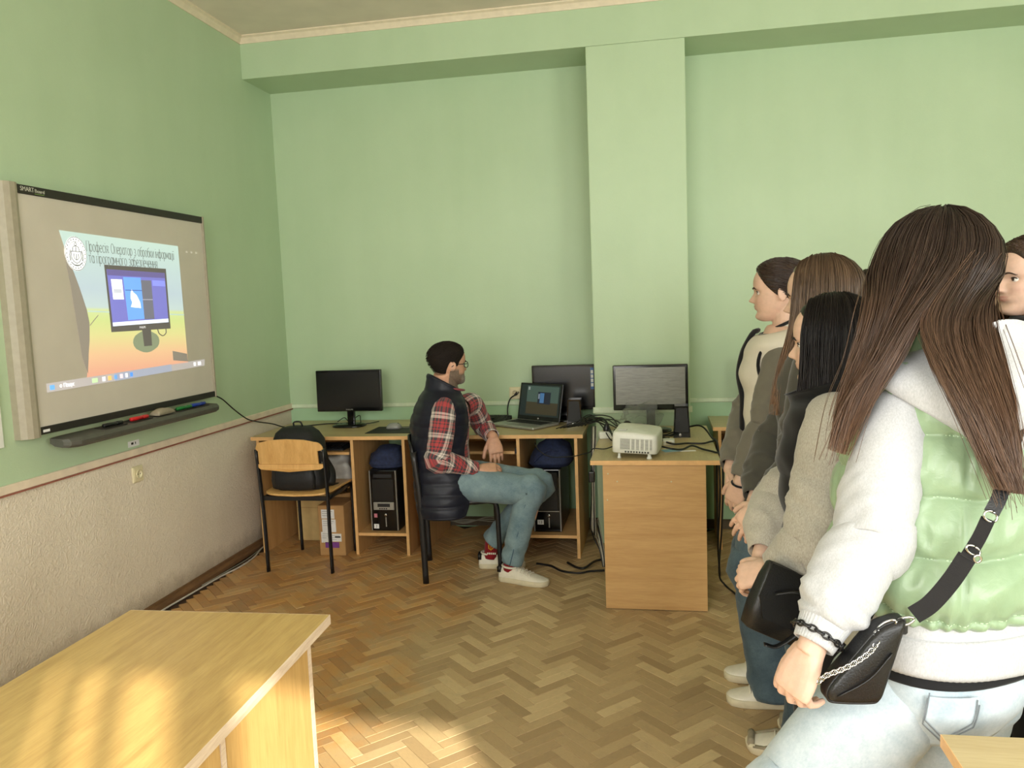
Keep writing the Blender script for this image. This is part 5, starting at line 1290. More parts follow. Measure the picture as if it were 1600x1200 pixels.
def denim(name, light, dark, thread=(190, 196, 200)):
    m = NT(name); tc = m.n.new('ShaderNodeTexCoord'); uv = tc.outputs['UV']; mp = m.node('ShaderNodeMapping', i_Vector=uv, i_Scale=(260, 60, 1))
    w = m.noise(mp.outputs[0], 3, 3, .6); a = m.noise(m.coords('Object'), 9, 5, .65); g = m.noise(m.coords('Object'), 160, 3, .6)
    f = m.math('ADD', m.math('MULTIPLY', a, .62), m.math('ADD', m.math('MULTIPLY', w, .2), m.math('MULTIPLY', g, .18)))
    m.set(m.ramp(f, [(.34, lin(dark)), (.66, lin(light))]), .85, 0, .2, Sheen_Weight=.1); m.bump(w, .15, .0015); return m.mat
def plaid():
    m = NT('red_white_navy_plaid'); tc = m.n.new('ShaderNodeTexCoord'); sp = m.node('ShaderNodeSeparateXYZ', i_0=tc.outputs['UV'])
    R_, N_, W_c, B_ = lin((176, 38, 46)), lin((30, 30, 44)), lin((226, 214, 204)), lin((24, 22, 30))
    def stripes(sock, per, off):
        f = m.math('FRACT', m.math('ADD', m.math('DIVIDE', sock, per), off))
        n = m.n.new('ShaderNodeValToRGB'); n.color_ramp.interpolation = 'CONSTANT'; m.link(f, n.inputs[0]); e = n.color_ramp.elements
        st = [(0, R_), (.10, N_), (.19, R_), (.27, N_), (.42, W_c), (.50, N_), (.53, W_c), (.66, N_), (.80, R_), (.88, B_), (.94, R_)]
        while len(e) < len(st): e.new(.5)
        for q, (p, c) in zip(e, st): q.position = p; q.color = c
        return n.outputs[0]
    a, b = stripes(sp.outputs[0], .105, .1), stripes(sp.outputs[1], .105, .3)
    c = m.mix(.5, a, b); v = m.coords('Object'); g = m.noise(v, 500, 2)
    m.set(m.mix(.12, c, m.mix(g, lin((40, 30, 36)), lin((230, 220, 214)))), .85, 0, .2, Sheen_Weight=.15); m.bump(g, .1, .001); return m.mat
M_PLAID = plaid()
M_NYLON = fabric('navy_quilted_nylon', (28, 30, 42), .42, .15, 400, .08, 40, .05)
M_JEANM = denim('mid_blue_denim', (138, 160, 164), (86, 110, 122))
M_JEAND = denim('dark_blue_denim', (88, 106, 116), (48, 64, 76))
M_JEANG = denim('grey_blue_denim', (84, 104, 114), (40, 58, 72))
M_JEANL = denim('light_washed_denim', (198, 207, 211), (146, 164, 176))
M_JEANK = fabric('black_trousers', (16, 16, 18), .8, .1)
M_SHOEW = plain('white_leather', (222, 216, 200), .45, var=.03); M_SOLE = plain('cream_rubber_sole', (208, 198, 170), .6, var=.03)
M_GUM = plain('gum_sole', (160, 116, 70), .6); M_SHOEB = plain('beige_grey_suede', (150, 140, 118), .8, var=.06)
M_SHOEBLK = plain('black_leather', (20, 20, 22), .4)
M_SOCK = fabric('red_knit_sock', (136, 24, 34), .9); M_YEL = plain('yellow_knit', (216, 168, 40), .8)
M_VESTW = fabric('white_vest_cloth', (206, 200, 184), .7, .04, 500, .1, 20, .1)
M_TRIM = fabric('black_trim', (18, 18, 20), .8, .05)
M_GREYJ = fabric('grey_washed_cotton', (108, 104, 92), .9, .06, 700, .12, 22, .2)
M_DGREY = fabric('dark_grey_cotton', (70, 68, 60), .9, .08, 700, .12, 22, .2)
M_HGREY = heather('grey_heather_knit', (176, 171, 158), (144, 139, 127))
M_HWHITE = heather('white_heather_knit', (188, 189, 190), (166, 167, 168))
M_BLKCL = fabric('black_cloth', (14, 14, 15), .8, .1, 500, .1)
def satin():
    m = NT('mint_green_satin'); v = m.coords('Object'); a = m.noise(v, 12, 4, .6); b = m.noise(v, 45, 4, .65, .6)
    m.set(m.ramp(a, [(.3, lin((130, 153, 120))), (.7, lin((144, 166, 133)))]), .36, 0, .45, Sheen_Weight=.1); m.bump(b, .22, .006); return m.mat
M_SATIN = satin()
SK_M = skin_mat('skin_man', (206, 158, 130), (176, 112, 98), beard=(128, 116, 102))
SK_F = skin_mat('skin_girls', (212, 176, 154), (178, 108, 100))
H_MAN = hair_mat('short_dark_hair', (30, 24, 20), (38, 31, 26), (60, 52, 44), .75, .2); H_A = hair_mat('dark_brown_hair', (40, 28, 20), (52, 36, 26), (66, 46, 32))
H_B = hair_mat('ash_brown_hair', (70, 54, 38), (104, 82, 60), (150, 112, 76)); H_C = hair_mat('black_hair', (18, 15, 13), (26, 21, 18), (40, 30, 24), .45, .3)
H_D = hair_mat('chestnut_hair', (34, 26, 20), (62, 47, 36), (114, 84, 62), .36, .45); H_E = hair_mat('brown_hair', (46, 32, 24), (72, 52, 38), (100, 74, 52))
BROW = plain('dark_brow_hair', (54, 38, 28), .8)

def leg_path(h, k, a, push=.012):
    h, k, a = V(h), V(k), V(a); f = ((k - h).normalized() - (a - k).normalized())
    kk = k + (f.normalized() * push if f.length > .02 else V())
    return [h, h.lerp(k, .5), h.lerp(k, .86), kk, k.lerp(a, .16), k.lerp(a, .55), a]
def cloth_disp(amp, f, sd, joints=(), cuff=0):
    def d(t, a, q):
        k = .45
        for j, w in joints: k += 1.1 * exp(-((t - j) / w) ** 2)
        v = crease(q, amp * k, f, sd, 1, 1, 1.5)
        for j, w in joints: v += amp * .9 * exp(-((t - j) / w) ** 2) * nz(t * 22 + 1.6 * sin(a + sd), a * .7, sd)
        return v
    return d
def shoe(parent, heel, toe, mat=None, sole=None, style='court', W=.047, name='shoe'):
    """a lace-up trainer from heel to toe on the floor"""
    h, t = V(heel), V(toe); d = (t - h); Ln = d.length; d.normalize(); r = V((d.y, -d.x, 0)); up_ = V((0, 0, 1)); mat = mat or M_SHOEW; sole = sole or M_SOLE
    tab = [(0, .030, .070), (.04, .036, .082), (.15, .038, .086), (.28, .039, .084), (.42, .043, .076), (.55, .047, .064), (.68, .049, .053), (.8, .047, .045), (.9, .040, .038), (.96, .030, .033), (1.0, .012, .028)]
    K = W / .047; mb = MB(); rings = []
    for i in range(29):
        f = i / 28; w, ht = cr(tab, f); w *= K; c = h + d * (Ln * f); rg = []
        for j in range(20):
            a = 2 * pi * j / 20; x = w * math.copysign(abs(cos(a)) ** .8, cos(a)); z = .020 + (max(0, sin(a)) ** .8) * (ht - .020) - (.006 if sin(a) < 0 else 0)
            rg.append(c + r * x * (1 if z < .05 else 1 - .28 * (z - .05) / .04) + up_ * z)
        rings.append(rg)
    mb.loft(rings); s = mb.build(name, mat, parent)
    mb = MB(); n = 40; o = []
    for j in range(n):
        a = 2 * pi * j / n; f = .5 - .5 * cos(a); w = cr(tab, max(.0, min(1, f)))[0] * K + .005; sg = 1 if sin(a) >= 0 else -1
        edge = min(1, min(f, 1 - f) / .05); o.append(h + d * (Ln * (f * 1.02 - .01)) + r * (sg * w * (.55 + .45 * edge ** .5)))
    if style == 'chunky': lv = ((0, .94), (.004, 1.0), (.026, 1.04), (.034, 1.0))
    else: lv = ((0, .97), (.003, 1.0), (.026, 1.0), (.028, .97))
    c0 = h + d * Ln * .5
    mb.loft([[c0 + (p - c0) * k + up_ * z for p in o] for z, k in lv]); mb.build('sole', sole, s)
    for i in range(5):
        f = .40 + i * .065; w, ht = cr(tab, f); c = h + d * (Ln * f); w *= K
        mb = MB(); mb.tube([c + r * (w * .62 * math.cos(q)) + up_ * (.012 + (ht - .008) * (.80 + .22 * sin(q))) for q in [pi * e / 8 for e in range(9)]], .0028, 6); mb.build('lace', mat if style == 'court' else M_SHOEW, s)
    if style == 'court':
        mb = MB(); mb.loft([[h + d * (Ln * f) + r * x + up_ * z for x, z in ((-.034 * K, .052), (-.036 * K, .082), (0, .088), (.036 * K, .082), (.034 * K, .052), (0, .05))] for f in (-.012, .06)]); mb.build('heel_tab', M_SHOEBLK, s)
    else:
        for sg in (-1, 1):
            mb = MB(); mb.tube([h + d * (Ln * f) + r * (sg * (cr(tab, f)[0] * K + .002)) + up_ * z for f, z in ((.05, .045), (.3, .05), (.5, .040), (.65, .046), (.8, .034), (.92, .030))], [(.010, .004)] * 6, 6); mb.build('overlay', M_SHOEB, s)
        mb = MB(); mb.tube([h + d * (Ln * .955) + r * (x * K) + up_ * .037 for x in (-.034, -.018, 0, .018, .034)], .012, 8); mb.build('toe_cap', M_SHOEB, s)
    mb = MB(); mb.tube([h + d * (Ln * (.20 + .145 * cos(a))) + r * (.034 * K * sin(a)) + up_ * (.083 - .004 * cos(a)) for a in [2 * pi * q / 24 for q in range(25)]], .006, 8); mb.build('collar', mat, s)
    return s
def hair_cap(parent, head, line, mat, off=.012, n=900, ln=.03, r=.0010, seed=4, sweep=(0, -.5, -.6), name='hair', taper=.35, strand_off=.004, extra=None):
    """close-cropped or tied-back hair: shell above a hairline plus strands lying along it"""
    mb = MB(); rows = []; U = []; NT_, NZ = 72, 26
    def P(th, v, o):
        zl = line(th); z = zl + (1 - zl) * v; e = min(1, v / taper) if taper else 1
        return head.surf(th, min(z, .999), o * (.15 + .85 * e))
    for i in range(NZ + 1):
        v = i / NZ; v = v ** 1.0; rows.append([P(2 * pi * j / NT_, v, off * (1 + .18 * nz(j * .35, v * 6, seed))) for j in range(NT_)]); U.append([(.25, .1 + .25 * v)] * (NT_ + 1))
    rows.insert(0, [P(2 * pi * j / NT_, 0, -.012) for j in range(NT_)]); U.insert(0, U[0])
    mb.loft(rows, cap=True, uvs=U); rnd = random.Random(seed); sw = V(sweep)
    for k in range(n):
        th = rnd.uniform(0, 2 * pi); v = rnd.random() ** .8; zl = line(th); z = zl + (1 - zl) * v; q = head_point(th, min(z, .995), head.nose, head.jaw); c = V((0, -.04, .6)); pts = []
        u = rnd.random(); L_ = ln * rnd.uniform(.6, 1.3) / head.H
        for i in range(6):
            o = (q - c); rr = o.length
            if i: q = q + sw * (L_ / 5); nq = q - c; q = c + nq.normalized() * (rr * .55 + nq.length * .45)
            e = min(1, v / taper) if taper else 1
            pts.append(head.M @ (q + (q - c).normalized() * ((off * (.15 + .85 * e) + strand_off * rnd.uniform(-.2, 1)) / head.H)))
        mb.tube(pts, [r, r, r, r * .9, r * .7, r * .3], 3, cap=False)
        for g in range(len(mb.uv) - 15, len(mb.uv)): mb.uv[g] = [(u, .4)] * 4
    if extra: extra(mb)
    return mb.build(name, mat, parent, fixn=False)
def line_table(tab):
    def f(th):
        a = abs((th + pi) % (2 * pi) - pi); return cr(tab, a)[0]
    return f
def glasses(parent, head, mat):
    g = None
    for s in (-1, 1):
        mb = MB(); pts = []
        for i in range(25):
            a = 2 * pi * i / 24; pts.append(head.M @ V((s * .150 + .098 * math.copysign(abs(cos(a)) ** .7, cos(a)), .405 - .06 * abs(s * .15 + .09 * cos(a)), .478 + .072 * math.copysign(abs(sin(a)) ** .8, sin(a)))))
        mb.tube(pts, .0022, 8); rim = mb.build('glasses_rim', mat, parent)
        mb = MB(); c = sum(pts[:-1], V()) / 24; mb.add(pts[:-1] + [c], [(i, (i + 1) % 24, 24) for i in range(24)]); mb.build('lens', M_LENS, rim)
        mb = MB(); mb.tube([head.M @ V(p) for p in ((s * .25, .385, .505), (s * .325, .30, .505), (s * .36, .1, .50), (s * .365, -.05, .49), (s * .36, -.12, .44))], .0022, 6); mb.build('glasses_arm', mat, parent)
    mb = MB(); mb.tube([head.M @ V(p) for p in ((-.055, .40, .49), (0, .425, .50), (.055, .40, .49))], .0022, 6); mb.build('glasses_bridge', mat, parent)
def lens_mat():
    m = NT('spectacle_lens'); t = m.n.new('ShaderNodeBsdfTransparent'); g = m.n.new('ShaderNodeBsdfGlossy'); g.inputs['Roughness'].default_value = .03; t.inputs[0].default_value = (.93, .96, .94, 1)
    x = m.n.new('ShaderNodeMixShader'); x.inputs[0].default_value = .08; m.link(t.outputs[0], x.inputs[1]); m.link(g.outputs[0], x.inputs[2]); m.link(x.outputs[0], m.n['Material Output'].inputs[0]); return m.mat
M_LENS = lens_mat()

# ------------------------------------------------------------------ the seated man
def seated_man():
    t = thing('person', 'seated man in navy vest, plaid shirt and jeans looking towards the laptop', 'person', (1.45, -.95, 0))
    azp, azc = radians(13.4), radians(24)
    hd_ = Head((1.432, -.968, 1.196), radians(44), nod=radians(3), H=.233, nose=1.1, jaw=1.1)
    J = dict(neck=(1.415, -.965, 1.045), sho_r=(1.435, -1.115, .965), elb_r=(1.408, -1.185, .695), wri_r=(1.596, -1.058, .618), sho_l=(1.505, -.80, .955), elb_l=(1.535, -.640, .800), wri_l=(1.632, -.80, .755),
             hip_r=(1.43, -1.045, .545), kne_r=(1.880, -1.065, .500), ank_r=(1.765, -1.070, .100), hip_l=(1.43, -.865, .545), kne_l=(1.908, -.885, .495), ank_l=(1.615, -.860, .150), toe_r=(1.93, -1.14, 0), toe_l=(1.73, -.845, 0))
    lv = [(0, 1.395, -.955, .50, azp, .16, .11, .12, .85), (.15, 1.39, -.955, .58, azp, .16, .12, .12, .85), (.4, 1.38, -.955, .72, azp, .145, .12, .10, .85), (.7, 1.395, -.955, .86, azc, .165, .115, .105, .85), (.9, 1.415, -.957, .965, azc, .155, .085, .09, .85), (1, 1.42, -.962, 1.03, azc, .07, .06, .065, .95)]
    J['trunk'] = lv
    def beard(q):
        if q.y < -.12 or q.z > .42: return 0
        side = max(0, min(1, (abs(q.x) - .17) / .05)); m = max(0, min(1, (.30 - q.z) / .06)) if q.y > .12 else max(0, min(1, (.40 - q.z) / .06))
        lips = exp(-((q.z - .237) / .032) ** 4) * (abs(q.x) < .12) * (q.y > .3)
        m2 = 1 if (abs(q.x) < .15 and .255 < q.z < .31 and q.y > .3) else 0
        return max(m * (1 - .9 * lips), m2) * .9
    hands = [dict(wrist=J['wri_r'], fdir=(.93, .30, -.04), back=(-.05, -.55, .80), side=-1, size=1.08, curls=((30, 30, 20), (38, 34, 20), (42, 36, 20), (45, 36, 20)), thumb=(30, 25, 15), arm=J['elb_r'], spread=2),
             dict(wrist=J['wri_l'], fdir=(.22, -.34, -.91), back=(.35, -.86, .35), side=1, size=1.08, curls=((12, 18, 12), (16, 20, 12), (18, 22, 14), (20, 24, 14)), thumb=(34, 12, 10), arm=J['elb_l'], spread=3)]
    build_body(t, hd_, J, SK_M, hands, tint=beard, neck_r=.060)
    face_details(t, hd_, plain('man_brow', (48, 38, 30), .8), brow=.012)
    line = line_table([(0, .83), (.5, .82), (.85, .74), (1.1, .66), (1.3, .56), (1.42, .44), (1.55, .48), (1.75, .56), (2.0, .42), (2.4, .27), (pi, .22)])
    hair_cap(t, hd_, line, H_MAN, .008, 2200, .022, .0009, 5, (0, -.75, -.25), taper=.45)
    # beard shell
    mb = MB(); rows = []
    for i in range(15):
        z = -.005 + .26 * i / 14
        rows.append([hd_.surf(-1.15 + 2.3 * j / 30, max(.004, z), .009 * (min(1, (14 - i) / 4) * min(1, j / 4, (30 - j) / 4)) * (1 + .35 * nz(j * .8, i * .8, 2)) - .0015) for j in range(31)])
    mb.loft(rows, cap=False, closed=False); mb.build('beard', fabric('grey_beard', (140, 130, 116), .9, .22, 900, .4, 220), t)
    glasses(t, hd_, M_BLACKP)
    # plaid shirt: trunk and sleeves in one garment
    mb = MB(); tl = [(q[0],) + q[1:5] + (q[5] + .020, q[6] + .018, q[7] + .012, q[8]) for q in lv]; tl[-1] = (1, 1.418, -.962, 1.045, azc, .074, .066, .072, .95)
    torso_loft(mb, tl, 52, 40, lambda a, t_, p, px, py: crease(p, .008, 11, 2))
    for s in 'rl':
        sh, el, wr = V(J['sho_' + s]), V(J['elb_' + s]), V(J['wri_' + s]); inn = V((1.43, -.96, .95))
        pts = [sh.lerp(inn, .45) - V((0, 0, .02)), sh - V((0, 0, .012)), sh.lerp(el, .45), sh.lerp(el, .88), el + (el - sh.lerp(wr, .5)).normalized() * .012, el.lerp(wr, .2), el.lerp(wr, .6), el.lerp(wr, .95)]
        limb(mb, pts, [(0, .066), (.18, .070), (.4, .068), (.6, .062), (.75, .056), (.92, .046), (1, .040)], 34, .009, cloth_disp(.010, 15, 3 if s == 'r' else 7, ((.58, .14), (.9, .08))), uv0=.02 if s == 'r' else .05)
    mb.tube([(V((1.424, -.964, 1.045)) + V((.078 * cos(a), .072 * sin(a), .014 * cos(a + 2.4) + .012))) for a in [2 * pi * i / 28 for i in range(29)]], (.016, .007), 8)
    mb.build('plaid_shirt', M_PLAID, t)
    # quilted vest, open at the front, hem hanging over the chair edge
    vl = [(0, 1.400, -.985, .375, azp, .225, .12, .175, .8), (.08, 1.390, -.975, .44, azp, .222, .155, .175, .8), (.25, 1.372, -.962, .58, azp, .208, .17, .165, .8), (.45, 1.362, -.957, .72, azp, .198, .165, .160, .8), (.62, 1.368, -.955, .84, azc, .202, .160, .165, .8), (.76, 1.385, -.957, .93, azc, .208, .140, .165, .8), (.85, 1.400, -.96, .99, azc, .192, .115, .150, .85), (.90, 1.410, -.962, 1.025, azc, .145, .105, .130, .9), (.94, 1.414, -.963, 1.05, azc, .105, .095, .112, .95), (1.0, 1.410, -.964, 1.095, azc, .090, .086, .098, .95)]
    def quilt(a, t_, p, px, py): return .008 * abs(sin(pi * (p.z * 1.0) / .062)) ** .35 - .004 + crease(p, .011, 10, 4)
    def vest_open(gap):
        rows = []; inner = []; NA = 64; NR = 110
        for i in range(NR + 1):
            tt = i / NR; x, y, z, az, w, df, db, e = cr(vl, tt); F, R = azv(az); rg = []; ri = []
            g = gap * (1.0 - .0 * tt)
            for j in range(NA + 1):
                a = g + (2 * pi - 2 * g) * j / NA + .55 * 0; c, s_ = cos(a), sin(a); px = w * math.copysign(abs(s_) ** e, s_); py = (df if c > 0 else db) * math.copysign(abs(c) ** e, c)
                p = V((x, y, z)) + R * px + F * py; p.z -= max(0, (tt - .8) / .2) ** 1.5 * (py * .55 + .012); nr = (R * (px / w ** 2) + F * (py / (df if c > 0 else db) ** 2)).normalized(); k = min(1, j / 3, (NA - j) / 3)
                rg.append(p + nr * quilt(a, tt, p, px, py) * k); ri.append(p - nr * .014)
            rows.append(rg); inner.append(ri)
        mb = MB(); mb.loft(rows, cap=False, closed=False); mb.loft(inner, cap=False, closed=False)
        for e in (0, -1): mb.tube([r[e].lerp(q[e], .5) for r, q in zip(rows, inner)], .009, 6)
        mb.tube([a.lerp(b, .5) for a, b in zip(rows[0], inner[0])], .009, 6); mb.tube([a.lerp(b, .5) for a, b in zip(rows[-1], inner[-1])], .010, 8)
        return mb
    mb = vest_open(.72)
    mb.build('quilted_vest', M_NYLON, t)
    # jeans
    mb = MB(); jl = [(0, 1.43, -.955, .485, azp, .165, .11, .12, .8), (.4, 1.41, -.955, .55, azp, .178, .12, .13, .8), (1, 1.39, -.955, .66, azp, .165, .13, .12, .8)]
    torso_loft(mb, jl, 44, 16, lambda a, t_, p, px, py: crease(p, .006, 10, 3))
    for s in 'rl':
        limb(mb, leg_path(J['hip_' + s], J['kne_' + s], J['ank_' + s], .02), [(0, .098), (.25, .090), (.45, .080), (.53, .078), (.62, .072), (.8, .066), (1, .060)], 36, .011, cloth_disp(.009, 11, 5 if s == 'r' else 9, ((.53, .10), (.93, .09), (.06, .1))))
    mb.build('jeans', M_JEANM, t)
    # stitched outseam on the near leg
    pth = spline(leg_path(J['hip_r'], J['kne_r'], J['ank_r'], .02), 10); mb = MB(); mb.tube([p + V((0, -.079 + .018 * i / len(pth), .0)) for i, p in enumerate(pth)][8:], .0022, 5); mb.build('outseam', plain('seam_thread', (64, 90, 108), .8), t)
    for s in 'rl':
        a = V(J['ank_' + s]); mb = MB(); d = V((0, 0, 1)); limb(mb, [a + V((.012, 0, .035)), a + V((0, 0, 0)), V((a.x - .012, a.y, .055))], [(0, .044), (1, .040)], 20, .01); sk = mb.build('sock', M_SOCK, t)
        if s == 'l':
            for pts in ([(-.012, .03), (-.012, .008), (0, 0), (.012, .008), (.012, .03)], [(0, .034), (0, -.004)]):
                mb = MB(); mb.tube([a + V((x, -.0435, z - .035)) for x, z in pts], .0026, 5); mb.build('trident_mark', M_YEL, sk)
            for k in range(5):
                mb = MB(); mb.box(a.x - .024 + k * .011, a.x - .016 + k * .011, a.y - .0445, a.y - .042, a.z - .062, a.z - .052); mb.build('knit_letter', M_SHOEW, sk)
    s1 = shoe(t, (1.700, -1.060, 0), (1.975, -1.145, 0), sole=M_SOLE); shoe(t, (1.535, -.862, 0), (1.80, -.842, 0))
    return t
seated_man()
# ------------------------------------------------------------------ standing students
BODY = [(.78, .165, .10, .105), (.88, .172, .105, .120), (.95, .160, .105, .110), (1.04, .134, .10, .090), (1.14, .138, .108, .095), (1.22, .150, .120, .10), (1.30, .160, .105, .10), (1.345, .158, .084, .088), (1.38, .118, .07, .078), (1.405, .068, .06, .062), (1.43, .056, .056, .056)]
def lv_of(x, y, az, k, zs, add=(0, 0, 0), loose=0, e=.82, lean=(0, 0), twist=0):
    """clothing levels from the body table; add = extra (width, front, back)"""
    F, R = azv(az); out = []
    for z in zs:
        w, df, db = cr(BODY, z); lo = loose * max(0, min(1, (1.33 - z) / .08)); w = max(w, lo); f = (z - .9) / .5
        d = 1.0 if z < 1.36 else max(.35, 1 - (z - 1.36) * 9)
        out.append((z, x + F.x * lean[0] * f + R.x * lean[1] * f, y + F.y * lean[0] * f + R.y * lean[1] * f, z * k, az + twist * f, (w + add[0] * d) * k, (max(df, lo * .68) + add[1] * d) * k, (max(db, lo * .62) + add[2] * d) * k, e))
    return out
def girl_base(label, x, y, az, k, head, arms, stance=(.09, .02), foot_az=None, toes=None, shift=(0, 0)):
    F, R = azv(az); t = thing('person', label, 'person', (x, y, 0), 'students watching the board'); P = lambda a, b, z: V((x, y, 0)) + R * (a * k) + F * (b * k) + V((0, 0, z * k))
    J = dict(neck=P(0, -.015, 1.395)); fz = foot_az if foot_az is not None else az; FF, FR = azv(fz)
    for s, sg in (('r', 1), ('l', -1)):
        J['sho_' + s] = P(sg * .155, -.01, 1.325); J['hip_' + s] = P(sg * .085, -.005, .87)
        J['elb_' + s], J['wri_' + s] = (V(q) for q in arms[s][:2])
        an = P(sg * stance[0] + shift[0], sg * stance[1] + shift[1], .075); J['ank_' + s] = an; J['kne_' + s] = (J['hip_' + s] + an) / 2 + F * .015 + V((0, 0, .02))
        J['toe_' + s] = an + FF * .16
    J['trunk'] = lv_of(x, y, az, k, (.80, .88, .95, 1.04, 1.14, 1.22, 1.30, 1.345, 1.38, 1.405))
    return t, J, P, FF
def arm_sleeve(mb, J, s, inn, rad, amp=.009, sd=1, end=.95, cuff=None, n=32, mi=0, drop=.008):
    sh, el, wr = V(J['sho_' + s]), V(J['elb_' + s]), V(J['wri_' + s]); b = el + (el - sh.lerp(wr, .5)).normalized() * .010
    pts = [sh.lerp(V(inn), .5) - V((0, 0, drop)), sh - V((0, 0, drop)), sh.lerp(el, .45), sh.lerp(el, .88), b, el.lerp(wr, .2), el.lerp(wr, .6), el.lerp(wr, end)]
    return limb(mb, pts, rad, n, .010, cloth_disp(amp, 13, sd, ((.55, .14), (.88, .08))), mi=mi)
def trousers(t, J, lvls, mat, rad, amp=.008, sd=2, name='jeans', hemlift=.0, top=1.0):
    mb = MB(); torso_loft(mb, lvls, 44, 20, lambda a, tt, p, px, py: crease(p, .005, 9, sd))
    for s in 'rl':
        a = V(J['ank_' + s]); a = V((a.x, a.y, .035 + hemlift)); limb(mb, leg_path(J['hip_' + s], J['kne_' + s], a, .01), rad, 34, .013, cloth_disp(amp, 9, sd + (3 if s == 'r' else 6), ((.5, .12), (.95, .07), (.05, .1))))
    return mb.build(name, mat, t)
def student_shoes(t, J, FF, **kw):
    for s in 'rl':
        a = V(J['ank_' + s]); h = V((a.x, a.y, 0)) - FF * .055; shoe(t, h, h + FF * kw.get('L', .25), **{q: v for q, v in kw.items() if q != 'L'})
LINE_F = line_table([(0, .84), (.5, .82), (.9, .72), (1.15, .60), (1.35, .50), (1.6, .40), (1.9, .38), (2.3, .30), (pi, .22)])
LINE_G = line_table([(0, .87), (.5, .86), (.9, .80), (1.15, .72), (1.35, .62), (1.6, .48), (1.9, .40), (2.3, .30), (pi, .22)])
R_JEAN = [(0, .098), (.25, .092), (.5, .084), (.75, .086), (1, .090)]

# girl in the white vest with black piping, farthest in the row
az = radians(166); xA, yA = 3.045, -2.085
head = Head((3.030, -2.075, 1.525), radians(168), nod=radians(2), H=.226, nose=1.0)
arms = dict(l=((2.955, -2.285, 1.045), (2.858, -2.335, .850)), r=((2.93, -1.95, 1.05), (2.835, -2.19, .862)))
tA, J, P, FF = girl_base('girl in white vest with black piping and grey sleeves, farthest in the row', xA, yA, az, .995, head, arms, stance=(.095, .02), foot_az=radians(178), shift=(-.13, .015))
for q_ in 'lr': J['kne_' + q_] += FF * .055; J['hip_' + q_] += FF * .015
build_body(tA, head, J, SK_F, [dict(wrist=J['wri_l'], fdir=(-.25, .25, -.9), back=(-.55, -.8, .05), side=1, size=.95, curls=((18, 22, 12),) * 4, arm=J['elb_l']), dict(wrist=J['wri_r'], fdir=(-.1, -.45, -.85), back=(-.9, .2, .1), side=-1, size=.95, curls=((24, 26, 14),) * 4, arm=J['elb_r'])])
face_details(tA, head, BROW)
def bun(mb):
    for g in range(260):
        a = random.Random(g).uniform(0, 6.28); b = random.Random(g + 999).uniform(.2, 1); c = V((0, -.50, .55)); pts = []
        for i in range(7):
            q = a + i * .32; pts.append(head.M @ (c + V((cos(q) * .13 * b, -.04 - .07 * (1 - b * b), sin(q) * .15 * b))))
        mb.tube(pts, .0016, 3, cap=False)
        for k in range(len(mb.uv) - 18, len(mb.uv)): mb.uv[k] = [(random.Random(g + 5).random(), .3)] * 4
    s0 = len(mb.f); mb.ball(head.M @ V((0, -.50, .55)), .030, 16, 10)
    for k in range(s0, len(mb.f)): mb.uv[k] = [(.2, .2)] * len(mb.f[k])
hair_cap(tA, head, LINE_F, H_A, .010, 2200, .075, .0010, 6, (0, -.85, -.25), taper=.3, extra=bun)
inn = P(0, 0, 1.30); mb = MB()
torso_loft(mb, lv_of(xA, yA, az, .995, (.86, .95, 1.04, 1.14, 1.22, 1.30, 1.345, 1.375), (.012, .012, .012), .145), 44, 36, lambda a, tt, p, px, py: crease(p, .006, 10, 1))
for s in 'lr': arm_sleeve(mb, J, s, inn, [(0, .056), (.2, .064), (.45, .062), (.6, .063), (.85, .056), (1, .040)], .011, 4 if s == 'l' else 8, drop=.036)
mb.build('grey_sweatshirt', M_GREYJ, tA)
mb = MB(); vl = lv_of(xA, yA, az, .995, (.84, .88, .95, 1.04, 1.14, 1.22, 1.30, 1.345, 1.38, 1.405, 1.43), (.040, .038, .034), .160)
vl[-1] = vl[-1][:3] + (1.392,) + (vl[-1][4],) + (.076, .080, .078, .95); vl[-2] = vl[-2][:3] + (1.378,) + (vl[-2][4],) + (.088, .088, .088, .95)
torso_loft(mb, vl, 60, 56, lambda a, tt, p, px, py: .006 * sin(p.z * 48) * .5 + crease(p, .010, 8, 6), tilt=.45); vst = mb.build('white_vest', M_VESTW, tA)
F, R = azv(az)
def strip_on(levels, ang, z0, z1, off, w, mat, name, parent, n=40, wav=0):
    mb = MB(); pts = []
    for i in range(n + 1):
        z = z0 + (z1 - z0) * i / n; x, y, zz, az_, ww, df, db, e = cr(levels, z); Fv, Rv = azv(az_); a = ang + wav * sin(z * 21); c, s = cos(a), sin(a)
        px = (ww + off) * math.copysign(abs(s) ** e, s); py = ((df if c > 0 else db) + off) * math.copysign(abs(c) ** e, c); pts.append(V((x, y, zz)) + Rv * px + Fv * py)
    mb.tube(pts, w, 8); return mb.build(name, mat, parent)
strip_on(vl, -.28, .845, 1.395, .004, (.018, .010), M_TRIM, 'front_piping', tA, wav=.10)
mb = MB(); x, y, zz, a_, ww, df, db, e = vl[-1][1:]; Fv, Rv = azv(a_); mb.tube([V((x, y, zz + .004 - .45 * df * sin(q))) + Rv * (ww * cos(q)) + Fv * (df * sin(q)) for q in [2 * pi * i / 30 for i in range(31)]], .006, 8); mb.build('collar_piping', M_TRIM, tA)
c = P(-.188, .0, 1.265)
mb = MB(); mb.tube([c + F * (.070 * cos(q)) + V((0, 0, .092 * sin(q))) + R * (.034 * max(0, sin(q)) ** 2 - .004) for q in [2 * pi * i / 30 for i in range(31)]], .006, 8); mb.build('armhole_piping', M_TRIM, tA)
trousers(tA, J, lv_of(xA, yA, az, .995, (.78, .88, .95, 1.0), (.015, .012, .012), .155), M_JEAND, [(0, .105), (.25, .112), (.5, .112), (.75, .108), (1, .100)], .012, 2)
student_shoes(tA, J, FF, L=.245)
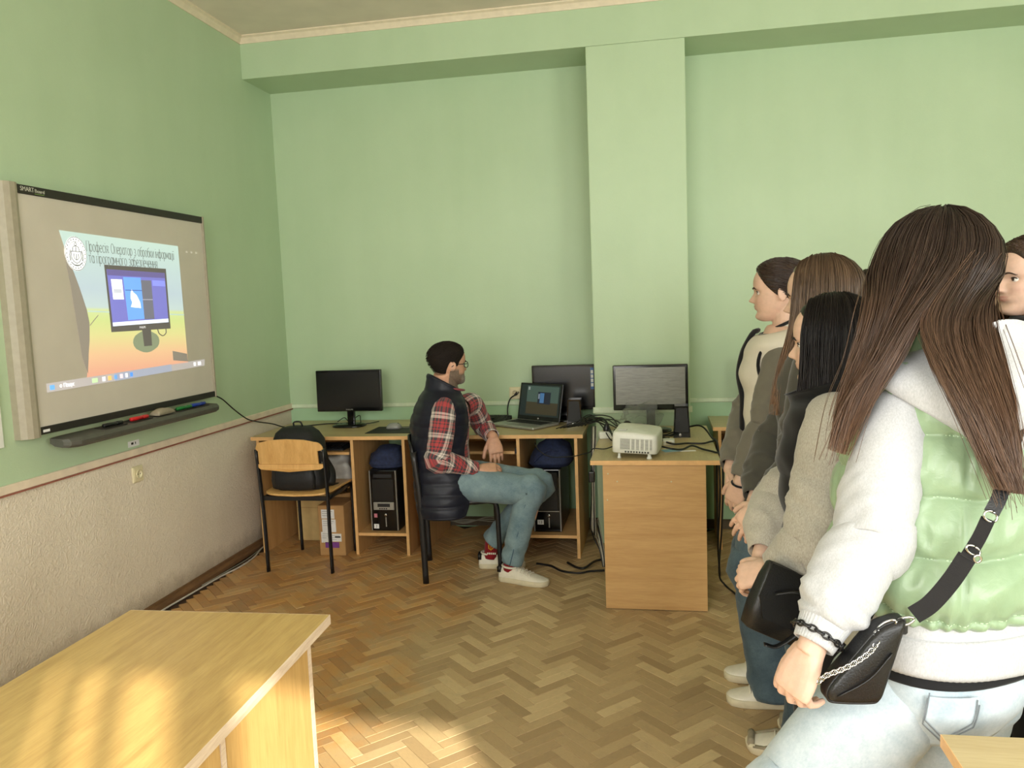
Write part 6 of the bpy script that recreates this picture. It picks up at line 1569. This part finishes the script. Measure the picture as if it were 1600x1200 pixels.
mb = MB(); pts = spline([P(-.10, .145, .80), P(-.07, .170, .74), P(-.05, .175, .68), P(-.05, .165, .62)], 6)
for i, p in enumerate(pts[:-1:1]):
    d = (pts[i + 1] - p).normalized(); u = d.orthogonal().normalized() if i % 2 else d.cross(d.orthogonal()).normalized(); c = p + d * .005
    mb.tube([c + d * (.010 * cos(q)) + u * (.006 * sin(q)) for q in [2 * pi * j / 10 for j in range(11)]], .0018, 5)
mb.build('trouser_chain', M_STEEL, tA)
mb = MB(); w_ = V(J['wri_l']); d = V((-.25, .25, -.9)).normalized(); a1 = d.orthogonal().normalized(); a2 = d.cross(a1); mb.tube([w_ + d * .012 + a1 * (.030 * cos(q)) + a2 * (.026 * sin(q)) for q in [2 * pi * i / 20 for i in range(21)]], .004, 6); mb.build('wrist_band', M_TRIM, tA)

# girl with ash-brown hair in the dark grey sweatshirt
az = radians(156); xB, yB = 3.085, -2.700
head = Head((3.060, -2.690, 1.500), radians(160), nod=radians(4), H=.226)
arms = dict(l=((2.965, -2.905, 1.01), (2.868, -2.860, .895)), r=((2.95, -2.56, 1.03), (2.86, -2.74, .88)))
tB, J, P, FF = girl_base('girl with long ash-brown hair in dark grey sweatshirt, second in the row', xB, yB, az, .98, head, arms, stance=(.085, -.03), foot_az=radians(172), shift=(.13, .03))
build_body(tB, head, J, SK_F, [dict(wrist=J['wri_l'], fdir=(-.55, .25, -.65), back=(-.35, -.75, .45), side=1, size=.95, curls=((14, 18, 10),) * 4, arm=J['elb_l'], spread=6), dict(wrist=J['wri_r'], fdir=(-.4, -.4, -.7), back=(-.6, .5, .4), side=-1, size=.95, curls=((25, 25, 14),) * 4, arm=J['elb_r'])])
face_details(tB, head, BROW)
mb = MB(); g = head_guides(head, 0, 0, 2.20, fall=((.05, .016), (.11, .030), (.19, .060), (.28, .082), (.36, .088)), lift=.010); scalp(mb, head, LINE_G, .006); hair_sheet(mb, g, 2200, .0009, .006, 18, 3, clump=.25, head=head, lift=.011); mb.build('hair', H_B, tB, fixn=False)
inn = P(0, 0, 1.30); mb = MB()
torso_loft(mb, lv_of(xB, yB, az, .98, (.84, .88, .95, 1.04, 1.14, 1.22, 1.30, 1.345, 1.38, 1.405, 1.42), (.030, .032, .030), .160), 56, 44, lambda a, tt, p, px, py: crease(p, .012, 8, 5))
for s in 'lr': arm_sleeve(mb, J, s, inn, [(0, .070), (.2, .080), (.45, .074), (.6, .074), (.82, .066), (.92, .058), (1, .040)], .013, 5 if s == 'l' else 9)
mb.build('grey_sweatshirt', M_DGREY, tB)
trousers(tB, J, lv_of(xB, yB, az, .98, (.78, .88, .95, 1.0), (.012, .012, .012), .155), M_JEANG, R_JEAN, .010, 4)
student_shoes(tB, J, FF, L=.26, style='chunky', W=.050)

# black-haired girl in black vest over grey heather hoodie
az = radians(158); xC, yC = 3.040, -3.075
head = Head((3.014, -3.062, 1.385), radians(160), nod=radians(3), H=.222)
arms = dict(l=((2.935, -3.275, .915), (2.838, -3.245, .835)), r=((2.90, -2.98, .93), (2.83, -3.12, .83)))
tC, J, P, FF = girl_base('black-haired girl in black vest over grey heather hoodie, third in the row', xC, yC, az, .905, head, arms, stance=(.085, .0))
build_body(tC, head, J, SK_F, [dict(wrist=J['wri_l'], fdir=(-.75, .35, -.35), back=(-.3, -.6, .7), side=1, size=.92, curls=((40, 45, 25),) * 4, arm=J['elb_l']), dict(wrist=J['wri_r'], fdir=(-.2, -.3, -.8), back=(-.8, .3, .2), side=-1, size=.92, curls=((30, 30, 20),) * 4, arm=J['elb_r'])])
face_details(tC, head, plain('black_brow', (30, 24, 20), .8))
mb = MB(); g = head_guides(head, 0, 0, 2.10, fall=((.05, .012), (.11, .018), (.17, .030), (.24, .034)), lift=.011); scalp(mb, head, LINE_G, .006); hair_sheet(mb, g, 2200, .0009, .006, 18, 8, clump=.2, head=head, lift=.011); mb.build('hair', H_C, tC, fixn=False)
inn = P(0, 0, 1.30); mb = MB()
torso_loft(mb, lv_of(xC, yC, az, .905, (.82, .88, .95, 1.04, 1.14, 1.22, 1.30, 1.345, 1.38, 1.405, 1.42), (.024, .026, .024), .155), 52, 40, lambda a, tt, p, px, py: crease(p, .009, 9, 3))
for s in 'lr': arm_sleeve(mb, J, s, inn, [(0, .066), (.2, .078), (.45, .076), (.6, .080), (.8, .074), (.92, .060), (1, .038)], .011, 6 if s == 'l' else 2)
mb.build('heather_hoodie', M_HGREY, tC)
mb = MB(); vl = lv_of(xC, yC, az, .905, (.86, .95, 1.04, 1.14, 1.22, 1.30, 1.345, 1.38, 1.405, 1.43), (.036, .044, .038), .160); vl[-1] = vl[-1][:5] + (.135, .14, .135, .95); vl[-2] = vl[-2][:5] + (.128, .13, .13, .95); vl[-3] = vl[-3][:5] + (.135, .125, .13, .95)
torso_loft(mb, vl, 60, 50, lambda a, tt, p, px, py: .010 * abs(sin(p.z * 30)) + crease(p, .016, 8, 9), tilt=.35, top=.05); mb.build('black_vest', M_BLKCL, tC)
trousers(tC, J, lv_of(xC, yC, az, .905, (.78, .88, .95, 1.0), (.012, .012, .012), .155), M_JEANK, R_JEAN, .009, 6, 'trousers')
student_shoes(tC, J, FF, L=.235)
# her black bag
t = thing('handbag', 'black leather handbag held by the black-haired girl', 'bag', (2.86, -3.30, .70))
BM = Matrix.Translation((2.862, -3.318, .778)) @ Matrix.Rotation(radians(14), 4, 'Z') @ Matrix.Rotation(radians(26), 4, 'Y')
M_LEATH = plain('black_grain_leather', (17, 17, 18), .42, var=.1, scale=300, bump=.25)
mb = MB(); rings = []
for z, w, d in ((-.085, .070, .022), (-.082, .078, .030), (-.03, .086, .034), (.04, .088, .028), (.075, .086, .018), (.080, .082, .010)):
    rings.append([BM @ V((w * math.copysign(abs(cos(a)) ** .45, cos(a)), d * math.copysign(abs(sin(a)) ** .45, sin(a)), z)) for a in [2 * pi * j / 28 for j in range(28)]])
mb.loft(rings); mb.build('pouch', M_LEATH, t)
mb = MB(); mb.loft([[BM @ V((x, y, z)) for x, y, z in ((-.089, -.030 - q, .082), (.089, -.030 - q, .082), (.089, -.039 - q, .0), (.06, -.040 - q, -.045), (-.06, -.040 - q, -.045), (-.089, -.039 - q, .0))] for q in (0, .005)], smooth=False); mb.build('flap', M_LEATH, t)
mb = MB(); mb.tube(spline([BM @ V(p) for p in ((-.06, -.047, .02), (-.02, -.06, .045), (.02, -.06, .03), (.03, -.055, -.03), (.0, -.05, -.09), (-.03, -.045, -.10))], 6), (.010, .003), 6); mb.build('strap_loop', M_LEATH, t)

# hidden students at the back and right
def back_student(label, x, y, az, k, head, hairm, topm, botm, guides, brow=BROW, n=900, glass=False, collar=0.0):
    F, R = azv(radians(az)); q = lambda sg: (V((x, y, 0)) + R * (sg * .20) + F * .02 + V((0, 0, 1.06 * k)), V((x, y, 0)) + R * (sg * .19) + F * .12 + V((0, 0, .85 * k)))
    t, J, P, FF = girl_base(label, x, y, radians(az), k, head, dict(r=q(1), l=q(-1)))
    hs = [dict(wrist=J['wri_' + s], fdir=(F.x * .3, F.y * .3, -.9), back=(R.x * (1 if s == 'r' else -1), R.y * (1 if s == 'r' else -1), .1), side=-1 if s == 'r' else 1, size=.95, curls=((18, 20, 12),) * 4, arm=J['elb_' + s]) for s in 'rl']
    build_body(t, head, J, SK_F, hs); face_details(t, head, brow)
    mb = MB(); scalp(mb, head, LINE_G, .006); hair_sheet(mb, guides, n, .001, .006, 18, int(x * 100), clump=.25, head=head, lift=.011); mb.build('hair', hairm, t, fixn=False); hair_cap(t, head, LINE_F, hairm, .0095, 1500, .07, .0009, 6, (0, -.8, -.35), taper=.3, name='hair_top')
    mb = MB(); A_ = radians(az)
    torso_loft(mb, lv_of(x, y, A_, k, (.82, .88, .95, 1.04, 1.14, 1.22, 1.30, 1.345, 1.38, 1.405, 1.42), (.030, .03, .03), .158), 52, 40, lambda a, tt, p, px, py: crease(p, .010, 9, x))
    for s in 'lr': arm_sleeve(mb, J, s, P(0, 0, 1.3), [(0, .068), (.2, .076), (.45, .07), (.6, .07), (.85, .06), (1, .042)], .011, 6 if s == 'l' else 2)
    mb.build('sweatshirt', topm, t)
    trousers(t, J, lv_of(x, y, A_, k, (.78, .88, .95, 1.0), (.012, .012, .012), .155), botm, R_JEAN, .009, 6, 'trousers'); student_shoes(t, J, FF, L=.24, mat=M_SHOEBLK if botm is M_JEANK else None)
    if glass: glasses(t, head, M_BLACKP)
    return t
h = Head((3.682, -2.570, 1.535), radians(196), nod=radians(2), H=.226); back_student('girl in black at the right picture edge, face turned to the board', 3.71, -2.575, 184, 1.0, h, H_E, M_BLKCL, M_JEANK, head_guides(h, 0, 0, 1.72, fall=((.05, .014), (.12, .035), (.2, .06), (.28, .08)), lift=.012, part=.05), n=1400)
h = Head((3.859, -2.073, 1.540), radians(190), H=.226); back_student('dark-haired student with round glasses behind the girl in black', 3.885, -2.06, 186, 1.0, h, H_A, M_DGREY, M_JEAND, head_guides(h, 0, 0, 1.85, fall=((.05, .014), (.15, .02)), lift=.012), glass=True)
h = Head((3.455, -1.640, 1.478), radians(170), H=.222); back_student('dark-haired student almost hidden behind the row of girls', 3.475, -1.645, 170, .965, h, H_A, M_DGREY, M_JEAND, head_guides(h, 0, 0, 2.25, fall=((.05, .014), (.15, .02)), lift=.012))
# ------------------------------------------------------------------ girl in the mint vest, nearest to the camera
azD = radians(114); F, R = azv(azD)
tD = thing('person', 'girl with long chestnut hair in mint green vest over white hoodie, nearest', 'person', (3.10, -3.52, 0), 'students watching the board')
headD = Head((3.120, -3.488, 1.540), radians(119), nod=radians(4), H=.228)
def cD(z):
    f = (z - .80) / .62; return 3.120 + .055 * f, -3.560 + .085 * f
J = dict(neck=(3.165, -3.482, 1.395), sho_l=(3.040, -3.590, 1.312), elb_l=(2.955, -3.690, 1.060), wri_l=(2.836, -3.782, .878), sho_r=(3.318, -3.400, 1.318), elb_r=(3.42, -3.42, 1.08), wri_r=(3.32, -3.26, .92),
         hip_l=(3.062, -3.600, .760), kne_l=(2.800, -3.690, .490), ank_l=(2.680, -3.640, .085), hip_r=(3.195, -3.535, .770), kne_r=(3.125, -3.455, .430), ank_r=(3.125, -3.475, .085), toe_l=(2.55, -3.55, 0), toe_r=(3.03, -3.34, 0))
def lvD(rows): return [(z, cD(z)[0] + bx_ * -F.x, cD(z)[1] + bx_ * -F.y, z, azD, w, df, db, e) for z, w, df, db, e, bx_ in rows]
J['trunk'] = lvD([(.78, .16, .10, .11, .85, 0), (.90, .165, .10, .11, .85, 0), (1.05, .13, .095, .09, .85, 0), (1.22, .148, .11, .10, .85, 0), (1.31, .155, .095, .095, .85, 0), (1.37, .11, .07, .08, .9, 0), (1.40, .065, .06, .06, .95, 0)])
build_body(tD, headD, J, SK_F, [dict(wrist=J['wri_l'], fdir=(-.40, -.10, -.88), back=(-.72, -.62, .40), side=1, size=1.0, curls=((38, 42, 22), (44, 46, 24), (48, 48, 24), (52, 46, 24)), thumb=(26, 18, 12), arm=J['elb_l'], spread=3), dict(wrist=J['wri_r'], fdir=(-.5, .3, -.7), back=(.5, .6, .3), side=-1, size=1.0, curls=((30, 30, 20),) * 4, arm=J['elb_r'])], voxel_hand=.0026)
face_details(tD, headD, BROW)
# hoodie
mb = MB(); hl = lvD([(.86, .184, .146, .156, .82, 0), (.97, .172, .135, .13, .82, 0), (1.1, .165, .13, .125, .82, 0), (1.22, .170, .135, .125, .82, 0), (1.31, .172, .115, .115, .85, 0), (1.36, .135, .09, .10, .9, 0), (1.40, .085, .075, .085, .95, 0), (1.43, .078, .07, .08, .95, 0)])
torso_loft(mb, hl, 56, 44, lambda a, tt, p, px, py: crease(p, .007, 10, 3))
inn = V((3.17, -3.49, 1.29))
def sleeve_d(s, sd):
    sh, el, wr = V(J['sho_' + s]), V(J['elb_' + s]), V(J['wri_' + s]); b = el + (el - sh.lerp(wr, .5)).normalized() * .012
    pts = [sh.lerp(inn, .45) - V((0, 0, .035)), sh - V((0, 0, .026)), sh.lerp(el, .45), sh.lerp(el, .85), b, el.lerp(wr, .22), el.lerp(wr, .55), el.lerp(wr, .80)]
    def dsp(t, a, q):
        k = .55 + .9 * exp(-((t - .6) / .16) ** 2) + 1.1 * exp(-((t - .95) / .08) ** 2)
        fold = .006 * exp(-((t - .62) / .16) ** 2) * nz(t * 26 + 2 * sin(a + sd), a * .6, sd) + .008 * exp(-((t - .94) / .07) ** 2) * nz(t * 34 + sin(a), a * .8, sd + 4)
        return crease(q, .007 * k, 11, sd) + fold * 1.6
    limb(mb, pts, [(0, .044), (.16, .054), (.35, .064), (.55, .070), (.72, .069), (.86, .065), (.95, .060), (1, .046)], 48, .007, dsp)
sleeve_d('l', 3); sleeve_d('r', 8); mb.build('white_hoodie', M_HWHITE, tD)
def ribs(f, amp): return lambda a, tt, p, px, py: amp * sin(a * f)
mb = MB(); rb = lvD([(.800, .184, .146, .166, .82, .0), (.810, .192, .152, .172, .82, 0), (.84, .193, .154, .170, .82, 0), (.868, .186, .148, .158, .82, 0)])
torso_loft(mb, rb, 200, 14, ribs(96, .0009)); mb.build('ribbed_hem', M_HWHITE, tD)
mb = MB(); w_ = V(J['wri_l']); e_ = V(J['elb_l']); limb(mb, [e_.lerp(w_, .76), e_.lerp(w_, .86), e_.lerp(w_, .985)], [(0, .046), (.3, .043), (.8, .038), (1, .036)], 120, .006, lambda t, a, q: .0008 * sin(a * 40)); mb.build('ribbed_cuff', M_HWHITE, tD)
mb = MB(); d = (w_ - e_).normalized(); a1 = d.orthogonal().normalized(); a2 = d.cross(a1); c = e_.lerp(w_, .905)
for i in range(22):   # curb chain links around the cuff
    q0 = 2 * pi * i / 22; ce = c + (a1 * cos(q0) + a2 * sin(q0)) * .0445; tg = (a2 * cos(q0) - a1 * sin(q0)); o2 = d if i % 2 else (a1 * cos(q0) + a2 * sin(q0))
    o2 = (o2 + .5 * d).normalized(); mb.tube([ce + tg * (.0085 * cos(q)) + o2 * (.0050 * sin(q)) for q in [2 * pi * k / 12 for k in range(13)]], .0020, 6)
mb.build('chain_bracelet', M_BLACKP, tD)
# mint puffer vest
SEAM = .112
vl = lvD([(.885, .172, .150, .152, .8, 0), (.895, .188, .172, .167, .8, 0), (.935, .198, .190, .180, .8, 0), (.985, .196, .200, .178, .8, 0), (1.08, .192, .206, .172, .8, 0), (1.20, .196, .200, .168, .8, 0), (1.28, .196, .178, .158, .82, 0), (1.325, .196, .145, .146, .85, 0), (1.36, .166, .118, .130, .9, 0), (1.395, .124, .098, .112, .95, 0), (1.425, .112, .095, .112, .95, 0)])
def puff(a, tt, p, px, py):
    zz = p.z + .012 * sin(a * 2 + .6) + .006 * nz(a * 3, p.z * 4, 2); s_ = abs(sin(pi * (zz - .915) / SEAM)); k = 1 if p.z > .915 else max(0, (p.z - .885) / .03)
    seam = min(1, abs(((a - 3.62 + pi) % (2 * pi)) - pi) / .06, abs(((a - 2.66 + pi) % (2 * pi)) - pi) / .06) ** .5
    fold = .010 * nz(a * 7 + 3 * nz(a * 2, p.z * 6, 5), p.z * 16, 3) * (.4 + .6 * (1 - s_)) + .008 * (ridge(a * 5, p.z * 11 + a, 8) - .5) * s_
    gath = .007 * sin(a * 34 + 3 * nz(a * 3, 0, 1)) * exp(-((p.z - .90) / .03) ** 2)
    return (.020 * s_ ** .55 * (.45 + .55 * seam) - .010 + fold * .9) * k + gath
mb = MB(); torso_loft(mb, vl, 170, 150, puff, hem=.015, top=.02); vv = mb.build('puffer_vest', M_SATIN, tD)
# hood lying over the back and shoulders
def hood_pt(a, v, off):
    bk = max(0, -cos(a)); zb = 1.362 - .155 * bk ** 1.6 - .02 * abs(sin(a)) ** 3; zt = 1.448 - .062 * sin(a) ** 2 - .010 * max(0, cos(a)); z = zt + (zb - .004 - zt) * v
    x, y, z_, az_, w, df, db, e = cr(vl, z); c, s_ = cos(a), sin(a); o = off * (.25 + sin(pi * min(1, v * .93 + .02)) ** .7); o -= .030 * max(0, v - .93) / .07
    px = (w + o) * math.copysign(abs(s_) ** .95, s_); py = ((df if c > 0 else db) + o) * math.copysign(abs(c) ** .95, c); p = V((x, y, z)) + R * px + F * py
    return p + (R * px + F * py).normalized() * crease(p, .006, 11, 4) + V((0, 0, .010 * sin(pi * v)))
mb = MB(); mb.loft([[hood_pt(.95 + (2 * pi - 1.9) * j / 80, i / 26, .034) for j in range(81)] for i in range(27)], cap=False, closed=False)
mb.loft([[hood_pt(.95 + (2 * pi - 1.9) * j / 80, i / 26, .008) for j in range(81)] for i in range(27)], cap=False, closed=False)
mb.build('hood', M_HWHITE, tD)
# stitched seams that follow the quilting
for zs in (.915, .915 + SEAM, .915 + 2 * SEAM, .915 + 3 * SEAM):
    mb = MB(); 
    for i in range(150):
        a = 2 * pi * i / 150; z = zs - .012 * sin(a * 2 + .6) - .006 * nz(a * 3, zs * 4, 2); pts = []
        for q in (0, .55):
            aa = a + q * 2 * pi / 150; x, y, z_, az_, w, df, db, e = cr(vl, z); c, s_ = cos(aa), sin(aa); px = w * math.copysign(abs(s_) ** e, s_); py = (df if c > 0 else db) * math.copysign(abs(c) ** e, c); p = V((x, y, z)) + R * px + F * py
            nr = (R * (px / w ** 2) + F * (py / (df if c > 0 else db) ** 2)).normalized(); pts.append(p + nr * (puff(aa, 0, p, px, py) + .0012))
        mb.tube(pts, .0010, 4)
    o = mb.build('seam_stitching', plain('pale_green_thread', (190, 212, 176), .7), vv); o['kind'] = 'stuff'
# padded armhole edge, left
sh = V(J['sho_l']); d = V((-.62, -.60, -.50)).normalized(); a1 = V((0, 0, 1)); a1 = (a1 - d * a1.dot(d)).normalized(); a2 = d.cross(a1); c = sh + V((.030, .020, -.030))
mb = MB(); pts = []
for i in range(41):
    a = 2 * pi * i / 40; pts.append(c + a1 * (.098 * cos(a)) + a2 * (.084 * sin(a)) + d * (.012 + .010 * nz(cos(a) * 3, sin(a) * 3, 1)))
mb.tube(pts, [.014 + .004 * nz(i * .8, 2, 1) for i in range(40)] + [.014], 12); mb.build('armhole_edge', M_SATIN, tD)
# light jeans
jl = [(z, 3.115 + (z - .8) * .12, -3.572 + (z - .8) * .1, z, azD + .1, w, df, db, .82) for z, w, df, db in ((.66, .13, .09, .11), (.73, .168, .125, .145), (.785, .170, .125, .142), (.83, .150, .115, .118), (.90, .13, .10, .10))]
mb = MB(); torso_loft(mb, jl, 60, 26, lambda a, tt, p, px, py: crease(p, .006, 10, 2))
for s in 'lr': limb(mb, leg_path(J['hip_' + s], J['kne_' + s], V(J['ank_' + s]) - V((0, 0, .04)), .015), [(0, .108), (.2, .108), (.45, .096), (.6, .088), (.8, .084), (1, .086)], 44, .010, cloth_disp(.010, 9, 3 if s == 'l' else 7, ((.08, .1), (.5, .1), (.95, .08))))
mb.build('jeans', M_JEANL, tD)
mb = MB(); torso_loft(mb, [(z, x + .0, y, z, a, w + .006, df + .006, db + .007, e) for z, x, y, z2, a, w, df, db, e in (cr_row for cr_row in [(q,) + tuple(cr(jl, q)) for q in (.783, .793, .806)])], 60, 6); mb.build('belt', M_TRIM, tD)
M_STITCH = plain('jeans_stitching', (112, 120, 126), .8)
def on_jeans(a, z, off):
    x, y, z_, az_, w, df, db, e = cr(jl, z); Fv, Rv = azv(az_); c, s_ = cos(a), sin(a); px = (w + off) * math.copysign(abs(s_) ** e, s_); py = ((df if c > 0 else db) + off) * math.copysign(abs(c) ** e, c); return V((x, y, z)) + Rv * px + Fv * py
pk = [(3.98, .772), (4.02, .722), (3.76, .682), (3.45, .718), (3.42, .768)]
mb = MB(); rows = []
for i in range(9):
    v = i / 8; rows.append([on_jeans(3.42 + (4.0 - 3.42) * u, (.774) - v * (.054 + .044 * (1 - abs(2 * u - 1) ** 1.2)), .010) for u in [k / 12 for k in range(13)]])
mb.loft(rows, cap=False, closed=False); pkt = mb.build('back_pocket', M_JEANL, tD)
for off in (0, .009):
    mb = MB(); path = []
    for (a0, z0), (a1_, z1) in zip(pk, pk[1:]):
        for q in range(8): f = q / 8; aa = a0 + (a1_ - a0) * f; path.append(on_jeans(aa + (3.72 - aa) * off * 8, z0 + (z1 - z0) * f + off, .0125))
    mb.tube(path, .0012, 5); mb.build('pocket_stitching', M_STITCH, pkt)
pth = spline(leg_path(J['hip_l'], J['kne_l'], J['ank_l'], .015), 12); mb = MB(); sd_ = V((-.35, -.9, .28)).normalized(); mb.tube([p + sd_ * (.112 - .024 * min(1, i / len(pth) * 1.6)) for i, p in enumerate(pth)][4:-6], .0016, 5); mb.build('outseam', M_STITCH, tD)
for s, az_ in (('l', 150), ('r', 124)):
    Fv, Rv = azv(radians(az_)); a = V(J['ank_' + s]); h = V((a.x, a.y, 0)) - Fv * .055; shoe(tD, h, h + Fv * .25)

# hair: two falls, over the left shoulder and down the back
L0 = [(2.974, -3.565, 1.48), (2.956, -3.566, 1.379), (2.922, -3.595, 1.293), (2.896, -3.640, 1.190)]
L1 = [(3.044, -3.655, 1.458), (3.000, -3.672, 1.376), (2.942, -3.668, 1.295), (2.900, -3.660, 1.180)]
R0 = [(3.046, -3.660, 1.458), (3.052, -3.718, 1.377), (3.090, -3.765, 1.278), (3.150, -3.782, 1.140)]
R1 = [(3.200, -3.545, 1.471), (3.188, -3.640, 1.379), (3.186, -3.725, 1.269), (3.186, -3.765, 1.122)]
R2 = [(3.235, -3.440, 1.468), (3.250, -3.495, 1.386), (3.268, -3.540, 1.318), (3.275, -3.580, 1.250)]
def top_pts(f, A=2.45, lift=.008):
    an = pi - f * A; front = abs(f) ** 2.2; py = -.10 + .38 * front; g = [headD.M @ V((.0, py - .10, 1.0 - .10 * front + lift / headD.H)), headD.M @ V((.10 * math.copysign(abs(f) ** .6, f), py - .15, .985 - .09 * front + lift / headD.H))]
    for z in (.8, .6): g.append(headD.surf(an, z, lift + .008))
    return g
def mixg(A_, B_, u): return [V(a).lerp(V(b), u) for a, b in zip(A_, B_)]
gl = []
for k in range(9):
    u = k / 8; f = -1 + .82 * u; gl.append(top_pts(f) + mixg(L0, L1, u))
gr = []
for k in range(9):
    u = k / 8; f = -.18 + .66 * u; gr.append(top_pts(f) + mixg(R0, R1, u))
gf = []   # far side tucked inside the hood
T1 = [(3.200, -3.545, 1.471), (3.188, -3.56, 1.40), (3.180, -3.55, 1.34)]; T2 = [(3.185, -3.40, 1.468), (3.185, -3.41, 1.40), (3.18, -3.42, 1.34)]
for k in range(6):
    u = k / 5; gf.append(top_pts(.46 + .40 * u) + mixg(T1, T2, u))
mb = MB(); scalp(mb, headD, LINE_G, .006); hair_sheet(mb, gl, 3000, .0007, .009, 22, 21, tmin=.68, wave=.012, clump=.5, flow=.7, ucut=.66, head=headD, lift=.012); hair_sheet(mb, gr, 4600, .0007, .010, 22, 22, tmin=.74, wave=.003, clump=.45, flow=.6, ucut=.76, head=headD, lift=.012); hair_sheet(mb, gf, 900, .0008, .008, 18, 23, clump=.3, head=headD, lift=.010)
# loose flyaway strands
rnd = random.Random(77); g2 = []
for k in range(46):
    u = rnd.random(); base = (gl if k % 3 == 0 else gr); g = base[rnd.randrange(len(base))]; o = V((rnd.uniform(-.03, .03), rnd.uniform(-.025, .015), rnd.uniform(-.01, .01)))
    pts = [V(p) + o * (i / len(g)) * 1.3 + V((0, -.006, .004)) for i, p in enumerate(g)]; q = spline(pts[3:], 6); mb.tube(q, .0005, 3, cap=False)
    for j in range(len(mb.uv) - 3 * (len(q) - 1), len(mb.uv)): mb.uv[j] = [(.9, .6)] * 4
mb.build('hair', H_D, tD, fixn=False)
for k in range(2):   # far side falls in front of the right shoulder
    pass

# ------------------------------------------------------------------ her crossbody bag
t = thing('crossbody_bag', 'small black crossbody bag with chain at the hip of the girl in mint vest', 'bag', (2.92, -3.79, .79))
O = V((2.918, -3.800, .862)); ex = V((.95, .18, .10)).normalized(); ez = V((0, 0, 1)); ey = ez.cross(ex).normalized()
out = [(.062, .075), (.020, .062), (-.030, .010), (-.066, -.030), (-.070, -.052), (-.055, -.062), (.004, -.072), (.022, -.068), (.034, -.040), (.066, .062)]
def outline(k, inset): return [O + ex * (x * k) + ez * (z * k) + ey * inset for x, z in out]
sm = lambda pts: spline(pts + [pts[0]], 4)[:-1]
mb = MB(); mb.loft([sm(outline(.80, -.024)), sm(outline(.93, -.021)), sm(outline(1.0, -.010)), sm(outline(1.0, .012)), sm(outline(.93, .024)), sm(outline(.8, .028))]); mb.build('pouch', M_LEATH, t)
mb = MB(); mb.tube([p + ey * -.014 for p in sm(outline(.985, 0))] + [sm(outline(.985, 0))[0] + ey * -.014], .0022, 6); mb.build('edge_piping', M_LEATH, t)
mb = MB(); mb.tube(spline([O + ex * .040 + ez * .020 + ey * -.026, O + ex * .0 + ez * -.02 + ey * -.027, O + ex * -.055 + ez * -.045 + ey * -.026], 5), .0018, 5); mb.build('front_seam', M_LEATH, t)
def ribbon(name, pts, w, th, mat, nrm):
    q = spline(pts, 8); rings = []
    for i, p in enumerate(q):
        d = (q[min(i + 1, len(q) - 1)] - q[max(i - 1, 0)]).normalized(); s_ = d.cross(V(nrm)).normalized(); n_ = s_.cross(d)
        rings.append([p + s_ * (w / 2) + n_ * th, p - s_ * (w / 2) + n_ * th, p - s_ * (w / 2) - n_ * th, p + s_ * (w / 2) - n_ * th])
    mb = MB(); mb.loft(rings, smooth=False); return mb.build(name, mat, t)
M_WEB = fabric('black_webbing', (26, 24, 24), .75, .1, 600, .3)
ribbon('strap', [(3.002, -3.793, .946), (3.030, -3.793, .968), (3.062, -3.790, 1.008), (3.090, -3.783, 1.050)], .030, .0018, M_WEB, (-.3, -.93, .2))
ribbon('strap', [(3.088, -3.786, 1.048), (3.110, -3.776, 1.080), (3.128, -3.766, 1.112)], .022, .0022, M_WEB, (-.3, -.93, .2))
ribbon('strap', [(3.134, -3.764, 1.122), (3.150, -3.755, 1.150), (3.168, -3.733, 1.19), (3.192, -3.700, 1.235), (3.222, -3.652, 1.285), (3.246, -3.592, 1.325), (3.262, -3.50, 1.352), (3.25, -3.42, 1.33), (3.20, -3.33, 1.2), (3.10, -3.36, 1.02), (2.98, -3.50, .94), (2.93, -3.66, .93), (2.945, -3.76, .935)], .024, .0030, M_LEATH, (-.3, -.9, .3))
def oval_ring(name, c, ax, ay, rx, ry, r=.0022):
    mb = MB(); mb.tube([V(c) + V(ax).normalized() * (rx * cos(q)) + V(ay).normalized() * (ry * sin(q)) for q in [2 * pi * k / 20 for k in range(21)]], r, 6); mb.build(name, M_STEEL, t)
oval_ring('strap_buckle', (3.131, -3.768, 1.117), (.55, .2, .85), (.8, .1, -.5), .009, .012)
oval_ring('strap_slider', (3.098, -3.786, 1.062), (.55, .2, .85), (.8, .1, -.5), .007, .013)
oval_ring('strap_slider', (3.104, -3.789, 1.048), (.3, .2, -.85), (.8, .1, .3), .007, .006)
oval_ring('snap_hook', (2.985, -3.800, .937), (.9, .0, .30), (-.3, 0, .9), .017, .0065); oval_ring('snap_hook', (2.955, -3.806, .930), (.75, -.1, .55), (-.5, 0, .75), .018, .007); oval_ring('link_ring', (2.942, -3.812, .914), (1, 0, 0), (0, .2, 1), .010, .010)
mb = MB(); mb.box(2.966, 2.992, -3.80, -3.785, .912, .932, bev=.003); mb.build('strap_tab', M_LEATH, t)
ch = spline([(2.938, -3.818, .908), (2.925, -3.826, .893), (2.905, -3.834, .880), (2.878, -3.841, .866), (2.848, -3.842, .852), (2.835, -3.84, .838)], 5)
tot = [0]
for a, b in zip(ch, ch[1:]): tot.append(tot[-1] + (b - a).length)
nL = int(tot[-1] / .0062)
for i in range(nL):
    dd = tot[-1] * (i + .5) / nL; k = max(j for j in range(len(tot)) if tot[j] <= dd); k = min(k, len(ch) - 2); p = ch[k].lerp(ch[k + 1], (dd - tot[k]) / (tot[k + 1] - tot[k])); d = (ch[k + 1] - ch[k]).normalized(); u = d.cross(V((.2, -.9, .3))).normalized(); u = u if i % 2 else (u * .5 + d.cross(u) * .86).normalized()
    mb = MB(); mb.tube([p + d * (.0052 * cos(q)) + u * (.0040 * sin(q)) for q in [2 * pi * j / 10 for j in range(11)]], .0012, 5); mb.build('chain_link', M_STEEL, t)
